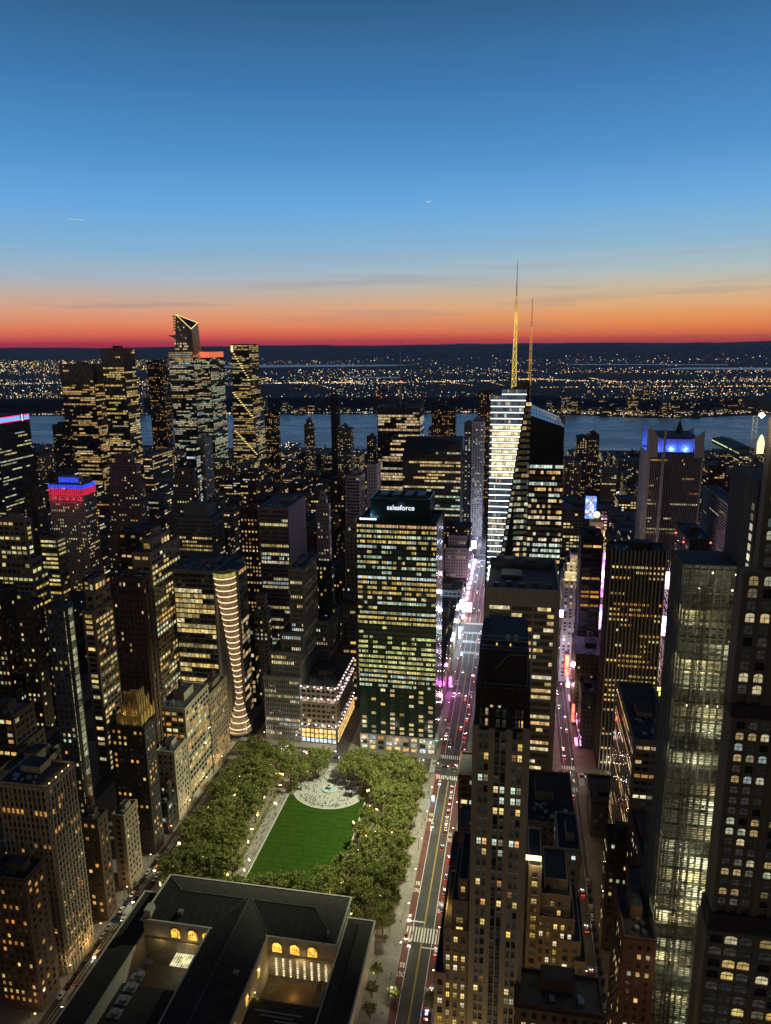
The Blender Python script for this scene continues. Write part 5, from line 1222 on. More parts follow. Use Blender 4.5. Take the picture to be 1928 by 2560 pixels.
m = MB(); m.quad((-190, 196, 17), (-177, 196, 17), (-177, 310, 17), (-190, 310, 17)); m.quad((-190, 187, 16.8), (-64.5, 187, 16.8), (-64.5, 196, 16.8), (-190, 196, 16.8)); m.quad((-111.9, 196, 12), (-78.01, 196, 12), (-78.01, 262, 12), (-111.9, 262, 12)); m.quad((-176.9, 196, 9), (-141.1, 196, 9), (-141.1, 262, 9), (-176.9, 262, 9)); m.build('flat_roof', slate, T)
m = MB(); [m.box(-111+1.2+rnd.uniform(0, 28), -109+1.2+rnd.uniform(0, 20)+8, y, y+.5, 12.01, 12.1) for y in range(200, 260, 2)]; m.build('roof_tiles', galv, T)['kind'] = 'stuff'
m = MB(); m.box(-112, -78, 262, 284.4, 2.0, 2.1); m.build('court_floor', pavepark, T)
m = MB(); m.box(-104, -86, 264, 278, 2.12, 6.5, 0, mt=1); m.box(-84.5, -80, 262, 276, 2.12, 12, 0, mt=1); m.build('court_pavilion', [marble, surf('tan_membrane', (.20, .14, .08))], T)
def archwin(X, z, w, h, g, Y=284.42):
    m = MB(); pts = [(X-w/2, z), (X+w/2, z), (X+w/2, z+h-w/2)]+[(X+w/2*math.cos(R(t)), z+h-w/2+w/2*math.sin(R(t))) for t in (20, 45, 70, 90, 110, 135, 160)]+[(X-w/2, z+h-w/2)]
    m.poly([(p[0], Y, p[1]) for p in pts], 0, g)
    for dx in (-w/4, 0, w/4): m.box(X+dx-.06, X+dx+.06, Y-.12, Y-.02, z, z+h-.4, 1)
    for dz in (1.3, 2.6): m.box(X-w/2, X+w/2, Y-.12, Y-.02, z+dz, z+dz+.1, 1)
    m.build('arched_window', [GW, darkst], T)
    s = MB()
    for i in range(9):
        a0, a1 = R(i*20), R(i*20+20); q = w/2+.5; P = lambda a, rr, yy: (X+rr*math.cos(a), yy, z+h-w/2+rr*math.sin(a))
        s.quad(P(a0, w/2+.05, Y-.3), P(a0, q, Y-.3), P(a1, q, Y-.3), P(a1, w/2+.05, Y-.3)); s.quad(P(a0, w/2+.05, Y-.3), P(a1, w/2+.05, Y-.3), P(a1, w/2+.05, Y), P(a0, w/2+.05, Y))
    s.build('arch_moulding', marble, T)
for px in (438, 480, 516): archwin(PZ(px, 2335, 284)[0], 16.2, 4.6, 5.6, (1.7, .85, .10))
for px in (692, 736, 780): archwin(PZ(px, 2375, 284)[0], 16.2, 4.6, 5.6, (1.9, .95, .12))
for i in range(8):
    X = -108+i*3.55; m = MB(); m.box(X-.45, X+.45, 284.1, 284.3, 3, 13, 0)
    for k in range(7): m.box(X-.5, X+.5, 284.0, 284.1, 3.9+k*1.4, 4.2+k*1.4, 1)
    for v in range(6): m.g[v] = (1.2, 1.0, .6)
    m.build('slit_window', [GW, marble], T)
m = MB()
for i in range(4): Y = 224+i*15; m.quad((-111.7, Y, 15), (-111.7, Y+3, 15), (-111.7, Y+3, 20), (-111.7, Y, 20), 0, (.9, .5, .08))
m.build('side_windows', GW, T)['kind'] = 'stuff'
for (X, Y, z, p, c) in ((-108, 280, 9, 420, (1, .68, .25)), (-95, 281.5, 13.5, 520, (1, .66, .22)), (-82, 280, 9, 300, (1, .68, .25)), (-95, 270, 9, 260, (1, .6, .2)), (-109.5, 262, 12, 260, (1, .6, .15)), (-109.5, 240, 14, 240, (1, .6, .15)), (-152, 281, 15, 380, (1, .66, .22)), (-168, 281, 14, 260, (1, .66, .22)), (-61, 290, 6, 300, (1, .65, .2)), (-61, 255, 6, 400, (1, .65, .2))):
    lamp('wall_light', T, (X+127, Y-285, z), p, c, .4)
m = MB(); [m.octa((X, Y, z), .35, 0, (7, 4.5, 1.2)) for X, Y, z in ((-110.6, 247, 13), (-110.6, 262, 15), (-110.8, 236, 11), (-61.5, 243, 4))]; m.build('wall_lantern', GL, T)['kind'] = 'stuff'
m = MB()
for (X, Y) in ((-160, 288), (-131.5, 262), (-119, 258)): m.box(X, X+2.4, Y, Y+2, ez+1.0, ez+3.4)
m.box(-83, -82, 287, 288, ez, ez+4); m.build('skylight', galv, T)
m = MB()
for k in range(24): X = -175+k*4.1; m.box(X, X+.12, 285.2, 314.2, ez+.0, ez+.02) if False else m.bar((X, 285.2, ez+.35), (min(max(X, -163), -92), 299, 30.1), .14)
for k in range(16): Y = 212+k*4.6; m.bar((-112.4, Y, ez+.35), (-126.3, Y+.2, 31.0), .14)
m.build('roof_seams', copper, T)['kind'] = 'stuff'
m = MB(); m.box(-177+.5, -173, 285, 290, ez, ez+4.5, 0); m.build('chimney', marble, T)
m = MB(); m.box(-160, -150, 276, 283.6, 7.8, 8.2, 0, (1.0, .9, .5)); [m.box(-160+i*1.2, -159.85+i*1.2, 275.9, 283.7, 8.2, 8.3, 1) for i in range(9)]; m.build('glazed_canopy', [GW, darkst], T)
m = MB()
for i in range(5): m.cone((-171+i*.3, 246+i*7, 9.2), 1.9, 1.7, 1.6, 10); m.box(-174.5, -168.5, 243.4+i*7, 248.6+i*7, 9, 9.4)
m.build('cooling_fan', galv, T)

# ================================================================ PARK
sheet('park_paving', pavepark, [(-194, 318), (-58, 318), (-58, 470), (-194, 470)], .19)
sheet('gravel_path', gravel, [(-156, 340), (-149, 340), (-149, 436), (-156, 436)], .22)
sheet('gravel_path', gravel, [(-149, 338), (-96, 338), (-96, 346), (-149, 346)], .22)
arc = [(-122+26*math.cos(R(a)), 443+24*math.sin(R(a))) for a in range(206, 335, 8)]
sheet('lawn', lawn_m, [(-148.5, 346.3), (-95, 346.3), (-95, 431)]+arc[::-1]+[(-148.5, 431)], .24)
sheet('terrace', surf('terrace_paving', (.29, .29, .285), var=.2, scale=.8), arc+[(-100, 446), (-113, 456), (-115, 470), (-129, 470), (-131, 456), (-144, 446)], .28)
T = empty('balustrade', (-122, 420, 0), 'curved white kerb step between the fountain terrace and the lawn', 'kerb'); m = MB()
for (p, q) in zip(arc[:-1], arc[1:]): m.bar((p[0], p[1], .45), (q[0], q[1], .45), .55)
m.build('kerb', white, T)
m = MB()
for (p, q) in zip(arc[:-1], arc[1:]): m.bar((-122+(p[0]+122)*.82, 443+(p[1]-443)*.82, .5), (-122+(q[0]+122)*.82, 443+(q[1]-443)*.82, .5), .5)
m.build('step', white, T)
T = empty('lawn_edging', (-148.5, 388, 0), 'thin white stone edging along the left side of the lawn', 'kerb'); m = MB(); m.box(-148.9, -148.4, 346, 431, .2, .6); m.build('edging', white, T)
T = empty('lawn_edging', (-94.5, 388, 0), 'thin white stone edging along the right side of the lawn under the trees', 'kerb'); m = MB(); m.box(-94.9, -94.4, 346, 431, .2, .6); m.build('edging', white, T)
T = empty('lawn_edging', (-122, 346, 0), 'thin white stone edging along the near end of the lawn', 'kerb'); m = MB(); m.box(-148.4, -94.9, 345.8, 346.2, .2, .6); m.build('edging', white, T)
T = empty('fountain', (-122, 442, 0), 'round tiered stone fountain in the crowd above the lawn', 'fountain')
m = MB(); m.cone((-122, 442, .28), 5.4, 5.4, .8, 28, cap=False); m.cone((-122, 442, .28), 4.6, 4.6, .8, 28, cap=False)
for i in range(28): a0, a1 = R(i*360/28), R((i+1)*360/28); m.quad(*[(-122+r_*math.cos(a), 442+r_*math.sin(a), 1.08) for r_, a in ((5.4, a0), (5.4, a1), (4.6, a1), (4.6, a0))])
m.build('basin', marble, T); m = MB(); m.cone((-122, 442, .3), 4.6, 4.6, .45, 28); m.build('pool', water_m, T)
m = MB(); m.cone((-122, 442, .7), .9, .55, 1.8, 14); m.cone((-122, 442, 2.4), .6, 2.1, .6, 20); m.cone((-122, 442, 3.0), .4, .3, 1.1, 12); m.cone((-122, 442, 4.1), .3, 1.0, .35, 14); m.cone((-122, 442, 4.45), .35, .05, .8, 8); m.build('pedestal', marble, T)

# trees
def tree_meshes(seed, h, w, nleaf, leaf=.55):
    r_ = random.Random(seed); b = MB(); th = h*.36; pts = [(0, 0, 0)]
    for k in range(1, 4): pts.append((r_.uniform(-.2, .2)*k, r_.uniform(-.2, .2)*k, th*k/3))
    for p, q, wd in zip(pts[:-1], pts[1:], (.62, .5, .42)): b.bar(p, q, wd)
    ends = []
    for i in range(7):
        a = i*6.283/7+r_.uniform(-.3, .3); r1 = w*r_.uniform(.14, .25); z1 = h*r_.uniform(.5, .62); mid = (math.cos(a)*r1, math.sin(a)*r1, z1); b.bar(pts[-1], mid, .28)
        for j in range(2):
            a2 = a+r_.uniform(-.6, .6); r2 = w*r_.uniform(.28, .44); e = (math.cos(a2)*r2, math.sin(a2)*r2, h*r_.uniform(.62, .9)); b.bar(mid, e, .14); ends.append(e)
    lf = MB(); cl = list(ends)
    for i in range(17):
        a = r_.uniform(0, 6.283); u = r_.random()**.5; zz = r_.uniform(-.55, 1); rr = w/2*u*math.sqrt(max(.05, 1-.75*zz*zz))
        cl.append((math.cos(a)*rr, math.sin(a)*rr, h*.70+zz*h*.28))
    for i in range(nleaf):
        c = cl[r_.randrange(len(cl))]; s = w*.062
        p = Vector((c[0]+r_.gauss(0, s), c[1]+r_.gauss(0, s), c[2]+r_.gauss(0, s*.75))); n = Vector((r_.gauss(0, 1), r_.gauss(0, 1), r_.gauss(.5, 1))).normalized()
        t = n.orthogonal().normalized()*leaf*r_.uniform(.5, 1.1); u_ = n.cross(t).normalized()*t.length*.8
        lf.quad(p-t-u_, p+t-u_, p+t+u_, p-t+u_)
    return b.mesh('trunk', bark), lf.mesh('crown', leafm)
TV = [tree_meshes(i, hh, ww, 1650, .42) for i, (hh, ww) in enumerate(((17, 13.5), (16, 12.5), (19, 14.5), (17.5, 13), (14, 11)))]
def tree(x, y, z, label, group, sc_=1.0, v=None, name='plane_tree'):
    v = rnd.randrange(5) if v is None else v
    root = empty(name, (x, y, z), label, 'tree', group); root.rotation_euler.z = rnd.uniform(0, 6.28); root.scale = (sc_, sc_, sc_*rnd.uniform(.92, 1.1))
    link('trunk', TV[v][0], root); link('crown', TV[v][1], root); return root
trees = []
y = 322
while y < 470:
    x = -190 + (4 if int(y/7.6) % 2 else 0)
    while x < -58:
        jx, jy = x+rnd.uniform(-1.5, 1.5), y+rnd.uniform(-1.5, 1.5)
        inlawn = -159 < jx < -90 and 336 < jy < 436; terr = (-137 < jx < -106 and 428 < jy < 446) or (-131 < jx < -113 and 446 <= jy < 471)
        if inlawn and jy < 345 and (jx > -112): inlawn = False
        if inlawn and jx < -152 and jx > -160 and jy < 352: inlawn = False
        hedge = -150 < jx < -142 and jy > 436
        if not inlawn and not terr and not hedge and not (-195 < jx < -158 and jy < 330) and rnd.random() < .93: trees.append((jx, jy))
        x += 7.6
    y += 7.6
rp = random.Random(5); spots = []
for gx in range(-190, -58, 11):
    for gy in range(322, 470, 12):
        x, y = gx+rp.uniform(-4, 4), gy+rp.uniform(-4, 4)
        if -149 < x < -96 and y < 445: continue
        if -142 < x < -101 and y > 425: continue
        spots.append((x, y))
trees = [t for t in trees if min((t[0]-q[0])**2+(t[1]+1.5-q[1])**2 for q in spots) > 7.5]
for (x, y) in trees:
    if x > -92: lb, g = 'leafy plane tree in the dense block right of the lawn', 'plane trees right of the lawn'
    elif x < -150 and y < 436: lb, g = 'leafy plane tree in the grove left of the lawn', 'plane trees left of the lawn'
    elif y > 430: lb, g = 'leafy plane tree in the grove above the lawn beside the fountain plaza', 'plane trees above the lawn'
    else: lb, g = 'leafy plane tree at the near edge of the lawn behind the library', 'plane trees at the near end of the lawn'
    tree(x, y, .2, lb, g, rnd.uniform(.88, 1.12))
for (px, py, lb) in ((987, 2505, 'dark round street tree on the pavement beside the library street'), (1075, 2520, 'small dark street tree at the kerb left of the stepped tower'), (1155, 1975, 'autumn tinted street tree at the avenue corner by the crosswalk')):
    x, y = PG(px, py); tree(x, y, .15, lb, None, .55, 4, 'street_tree')
for k in range(9): tree(-60+rnd.uniform(-1, 1), 205+k*11, .2, 'dark tree beside the library wall along the bus lane street', 'dark trees along the library wall', .5, None, 'garden_tree')
# hedges and kiosks
hm = MB()
for (cx_, cy__, lx, ly) in ((-147.5, 440, 3, 5), (-96.5, 438, 3.4, 6), (-157.2, 388, .8, 45), (-92.5, 388, .6, 40)):
    for i in range(int(lx*ly*14)):
        p = Vector((cx_+rnd.uniform(-lx, lx), cy__+rnd.uniform(-ly, ly), rnd.uniform(.3, 1.6))); n = Vector((rnd.gauss(0, 1), rnd.gauss(0, 1), rnd.gauss(.6, 1))).normalized(); t = n.orthogonal().normalized()*.35; u_ = n.cross(t).normalized()*.3
        hm.quad(p-t-u_, p+t-u_, p+t+u_, p-t+u_)
tag(hm.build('shrubbery', leafm), 'dark low shrubbery and ivy beds edging the lawn and terrace', 'shrubbery', None, 'stuff')
def kiosk(px, py, label, c):
    x, y = PG(px, py); T = empty('kiosk', (x, y, .2), label, 'kiosk'); m = MB(); m.box(x-2, x+2, y-1.5, y+1.5, .2, 3, 0); m.build('stall', metal, T)
    m = MB(); m.poly([(x-2.6, y-2.1, 3), (x+2.6, y-2.1, 3), (x, y, 4.4)]); m.poly([(x+2.6, y-2.1, 3), (x+2.6, y+2.1, 3), (x, y, 4.4)]); m.poly([(x+2.6, y+2.1, 3), (x-2.6, y+2.1, 3), (x, y, 4.4)]); m.poly([(x-2.6, y+2.1, 3), (x-2.6, y-2.1, 3), (x, y, 4.4)]); m.build('awning', copper, T)
    m = MB(); m.box(x-1.8, x+1.8, y-1.62, y-1.52, 1.1, 2.6, 0, c); m.build('lit_counter', GL, T); lamp('kiosk_light', T, (0, -2.5, 2.2), 160, c[:3] if max(c) <= 1 else tuple(v/max(c) for v in c), .3)
kiosk(705, 1938, 'golden glowing kiosk among trees at the upper left corner of the lawn', (5, 2.8, .7))
kiosk(592, 1990, 'small lit kiosk under the trees left of the lawn', (3, 2.2, 1.0))
kiosk(720, 1868, 'bluish lit stall beneath the trees in front of the lamp lit store', (1.2, 2.4, 2.4))

# ================================================================ PEOPLE
def person_mesh(seed):
    r_ = random.Random(seed); me = bpy.data.meshes.new('body'); st = r_.uniform(.06, .22)
    V = [(0, 0, .98), (0, 0, 1.2), (0, 0, 1.42), (0, 0, 1.55), (0, .02, 1.70), (-.17, 0, 1.42), (-.24, .04, 1.16), (-.22, -.06, .92), (.17, 0, 1.42), (.24, -.04, 1.16), (.22, .08, .92),
         (-.1, 0, .9), (-.11, st, .5), (-.11, st*1.1, .08), (-.11, st*1.1-.16, .04), (.1, 0, .9), (.11, -st, .5), (.11, -st*1.4, .08), (.11, -st*1.4-.16, .04)]
    Ed = [(0, 1), (1, 2), (2, 3), (3, 4), (2, 5), (5, 6), (6, 7), (2, 8), (8, 9), (9, 10), (0, 11), (11, 12), (12, 13), (13, 14), (0, 15), (15, 16), (16, 17), (17, 18)]
    rad_ = [.16, .15, .17, .06, .115, .075, .055, .04, .075, .055, .04, .11, .075, .05, .045, .11, .075, .05, .045]
    me.from_pydata(V, Ed, []); o = bpy.data.objects.new('tmp', me); col.objects.link(o)
    o.modifiers.new('s', 'SKIN'); sv = me.skin_vertices[0].data
    for i, q in enumerate(rad_): sv[i].radius = (q, q*.85); 
    sv[0].use_root = True
    dg = bpy.context.evaluated_depsgraph_get(); dg.update(); n = bpy.data.meshes.new_from_object(o.evaluated_get(dg)); n.name = 'body'
    bpy.data.objects.remove(o)
    cl_ = [surf('jacket_%d' % seed, [(.03, .03, .04), (.25, .25, .26), (.06, .07, .12), (.14, .05, .04), (.35, .33, .3)][seed % 5], var=.1), surf('trousers', (.03, .035, .05), var=.2), surf('skin', (.42, .27, .2), var=.1), surf('hair', (.03, .02, .015), var=.1)]
    n.materials.clear(); [n.materials.append(q) for q in cl_]
    for p in n.polygons: z = p.center.z; p.material_index = 1 if z < .93 else (0 if z < 1.5 else (3 if z > 1.7 or p.center.y > .05 else 2)); p.use_smooth = True
    return n
PM = [person_mesh(i) for i in range(5)]
JK = ['black', 'grey', 'navy', 'dark red', 'cream']
def person(x, y, z, where, group):
    k = rnd.randrange(5); o = link('person', PM[k], None, (x, y, z), rnd.uniform(0, 6.28)); s = rnd.uniform(.93, 1.06); o.scale = (s, s, s); WORLD[o.name] = (x, y, z)
    tag(o, 'person in a %s jacket %s' % (JK[k], where), 'person', group)
n = 0
while n < 190:
    a, r_ = rnd.uniform(0, 6.28), 7+17*rnd.random()**.6; x, y = -122+r_*math.cos(a)*1.05, 442+r_*math.sin(a)
    if y > 468 or (y < 443 and r_ > 22.5) or x < -143 or x > -101: continue
    person(x, y, .28, 'in the crowd around the fountain', 'crowd around the fountain'); n += 1
for i in range(75): person(rnd.uniform(-155.5, -149.5), 341+92*i/75+rnd.uniform(-1, 1), .22, 'on the pale path along the left of the lawn', 'people on the path left of the lawn')
for i in range(26): person(-146+50*i/26+rnd.uniform(-.8, .8), rnd.uniform(341, 345), .22, 'at the near edge of the lawn', 'people at the near edge of the lawn')
for i in range(26): person(rnd.uniform(-55.5, -51.6), rnd.uniform(200, 470), .15, 'on the pavement between park and bus lane', 'people on the park side pavement')
for i in range(14): person(rnd.uniform(-30.5, -27), rnd.uniform(400, 470), .15, 'on the pavement by the avenue crossing', 'people by the avenue crossing')
for i in range(12): person(rnd.uniform(-214.5, -209.8) if 0 else rnd.uniform(-209.9, -208.9), rnd.uniform(250, 400), .15, 'on the pavement of the street left of the park', 'people left of the park')
for i in range(24): person(rnd.uniform(-56, -30), rnd.choice((499, 495, 470, 466))+rnd.uniform(-2, 2), .15, 'crossing at the avenue corner', 'people crossing at the avenue')
for i in range(6): person(rnd.uniform(-50, -33), rnd.uniform(320, 328), .08, 'on the wide crosswalk in mid block', 'people on the mid block crosswalk')

# ================================================================ VEHICLES
def car_paint(name, c): m, nt, b = newmat(name); b.inputs['Base Color'].default_value = (*c, 1); b.inputs['Roughness'].default_value = .3; b.inputs['Coat Weight'].default_value = .5; return m
CP = {'black': (.01, .01, .012), 'white': (.6, .6, .6), 'silver': (.3, .31, .32), 'yellow': (.6, .33, .02), 'red': (.3, .02, .02), 'dark blue': (.02, .03, .08)}
CPM = {k: car_paint('car_paint_'+k.replace(' ', '_'), v) for k, v in CP.items()}
cglass = surf('car_glass', (.01, .012, .014), rough=.08, var=0); rubber = surf('rubber', (.015, .015, .015), var=0)
def extr(prof, w, m_=0, mb=None):
    b = mb or MB(); n = len(prof)
    L_ = [(-w, y, z) for y, z in prof]; R_ = [(w, y, z) for y, z in prof]
    b.poly(L_[::-1], m_); b.poly(R_, m_)
    for i in range(n): j = (i+1) % n; b.quad(L_[i], L_[j], R_[j], R_[i], m_)
    return b
carbody = {}
def car_parts():
    lo = extr([(-2.25, .35), (2.3, .35), (2.35, .75), (1.2, .98), (-1.5, 1.02), (-2.3, .9)], .92)
    roof_ = extr([(-1.35, 1.40), (.35, 1.42), (.2, 1.47), (-1.2, 1.46)], .70)
    cabin = MB(); bt = [(-.86, -1.75, 1.0), (.86, -1.75, 1.0), (.86, 1.15, .98), (-.86, 1.15, .98)]; tp = [(-.7, -1.25, 1.42), (.7, -1.25, 1.42), (.7, .35, 1.42), (-.7, .35, 1.42)]
    for i in range(4): j = (i+1) % 4; cabin.quad(bt[i], bt[j], tp[j], tp[i])
    cabin.quad(*tp)
    wh = MB(); n = 14
    for s in (-1,): pass
    V0 = len(wh.v)
    for xx in (-.11, .11): wh.v += [(xx, .34*math.cos(6.283*i/n), .34*math.sin(6.283*i/n)) for i in range(n)]
    for i in range(n): wh.f.append((i, (i+1) % n, n+(i+1) % n, n+i)); wh.m.append(0); wh.g.append((0, 0, 0))
    wh.f += [tuple(range(n))[::-1], tuple(range(n, 2*n))]; wh.m += [0, 0]; wh.g += [(0, 0, 0)]*2
    hl = MB(); hl.box(-.18, .18, 0, .06, -.09, .09, 0, (22, 20, 16), bottom=True); tl = MB(); tl.box(-.2, .2, -.06, 0, -.09, .09, 0, (9, .35, .2), bottom=True)
    return lo, roof_, cabin.mesh('windows', cglass), wh.mesh('wheel', rubber), hl.mesh('headlight', GL), tl.mesh('taillight', GL)
LO, RO, CAB, WHL, HLM, TLM = car_parts()
BODY = {k: (LO.mesh('body', m_), RO.mesh('roof', m_)) for k, m_ in CPM.items()}
def car(x, y, rz, colr, where, group=None, lights=True, label=None, brake=False, z=.06):
    """local +y is the car's front"""
    T = empty('parked_car' if not lights else ('taxi' if colr == 'yellow' else 'car'), (x, y, z), label or '%s car %s' % (colr, where), 'taxi' if colr == 'yellow' else 'car', group); T.rotation_euler.z = rz
    bo = link('body', BODY[colr][0], T); link('roof', BODY[colr][1], T); link('windows', CAB, T)
    for sx in (-.85, .85):
        for yy in (-1.4, 1.4): link('wheel', WHL, T, (sx, yy, .34))
    if lights:
        for sx in (-.65, .65): link('headlight', HLM, bo, (sx, 2.33, .68)); link('taillight', TLM, bo, (sx, -2.3, .78))
        c, s = math.cos(rz), math.sin(rz)
        lamp('headlight_beam', T, (0, 3.2, .9), 130, (1, .95, .85), .15)
        if brake: lamp('brake_glow', T, (0, -3.0, .8), 110, (1, .05, .03), .15)
    return T
colr = ['black', 'white', 'silver', 'black', 'dark blue', 'black', 'yellow', 'red', 'black', 'white']
WST, EST, NTH, STH = 0, math.pi, -math.pi/2, math.pi/2
for i in range(8): car(-37.9+rnd.uniform(-.15, .15), 408+i*6.9, WST, colr[i % 10] if i != 6 else 'silver', 'in the queue with red tail lights before the avenue', 'cars queuing before the avenue', brake=True)
for (px, py, h_, c, lb) in ((1081, 2065, EST, 'silver', 'silver car with headlights on in the left lanes beside the park'), (1105, 2122, WST, 'black', 'black car in the centre of the bus lane street'), (1122, 2148, WST, 'red', 'red tail lit car at the right kerb of the bus lane street'), (1116, 2196, WST, 'black', 'black car with red lights at the right kerb, mid street'),
        (1112, 2232, WST, 'dark blue', 'dark parked van-like car below the black kerb car'), (1105, 2275, WST, 'black', 'dark car parked near the yellow lit wing'), (1022, 2297, EST, 'white', 'white car waiting left of the wide crosswalk'), (1011, 2340, EST, 'red', 'dark red car stopped at the wide crosswalk beside the trees'), (1024, 2360, EST, 'white', 'white car below the wide crosswalk on the left'), (1090, 2382, WST, 'white', 'white car at the right kerb below the wide crosswalk'),
        (1088, 2485, WST, 'silver', 'silver parked car under the small dark tree'), (1083, 1996, EST, 'silver', 'silver car beside the blue lit kiosk sign')):
    x, y = PG(px, py); x = max(-49.6, min(-32.8, x)); car(x, y, h_, c, '', None, True, lb, brake=h_ == WST)
x, y = PG(1066, 2540); T = car(max(x, -34), y, WST, 'white', '', None, True, 'white police car with blue and red roof lights at the bottom of the street')
m = MB(); b0 = (T.location.x, T.location.y, .06); m.box(b0[0]-.6, b0[0], b0[1]-.5, b0[1]-.2, 1.5, 1.75, 0, (.5, 1.5, 9)); m.box(b0[0], b0[0]+.6, b0[1]-.5, b0[1]-.2, 1.5, 1.75, 0, (8, .3, .3)); m.build('light_bar', GL, T); lamp('siren_light', T, (0, 0, 2.2), 260, (.3, .45, 1), .2)
k = 0
for (px, py, h_, c, lb) in ((840, 1895, NTH, 'dark blue', 'dark car on the avenue above the fountain plaza'), (882, 1896, NTH, 'white', 'white car on the avenue between tree tops'), (1028, 1902, NTH, 'yellow', 'yellow taxi in the avenue beside the white van-like car'), (1052, 1902, NTH, 'white', 'white van-like car beside the yellow taxi on the avenue'), (1088, 1910, NTH, 'silver', 'silver car entering the junction on the avenue'), (1112, 1917, NTH, 'black', 'black car in the middle of the junction'),
        (1135, 1916, NTH, 'red', 'red glowing car in the junction'), (1156, 1926, NTH, 'yellow', 'yellow taxi leaving the junction to the right'), (1100, 1958, EST, 'white', 'white car by the lower crosswalk of the junction'), (1403, 1940, NTH, 'white', 'white car on the avenue in the right junction'), (1427, 1953, NTH, 'yellow', 'yellow taxi in the right junction'), (1418, 1932, NTH, 'black', 'black car in the right junction behind the taxi'), (1432, 1996, WST, 'red', 'red lit car waiting at the right junction'), (1455, 1943, NTH, 'black', 'dark car at the right edge of the right junction')):
    x, y = PG(px, py); car(x, max(475, min(491, y)) if h_ == NTH else y, h_, c, '', None, True, lb, brake=c == 'red')
rc = random.Random(41)
for i in range(34):
    lane = rc.choice((-48.8, -44.5, -38.3, -34.5)); y = 500+rc.uniform(0, 235) if i < 18 else 766+rc.uniform(0, 250)
    h_ = EST if lane < -41 else WST; car(lane, y, h_, rc.choice(colr), 'on the bright street beyond the junction', 'cars on the bright street beyond the junction', brake=h_ == WST)
for i in range(17): Y = 258+i*6.1+rc.uniform(-.5, .5); car(-207.4, Y, EST, rc.choice(colr[:6]), 'parked at the kerb of the street left of the park', 'cars parked left of the park', lights=False)
for i in range(15): Y = 300+i*7+rc.uniform(-1, 1); car(-200.7, Y, EST, rc.choice(colr[:6]), 'parked along the park edge on the left street', 'cars parked along the park edge', lights=False)
for i, (Y, c) in enumerate(((262, 'black'), (283, 'white'), (322, 'black'), (347, 'yellow'), (392, 'white'))): car(-204, Y, EST, c, '', None, True, ['black', 'white', 'black sedan-like', 'yellow', 'white hatchback-like'][i]+' car with headlights on, %s along the street left of the park' % ['nearest', 'second', 'third', 'fourth', 'last'][i])
for i in range(22): Y = 232+i*7.0+rc.uniform(-.6, .6); car(47.6, Y, WST, rc.choice(colr[:6]), 'parked at the kerb of the narrow street on the right', 'cars parked in the narrow right street', lights=False)
for i in range(6): Y = 252+i*30+rc.uniform(-4, 4); car(43.8, Y, WST, rc.choice(('white', 'silver', 'red', 'black')), 'driving along the narrow street on the right', 'cars driving in the narrow right street', brake=i % 2 == 0)
for i in range(12): Y = 505+i*20+rc.uniform(-6, 6); car(rc.choice((41.5, 45.6)), Y, WST, rc.choice(colr), 'in the pink lit street beyond the right junction', 'cars in the pink lit street', brake=i % 3 == 0)
for i in range(26): X = -190+i*12+rc.uniform(-4, 4); car(X, rc.choice((477, 481, 485.5, 489.5)), NTH, rc.choice(colr), 'in the avenue traffic behind the park trees', 'cars in the avenue traffic', brake=rc.random() < .3) if not (-60 < X < -25 or 30 < X < 60) else None
def truck(px, py, label):
    x, y = PG(px, py); x = max(-206, min(-202.5, x)); T = empty('box_truck', (x, y, .06), label, 'truck'); T.rotation_euler.z = EST
    for nm, mt, (a, b, c, d, e, f) in (('cargo_box', white, (-1.2, 1.2, -4.5, 2.0, .9, 3.4)), ('cab', CPM['white'], (-1.05, 1.05, 2.1, 4.2, .5, 2.3)), ('chassis', darkst, (-1.0, 1.0, -4.4, 4.1, .45, .89))):
        m = MB(); m.box(a, b, c, d, e, f, bottom=True); link(nm, m.mesh(nm, mt), T)
    m = MB(); m.box(-.95, .95, 4.15, 4.24, 1.4, 2.15); link('windscreen', m.mesh('windscreen', cglass), T)
    for sx in (-.95, .95):
        for yy in (-3, 3): link('wheel', WHL, T, (sx, yy, .4))
    for sx in (-.7, .7): link('headlight', HLM, T, (sx, 4.22, .8))
truck(336, 2293, 'white box truck driving on the street left of the library'); truck(191, 2505, 'white box truck nearest the bottom edge, left street')

# ================================================================ STREET LAMPS (each carries its own light)
lampm = MB(); lampm.bar((0, 0, 0), (0, 0, 8.6), .18); lampm.bar((0, 0, 8.5), (1.9, 0, 8.9), .12); LPM = lampm.mesh('pole', metal)
def lampmesh(c, s=1.0): m = MB(); m.box(-.35*s, .35*s, -.16*s, .16*s, -.12, .06, 0, c, bottom=True); return m.mesh('lamp_head', GL)
HW = lampmesh((9, 7.6, 5.2)); HC = lampmesh((8, 8.6, 9)); HA = lampmesh((9, 5.5, 2))
def street_lamp(x, y, side, head, power, c, label, group):
    T = empty('street_lamp', (x, y, .15), label, 'street lamp', group); T.rotation_euler.z = 0 if side > 0 else math.pi
    link('pole', LPM, T); link('lamp_head', head, T, (2.0, 0, 8.85)); lamp('lamplight', T, (2.0, 0, 8.3), power, c, .25)
PW = 1500
for i in range(10):
    Y = 200+i*27; wc = (1, .80, .52)
    street_lamp(-52.4, Y, 1, HW, PW*1.15, wc, 'street lamp on the park side of the bus lane street', 'street lamps on the park side of the bus lane street')
    street_lamp(-30.2, Y+13, -1, HW, PW*.55, (1, .82, .58), 'street lamp at the foot of the stepped tower block', 'street lamps on the right of the bus lane street')
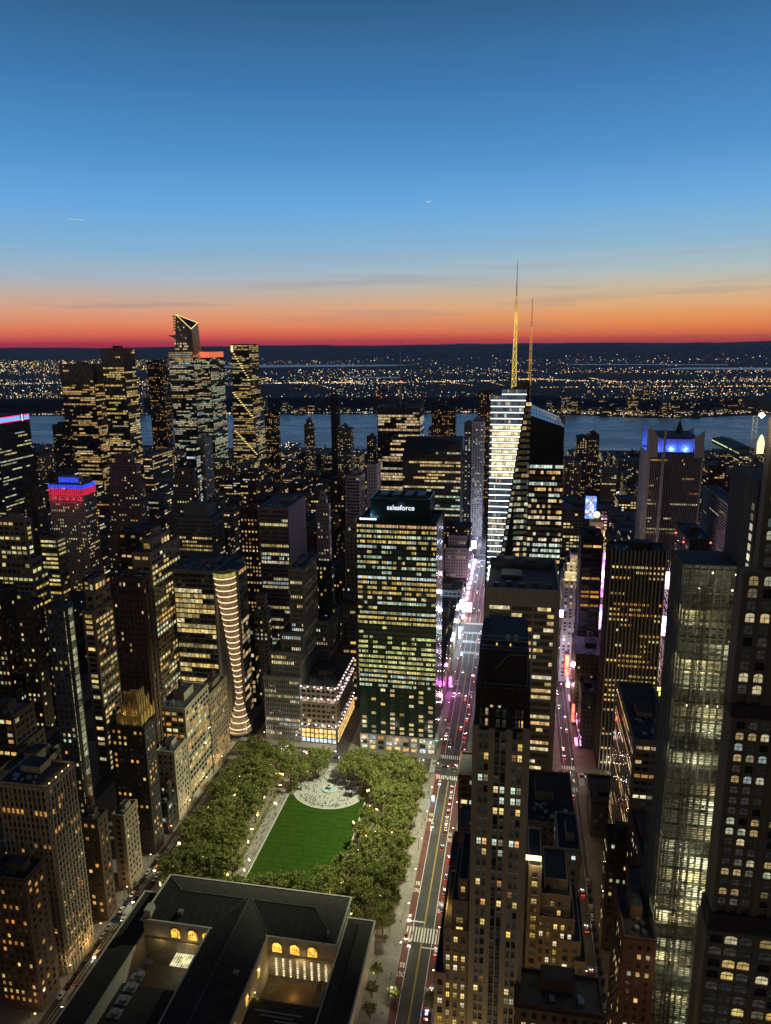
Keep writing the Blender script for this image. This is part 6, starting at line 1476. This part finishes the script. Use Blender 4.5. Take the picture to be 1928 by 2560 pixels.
for i in range(8):
    Y = 506+i*30; c = [(1, .78, .66), (1, .72, .8), (.85, .75, 1)][min(2, i//3)]
    street_lamp(-52.4, Y, 1, HW, PW*.9, c, 'street lamp on the left of the bright street beyond the junction', 'street lamps beyond the junction'); street_lamp(-30.2, Y+12, -1, HW, PW*.7, c, 'street lamp on the right of the bright street beyond the junction', 'street lamps beyond the junction, right')
for i in range(9):
    street_lamp(-209.5, 240+i*27, 1, HA, PW*.75, (1, .68, .32), 'street lamp on the street left of the park', 'street lamps left of the park')
    street_lamp(38.2, 225+i*27, 1, HA, PW*.8, (1, .75, .38), 'street lamp in the narrow street on the right', 'street lamps in the narrow right street')
for i in range(11): street_lamp(-190+i*27, 161, 1, HA, 5200, (1, .68, .34), 'street lamp along the avenue in front of the stepped tower', 'street lamps on the near avenue')
for i in range(7): street_lamp(38.2, 506+i*32, 1, HW, PW*.45, (1, .7, .75), 'street lamp in the pink lit street', 'street lamps in the pink lit street')
for i, X in enumerate(range(-195, 120, 26)): street_lamp(X, 472.6, 1, HW, PW*.9, (1, .85, .62), 'street lamp on the park side of the avenue', 'street lamps on the avenue'); street_lamp(X+9, 494, -1, HW, PW*.9, (1, .82, .6), 'street lamp on the far side of the avenue', 'street lamps on the far side of the avenue')
pl = MB(); pl.bar((0, 0, 0), (0, 0, 4.6), .12); pl.bar((-.5, 0, 4.5), (.5, 0, 4.5), .08); PLM = pl.mesh('pole', metal)
gm = MB(); gm.octa((-.6, 0, 4.8), .42, 0, (14, 8.5, 3)); gm.octa((.6, 0, 4.8), .42, 0, (14, 8.5, 3)); GLOB = gm.mesh('globes', GL)
for (x, y) in spots:
    lf = 'left of' if x < -122 else 'right of'
    T = empty('park_lamp', (x, y, .2), 'twin globe park lamp glowing among the trees %s the lawn' % lf, 'lamp', 'park lamps %s the lawn' % lf); T.rotation_euler.z = rp.uniform(0, 3.1)
    T.scale = (1, 1, rp.choice((1, 1, 1.5, 2.2))); link('pole', PLM, T); link('globes', GLOB, T); lamp('globe_light', T, (0, 0, 5.4), 420, (1, .76, .38), .3)
# roof floodlights aimed at the park
def flood(parent, p, to, power, c, ang=60):
    o = lamp('park_floodlight', None, p, power, c, .8, 'SPOT', None, R(ang), .8); aim(o, p, to); return o
fl_ = empty('roof_floodlights', (-18, 431, 168), 'small floodlights on the roof edge of the pale ribbon windowed tower', 'floodlight')
m = MB()
for i in range(4): m.box(-15.2, -14.4, 412+i*8, 413.4+i*8, 168.8, 170.2, 0, (3, 3.2, 2.6))
m.build('lamp_housing', GL, fl_)
flood(None, (-20, 425, 171), (-80, 400, 5), 1600000, (.97, 1, .64), 75)
flood(None, (-20, 428, 171), (-165, 395, 0), 1600000, (.97, 1, .64), 75)

# ================================================================ SCREENS AND SIGNS
def screen(name, label, px0, py0, px1, py1, Y, g, cat='screen', d=.6, power=0, seedn=1, cells=(4, 6), cols=None):
    xa, za = PZ(px0, py0, Y); xb, zb = PZ(px1, py1, Y); xa, xb = min(xa, xb), max(xa, xb); T = empty(name, ((xa+xb)/2, Y, min(za, zb)), label, cat)
    m = MB(); rr = random.Random(seedn); nx, nz_ = cells
    for i in range(nx):
        for j in range(nz_):
            c = rr.choice(cols) if cols else g; q = rr.uniform(.6, 1.25); X0, X1 = xa+(xb-xa)*i/nx, xa+(xb-xa)*(i+1)/nx; Z0, Z1 = zb+(za-zb)*j/nz_, zb+(za-zb)*(j+1)/nz_
            m.quad((X0, Y, Z0), (X1, Y, Z0), (X1, Y, Z1), (X0, Y, Z1), 0, tuple(v*q for v in c))
    m.build('picture', GS, T); m = MB(); m.box(xa-.3, xb+.3, Y+.05, Y+d, min(za, zb)-.3, max(za, zb)+.3); m.build('frame', metal, T)
    if power: mx = max(max(c) for c in (cols or [g])); gg = (cols or [g])[0]; lamp('screen_light', T, (0, -4, abs(za-zb)/2), power, tuple(min(1, v/max(gg)) for v in gg), 2)
    return T
PK = [(2.2, .9, 2.4), (1.6, .5, 2.2), (2.4, 2.0, 2.6), (2.0, .5, 1.2)]
screen('video_screen', 'bright bluish white screen hanging high over the bright street', 1174, 1352, 1191, 1371, 1010, (7, 8, 14), power=90000)
screen('video_screen', 'cyan white vertical screen on the left of the bright street', 1150, 1500, 1161, 1523, 752, (4, 9, 12), power=50000)
screen('shop_sign', 'warm white lit sign box just right of the cyan screen', 1166, 1506, 1179, 1530, 790, (8, 6, 4.6), power=20000)
screen('shop_sign', 'magenta vertical sign on the left of the bright street near the junction', 1123, 1692, 1129, 1718, 600, (7, .8, 7), power=9000)
screen('shop_sign', 'greenish white lit shop front strip below the cyan screen', 1147, 1566, 1152, 1597, 700, (3.6, 4.6, 4.0), power=9000)
screen('video_screen', 'tall pink and violet screen between the dark slab and the dark striped tower', 1500, 1381, 1522, 1494, 700, PK[0], cols=PK, cells=(5, 14), power=90000)
screen('video_screen', 'lower pink and blue screen under the tall pink screen', 1494, 1511, 1516, 1574, 700, PK[1], cols=PK+[(.6, 1.0, 2.6)], cells=(5, 8), seedn=4, power=40000)
screen('video_screen', 'narrow white pink screen right of the dark striped tower', 1665, 1429, 1676, 1473, 632, (5.5, 3.2, 4.6), cells=(2, 5), power=60000)
screen('video_screen', 'glaring white pink screens low between the two dark towers', 1655, 1540, 1675, 1590, 632, (8, 5, 7), cols=[(8, 5, 7), (9, 3, 4), (3, 3, 6)], cells=(3, 5), seedn=3, power=60000)
screen('video_screen', 'white pink corner screen beside the lit stepped tower', 1398, 1525, 1408, 1543, 600, (6, 4, 8), power=26000)
screen('video_screen', 'tall bluish picture screen on the tower behind the clock tower', 1465, 1240, 1489, 1297, 900, (.5, .8, 1.5), cols=[(.4, .8, 1.6), (1.1, 1.2, 1.4), (.5, .4, .9), (.2, .5, 1.8)], cells=(5, 8), seedn=6)
screen('shop_sign', 'long red neon sign along the pink lit street', 1414, 1637, 1421, 1690, 575, (9, .9, .5), power=12000, d=8)
screen('shop_sign', 'white lit awning sign below the long red neon sign', 1416, 1705, 1424, 1718, 560, (8, 7, 5), power=4000)
screen('shop_sign', 'thin red neon strip at the lower part of the pink lit street', 1431, 1760, 1435, 1805, 530, (7, .6, .3), power=5000)
screen('parking_sign', 'upper square yellow lit sign at the right of the dark striped tower', 1644, 1718, 1652, 1727, 470, (7, 4.5, 1.4), power=4000)
screen('parking_sign', 'lower square yellow lit sign at the right of the dark striped tower', 1648, 1730, 1656, 1740, 462, (7, 4.5, 1.4), power=4000)
screen('shop_sign', 'golden lit shop strip at the bottom of the orange washed wall', 1690, 1795, 1695, 1822, 440, (7, 4, .8), power=4000)
screen('shop_sign', 'blue lit panel low between the dark office tower and the scaffold', 1690, 1606, 1698, 1630, 610, (.2, .6, 3), power=4000)
screen('bus_shelter_screen', 'blue white lit panel on the pavement beside the park trees', 1080, 1989, 1086, 2003, PG(1083, 2003)[1], (2, 7, 12), power=700, cells=(1, 2))
screen('traffic_sign', 'red lit signal cluster at the park corner of the junction', 1090, 1936, 1097, 1946, 470, (9, .5, .6), power=700, cells=(1, 2))
screen('gold_wall_sign', 'small green lit shop sign at the base of the green glass tower', 1086, 1850, 1096, 1853, 497, (.3, 3, .8), cells=(2, 1))
# small signs line the theatre streets; lamps added further down give the coloured spill
rs = random.Random(15); sg = MB()
for i in range(230):
    left = rs.random() < .55; Y = rs.uniform(520, 1000); X = -56.6 if left else -25.4; z = rs.uniform(3, 22)**1.0
    c = rs.choice([(2.6, .8, 2.8), (3, 2.6, 2.4), (.8, 1.2, 3), (3, .4, .5), (3, 1.8, .8)]); w = rs.uniform(1, 4); h_ = rs.uniform(.6, 3)
    xa, xb = (X-.2, X+.2); sg.box(min(xa, xb), max(xa, xb), Y, Y+w, z, z+h_, 0, c)
for i in range(90):
    Y = rs.uniform(510, 740); z = rs.uniform(3, 14); c = rs.choice([(3, .4, .5), (2.8, 1, 2.4), (3, 2, 1.2)]); sg.box(53.2, 53.5, Y, Y+rs.uniform(1, 3), z, z+rs.uniform(.6, 2), 0, c)
tag(sg.build('street_signs', GL), 'countless small lit signs along both sides of the bright theatre streets', 'signs', None, 'stuff')
T = empty('theatre_marquee', (-41, 880, 0), 'band of glowing marquee lights along the far stretch of the bright street', 'marquee'); m = MB()
for i in range(12): m.box(-56, -53, 770+i*20, 782+i*20, 5, 6.2, 0, (2.4, 1.6, 2.8))
m.build('light_strip', GL, T)
for i, (yy, pw, c) in enumerate(((560, 2500, (1, .6, .8)), (620, 3500, (.9, .5, 1)), (680, 7000, (.75, .7, 1)), (730, 26000, (.7, .85, 1)), (790, 30000, (.8, .75, 1)), (860, 30000, (1, .62, .8)), (930, 34000, (.75, .7, 1)), (1010, 46000, (.6, .75, 1)), (1100, 46000, (.7, .75, 1)))):
    lamp('street_fill', T, (-12, yy-880, 18), pw, c, 2); lamp('street_fill', T, (10, yy+25-880, 20), pw*.7, c, 2)  # point lamps added above the road, stand in for the billboards' glow
T = empty('theatre_marquee', (43.6, 620, 0), 'row of pink and red marquee lights over the pink lit street', 'marquee'); m = MB()
for i in range(6): m.box(50, 52, 520+i*36, 530+i*36, 5, 6.2, 0, (3, .8, 1.6))
m.build('light_strip', GL, T)
for i in range(6): lamp('street_fill', T, (2, 520-620+i*42, 15), (1500, 3000, 7000, 24000, 44000, 50000)[i], ((1, .6, .6), (1, .5, .6), (1, .6, .8), (.95, .8, 1), (.95, .8, 1), (.9, .85, 1))[i], 2)  # lamps added over the side street, stand in for its screens' spill
for i in range(5): lamp('street_fill', T, (78.5, 500-620+i*40, 14), 9000, (1, .6, .25), 2)

# ================================================================ FILLER BLOCKS (every building its own thing)
rf = random.Random(99); fills = []
def clear(x0, x1, y0, y1):
    return all(x1 < a-1 or x0 > b+1 or y1 < c-1 or y0 > d+1 for a, b, c, d in RECTS)
def cap(Y):
    return 1620 if Y < 500 else 1440 if Y < 640 else 1330 if Y < 760 else 1240 if Y < 1000 else 1175 if Y < 1300 else 1130
xs = sorted(STS.values()); regions = []
for xa, xb in zip(xs[:-1], xs[1:]):
    for ya, yb in zip(AVE[1:], AVE[2:]+[2070]):
        if ya < 480 and xa > -215 and xa < -50: continue
        X0, X1, Y0, Y1 = xa+(15 if abs(xa+41) < 1 else 9.5), xb-(15 if abs(xb+41) < 1 else 9.5), ya+15, yb-15
        y = Y0
        while y < Y1-14:
            far = ya > 1000; wdt = rf.uniform(20, 38)*(1.7 if far else 1.0); ye = min(Y1, y+wdt)
            halves = [(X0, X1)] if rf.random() < .25 else [(X0, (X0+X1)/2-.5), ((X0+X1)/2+.5, X1)]
            for (a, b) in halves:
                zmax = 110
                z = rf.choice((18, 24, 30, 40, 52, 62, 75, 95)) * rf.uniform(.85, 1.15) if ya > 480 else rf.uniform(40, 85)
                if ya > 1000: z *= .6 if rf.random() < .75 else 1.2
                if ya >= 1579: z = rf.uniform(10, 28) if rf.random() < .8 else 60
                px, py = proj((a+b)/2, y, z)
                if not (-160 < px < 2080 and py < 2750): continue
                if a > 30 and ya < 480: z = min(z, 70)
                k = 0
                while py < cap(y) and z > 12: z *= .9; py = proj((a+b)/2, y, z)[1]
                if clear(a, b, y, ye): fills.append((a, b, y, ye, z))
            y = ye+.6
print('fills', len(fills))
adjm = [('brown', brown), ('tan', stone2), ('grey', grey), ('grey', grey), ('red brick', brick), ('pale', stone), ('tan', stone2), ('brown', brown)]
def psize(f):
    a, b, y, ye, z = f; p = proj(a, y, z); q = proj(b, y, 0); return abs(q[0]-p[0])*abs(q[1]-p[1])
fills.sort(key=psize, reverse=True); rest_ = fills[290:]; allfills = fills; fills = fills[:290]; fills.sort(key=lambda f: f[2])
dwall = MB(); dmats = [brown, stone2, grey, darkst, brick, stone, roofm, roofg, GF]; rd_ = random.Random(5)
for i, (a, b, y, ye, z) in enumerate(rest_):
    k = rd_.randrange(6); dwall.box(a, b, y, ye, 0, z, k, mt=6+i % 2); w = min(8, (b-a)*.4); cx_ = rd_.uniform(a+w, b-w); dwall.box(cx_-w/2, cx_+w/2, y+4, y+4+w, z, z+rd_.uniform(3, 6), k, mt=6)
    if i % 3 == 0 and z < 60: dwall.cone((cx_, y+4+w/2, z+6.5), 1.9, 1.9, 3.4, 8, 0); dwall.cone((cx_, y+4+w/2, z+9.9), 2.0, .1, 1.4, 8, 3)
    wb = MB(); st_ = rd_.choice(('punch', 'loft', 'resid', 'ribbon')); lt = rd_.choice((.08, .15, .25, .4, .6))
    for sd in ('E', 'N' if a < -20 else 'S'): windows(lambda k_: wb, rd_, sd, a, b, y, ye, 4.5, z, st_, lt, gain=1.25)
    n_ = len(dwall.v); dwall.v += wb.v; dwall.f += [tuple(n_+j for j in f_) for f_ in wb.f]; dwall.m += [8]*len(wb.f); dwall.g += wb.g
tag(dwall.build('distant_buildings', dmats), 'mass of small blocks with lit windows filling the city floor towards the river', 'buildings', None, 'stuff')
adjm = adjm; cnt = {}
for i, (a, b, y, ye, z) in enumerate(fills):
    cn, mt = rf.choice(adjm); px, py = proj((a+b)/2, y, z)
    dist = 'nearest' if y < 480 else 'near' if y < 760 else 'middle' if y < 1031 else 'far' if y < 1580 else 'riverside'
    sidew = 'far left' if px < 330 else 'left' if px < 700 else 'central' if px < 1180 else 'right' if px < 1580 else 'far right'
    size = 'low' if z < 28 else 'mid-height' if z < 60 else 'tall'
    sty = rf.choice(('punch', 'punch', 'loft', 'resid', 'ribbon')); lit = rf.choice((.06, .12, .2, .3, .5)) if sidew != 'right' else .2
    steps = []; ti = [(a, b, y, ye, 0, z)]
    if z > 45 and rf.random() < .5: q = min(b-a, ye-y)*.16; ti = [(a, b, y, ye, 0, z*.78), (a+q, b-q, y+q, ye-q*.4, z*.78, z)]
    grp = '%s buildings of the %s blocks' % (sidew, dist); key = (size, cn, grp); cnt[key] = cnt.get(key, 0)+1
    extra = ['with a flat roof', 'with roof plant boxes', 'with a water tank on the roof', 'with a stepped top'][3 if len(ti) > 1 else (i % 3)]
    building('city_building', '%s %s building %s, %s blocks, %s' % (size, cn, extra, dist, sidew), ti, mt, sty, lit, seed=i, group=grp, tank=(i % 3 == 2) and len(ti) == 1,
             gain=1.15 if y < 1000 else 1.4, roof=y < 1400, sides=['E', 'N'] if a < -20 else ['E', 'S'], rows=False, pal=None, wz=None)
# convention centre with low glazed roof and river piers
x, y = PG(1830, 1120); T = empty('pier_shed', (x, y, 0), 'long pier shed with green tinted roof and lights, at the river on the right', 'pier building'); m = MB(); m.box(x-28, x+28, y-110, y+120, .6, 14, 0, mt=0)
m.poly([(x-28, y-110, 14), (x+28, y-110, 14), (x, y-110, 20)]); m.quad((x-28, y-110, 14), (x, y-110, 20), (x, y+120, 20), (x-28, y+120, 14)); m.quad((x+28, y+120, 14), (x, y+120, 20), (x, y-110, 20), (x+28, y-110, 14)); m.build('shed', surf('green_roof', (.07, .12, .09)), T)
m = MB(); [m.box(x-29, x-28.2, y-105+i*15, y-96+i*15, 8, 10, 0, (1.4, 1.5, .8)) for i in range(15)]; m.build('lights', GL, T)['kind'] = 'stuff'
x, y = PG(910, 1165); T = empty('convention_hall', (x, y, 0), 'wide low convention hall with rows of roof lights near the river', 'hall'); m = MB(); m.box(x-150, x+120, y, y+130, 0, 22); m.build('hall', surf('green_roof', (.07, .12, .09)), T)
m = MB(); [m.box(x-146+i*22, x-132+i*22, y+6+j*24, y+7.4+j*24, 22.05, 22.5, 0, (1.2, 1.5, 1.1)) for i in range(12) for j in range(5)]; m.build('roof_lights', GL, T)['kind'] = 'stuff'
for i, (px, py, lx, ly) in enumerate(((1010, 1105, 20, 90), (720, 1118, 22, 70), (1310, 1120, 16, 90), (1000+640, 1122, 18, 80))):
    x, y = PG(px, py); T = empty('river_pier', (x, y, 0), ['flat pier right of the thin black slab', 'flat pier near the narrow stepped tower', 'flat pier right of the crystal tower', 'flat pier left of the long pier shed'][i], 'pier'); m = MB(); m.box(x-lx, x+lx, y-ly, y+ly, .2, 4); m.build('deck', grey, T)
    m = MB(); [m.octa((x+rf.uniform(-lx, lx), y+rf.uniform(-ly, ly), 6), 1.3, 0, (3, 2.4, 1.4)) for _ in range(14)]; m.build('lamps', GL, T)['kind'] = 'stuff'
# boats
for i, (px, py, L_) in enumerate(((745, 1038, 60), (915, 1037, 30), (1320, 1050, 24), (640, 1075, 18))):
    x, y = PG(px, py); T = empty('boat', (x, y, .5), ['long dark barge by the far shore', 'small lit ferry by the far shore in the centre', 'small boat right of the golden spire tower', 'small boat on the left stretch of river'][i], 'boat')
    m = MB(); m.hull([(x-L_/2, y-4, 3), (x+L_/2, y-3, 3), (x-L_/2, y+4, 3), (x+L_/2, y+3, 3), (x-L_/2.3, y-3, .3), (x+L_/2.4, y-2, .3), (x-L_/2.3, y+3, .3), (x+L_/2.4, y+2, .3), (x+L_/1.8, y, 3.4)]); m.build('hull', darkst, T)
    m = MB(); m.box(x-L_*.2, x+L_*.15, y-2.5, y+2.5, 3, 6.5); m.build('cabin', white, T); m = MB(); [m.octa((x-L_*.3+L_*.6*k/4, y-3, 5), 1.1, 0, (2, 1.8, 1.3) if i != 0 else (.3, .25, .2)) for k in range(5)]; m.build('lamps', GL, T)['kind'] = 'stuff'
# far shore town
rj = random.Random(31)
for i in range(150):
    u = rj.uniform(-.62, .40) if i < 95 else rj.uniform(.03, .38); X = u*3500; s = (rj.uniform(15, 240) if rj.random() < .7 else rj.uniform(400, 1500)) if i < 95 else rj.uniform(10, 330)
    if not (-2600 < X < 1300): continue
    if 60 < X < 620 and rj.random() < .3: s = rj.uniform(-20, 100)
    Y = shore(X)+max(12, s); zb = njh(X, Y); w, d, h_ = rj.uniform(18, 50), rj.uniform(16, 30), rj.uniform(8, 26) if rj.random() < .85 else rj.uniform(40, 75)
    T = empty('shore_building', (X, Y, zb), 'small %s block on the far river shore' % ('tall' if h_ > 35 else 'low'), 'building', 'buildings on the far shore'); m = MB(); m.box(X-w/2, X+w/2, Y, Y+d, zb-12, zb+h_); m.build('wall', rj.choice((brown, grey, darkst)), T)
    b = MB(); windows(lambda k: b, rj, 'E', X-w/2, X+w/2, Y, Y+d, zb, zb+h_, (5, 4, .55, .5, .3, AMBER+MIX, 1.6), .3, d=.4); b.build('windows', GF, T)['kind'] = 'stuff'
# lamps of the far towns, too many to count
fl = MB(); rj = random.Random(77)
CL = [(1, .58, .18)]*9+[(1, .82, .5)]*5+[(.85, .95, 1)]*2+[(1, .2, .12)]+[(.5, 1, .55)]+[(1, .95, .75)]*3
def flight(X, Y, q=1, c=None, dz=6, s=1.0):
    dd = math.hypot(X, Y); r_ = (dd/712)*rj.uniform(.2, .45)*s; c = c or rj.choice(CL); q *= rj.choice((.5, 1.1, 1.8, 4)); fl.octa((X, Y, max(.5, njh(X, Y))+dz), r_, 0, tuple(v*q for v in c))
for i in range(9500):
    t = rj.random(); Y = 3350/(1-t*.80)**.95; u = rj.uniform(-.84, .40); X = u*Y
    s = Y-shore(max(-8999, min(5999, X)))
    if s < 15: continue
    if 120 < s < 330 and rj.random() < (.93 if X > -250 else .5): continue
    if (math.sin(X/260+Y/900)+math.sin(Y/430+1)+math.sin(X/900-Y/1500+2)) < rj.uniform(-1.8, 1.2): continue
    if 9300 < Y < 11400 and rj.random() < .75: continue
    flight(X, Y, .8 if Y < 9000 else .65)
for i in range(420): X = rj.uniform(-.74, .1)*3300; flight(X, shore(max(-8999, X))+rj.uniform(6, 60), .9, dz=4)
for i in range(520): X = rj.uniform(60, 1400); flight(X, shore(X)+rj.uniform(4, 150), .8, dz=rj.uniform(2, 14))
for i in range(150): X = rj.uniform(120, 1500); flight(X, 4350+rj.uniform(-25, 25)+X*.12, 1.0, (1, .5, .12), s=1.1)          # lamps along the cliff road
for k in range(26):
    x0_ = rj.uniform(-2800, 1600); y0_ = rj.uniform(4300, 6200); dx = rj.uniform(-.5, -.1); n = rj.randint(10, 26); c = rj.choice(CL[:10])
    for i in range(n): flight(x0_+dx*i*38, y0_+i*38+rj.uniform(-8, 8), 1.0, c)
for i in range(900): Y = rj.uniform(8500, 15000); X = rj.uniform(-.84, -.46)*Y; flight(X, Y, .8, (1, .72, .22))
for i in range(160): Y = rj.uniform(7600, 8400); X = rj.uniform(.05, .32)*Y; flight(X, Y, .9, (1, .55, .18))
tag(fl.build('town_lights', GL), 'countless town lights scattered over the land beyond the river', 'lights', None, 'stuff')
# lit streets of the west side, seen between roofs
fl = MB()
for s, X in sts:
    if s == 42 or X > 700 or X < -1700: continue
    for i in range(130):
        Y = rj.uniform(520 if X < -215 else 780, 2040); c = rj.choice([(1, .6, .2), (1, .8, .5), (.9, .95, 1), (1, .25, .12)]); q = rj.uniform(.5, 3); fl.octa((X+rj.uniform(-6, 6), Y, rj.uniform(1.5, 9)), rj.uniform(.5, 1.1)*Y/900, 0, tuple(v*q for v in c))
for i in range(1100):
    f = rj.choice(allfills); q = rj.uniform(.4, 2.4); c = rj.choice([(1, .7, .3), (.85, .95, 1), (1, .3, .12), (1, .85, .5)])
    if f[2] > 480: fl.octa((rj.uniform(f[0], f[1]), f[2]+1, f[4]+1.2), .45*f[2]/900+.2, 0, tuple(v*q for v in c))
tag(fl.build('street_lights', GL), 'countless street and roof lights between the blocks west of the park', 'lights', None, 'stuff')
for i in range(60):
    X = rf.choice([v for v in STS.values() if -1100 < v < -215 or 100 < v < 500]); Y = rf.uniform(500, 1500)
    T = empty('street_lamp', (X, Y, 0), 'distant street lamp lighting a side street between dark blocks', 'street lamp', 'distant side street lamps'); m = MB(); link('pole', LPM, T); link('lamp_head', HA, T, (2, 0, 8.85)); lamp('lamplight', T, (2, 0, 9), 3500, (1, .72, .4), .3)

# crescent moon, far beyond the city
D = 60000; d = (fw+rt*((1071-964)/F0)-up*((497-1280)/F0)).normalized(); c = Vector((0, 0, H))+d*D
ex = d.cross(Vector((0, 0, 1))).normalized(); ez_ = ex.cross(d).normalized(); m = MB(); r1 = D*7.0/F0; n = 16
for i in range(n):
    def P(t, inner): a = R(200+150*t); k = 1 if not inner else 1-.13*math.sin(math.pi*t); return c+ex*(r1*k*math.cos(a))+ez_*(r1*k*math.sin(a))
    m.quad(P(i/n, 0), P((i+1)/n, 0), P((i+1)/n, 1), P(i/n, 1), 0, (.95, .95, .85))
tag(m.build('crescent_moon', GL), 'thin crescent moon lying on its back in the blue sky', 'moon')
m = MB(); pa, pb = [Vector((0, 0, H))+(fw+rt*((px-964)/F0)-up*((py-1280)/F0))*40000 for px, py in ((172, 547), (208, 550))]
m.bar(pa, pb, 26, 0, (.45, .6, .75)); tag(m.build('contrail', GL), 'short faint pale contrail low in the left sky', 'contrail')

# evening haze over city and river
m = MB(); m.box(-26000, 11000, -400, 30000, -2, 480, bottom=True)
hz = bpy.data.materials.new('evening_haze'); hz.use_nodes = True; nt = hz.node_tree; nt.nodes.clear(); o_ = N(nt, 'ShaderNodeOutputMaterial'); v_ = N(nt, 'ShaderNodeVolumePrincipled')
v_.inputs['Color'].default_value = (.55, .6, .85, 1); v_.inputs['Density'].default_value = .000022; v_.inputs['Anisotropy'].default_value = .3; nt.links.new(v_.outputs[0], o_.inputs['Volume'])
tag(m.build('haze', hz), 'thin evening haze over the city and river', 'haze', None, 'stuff')
sc.cycles.volume_bounces = 0
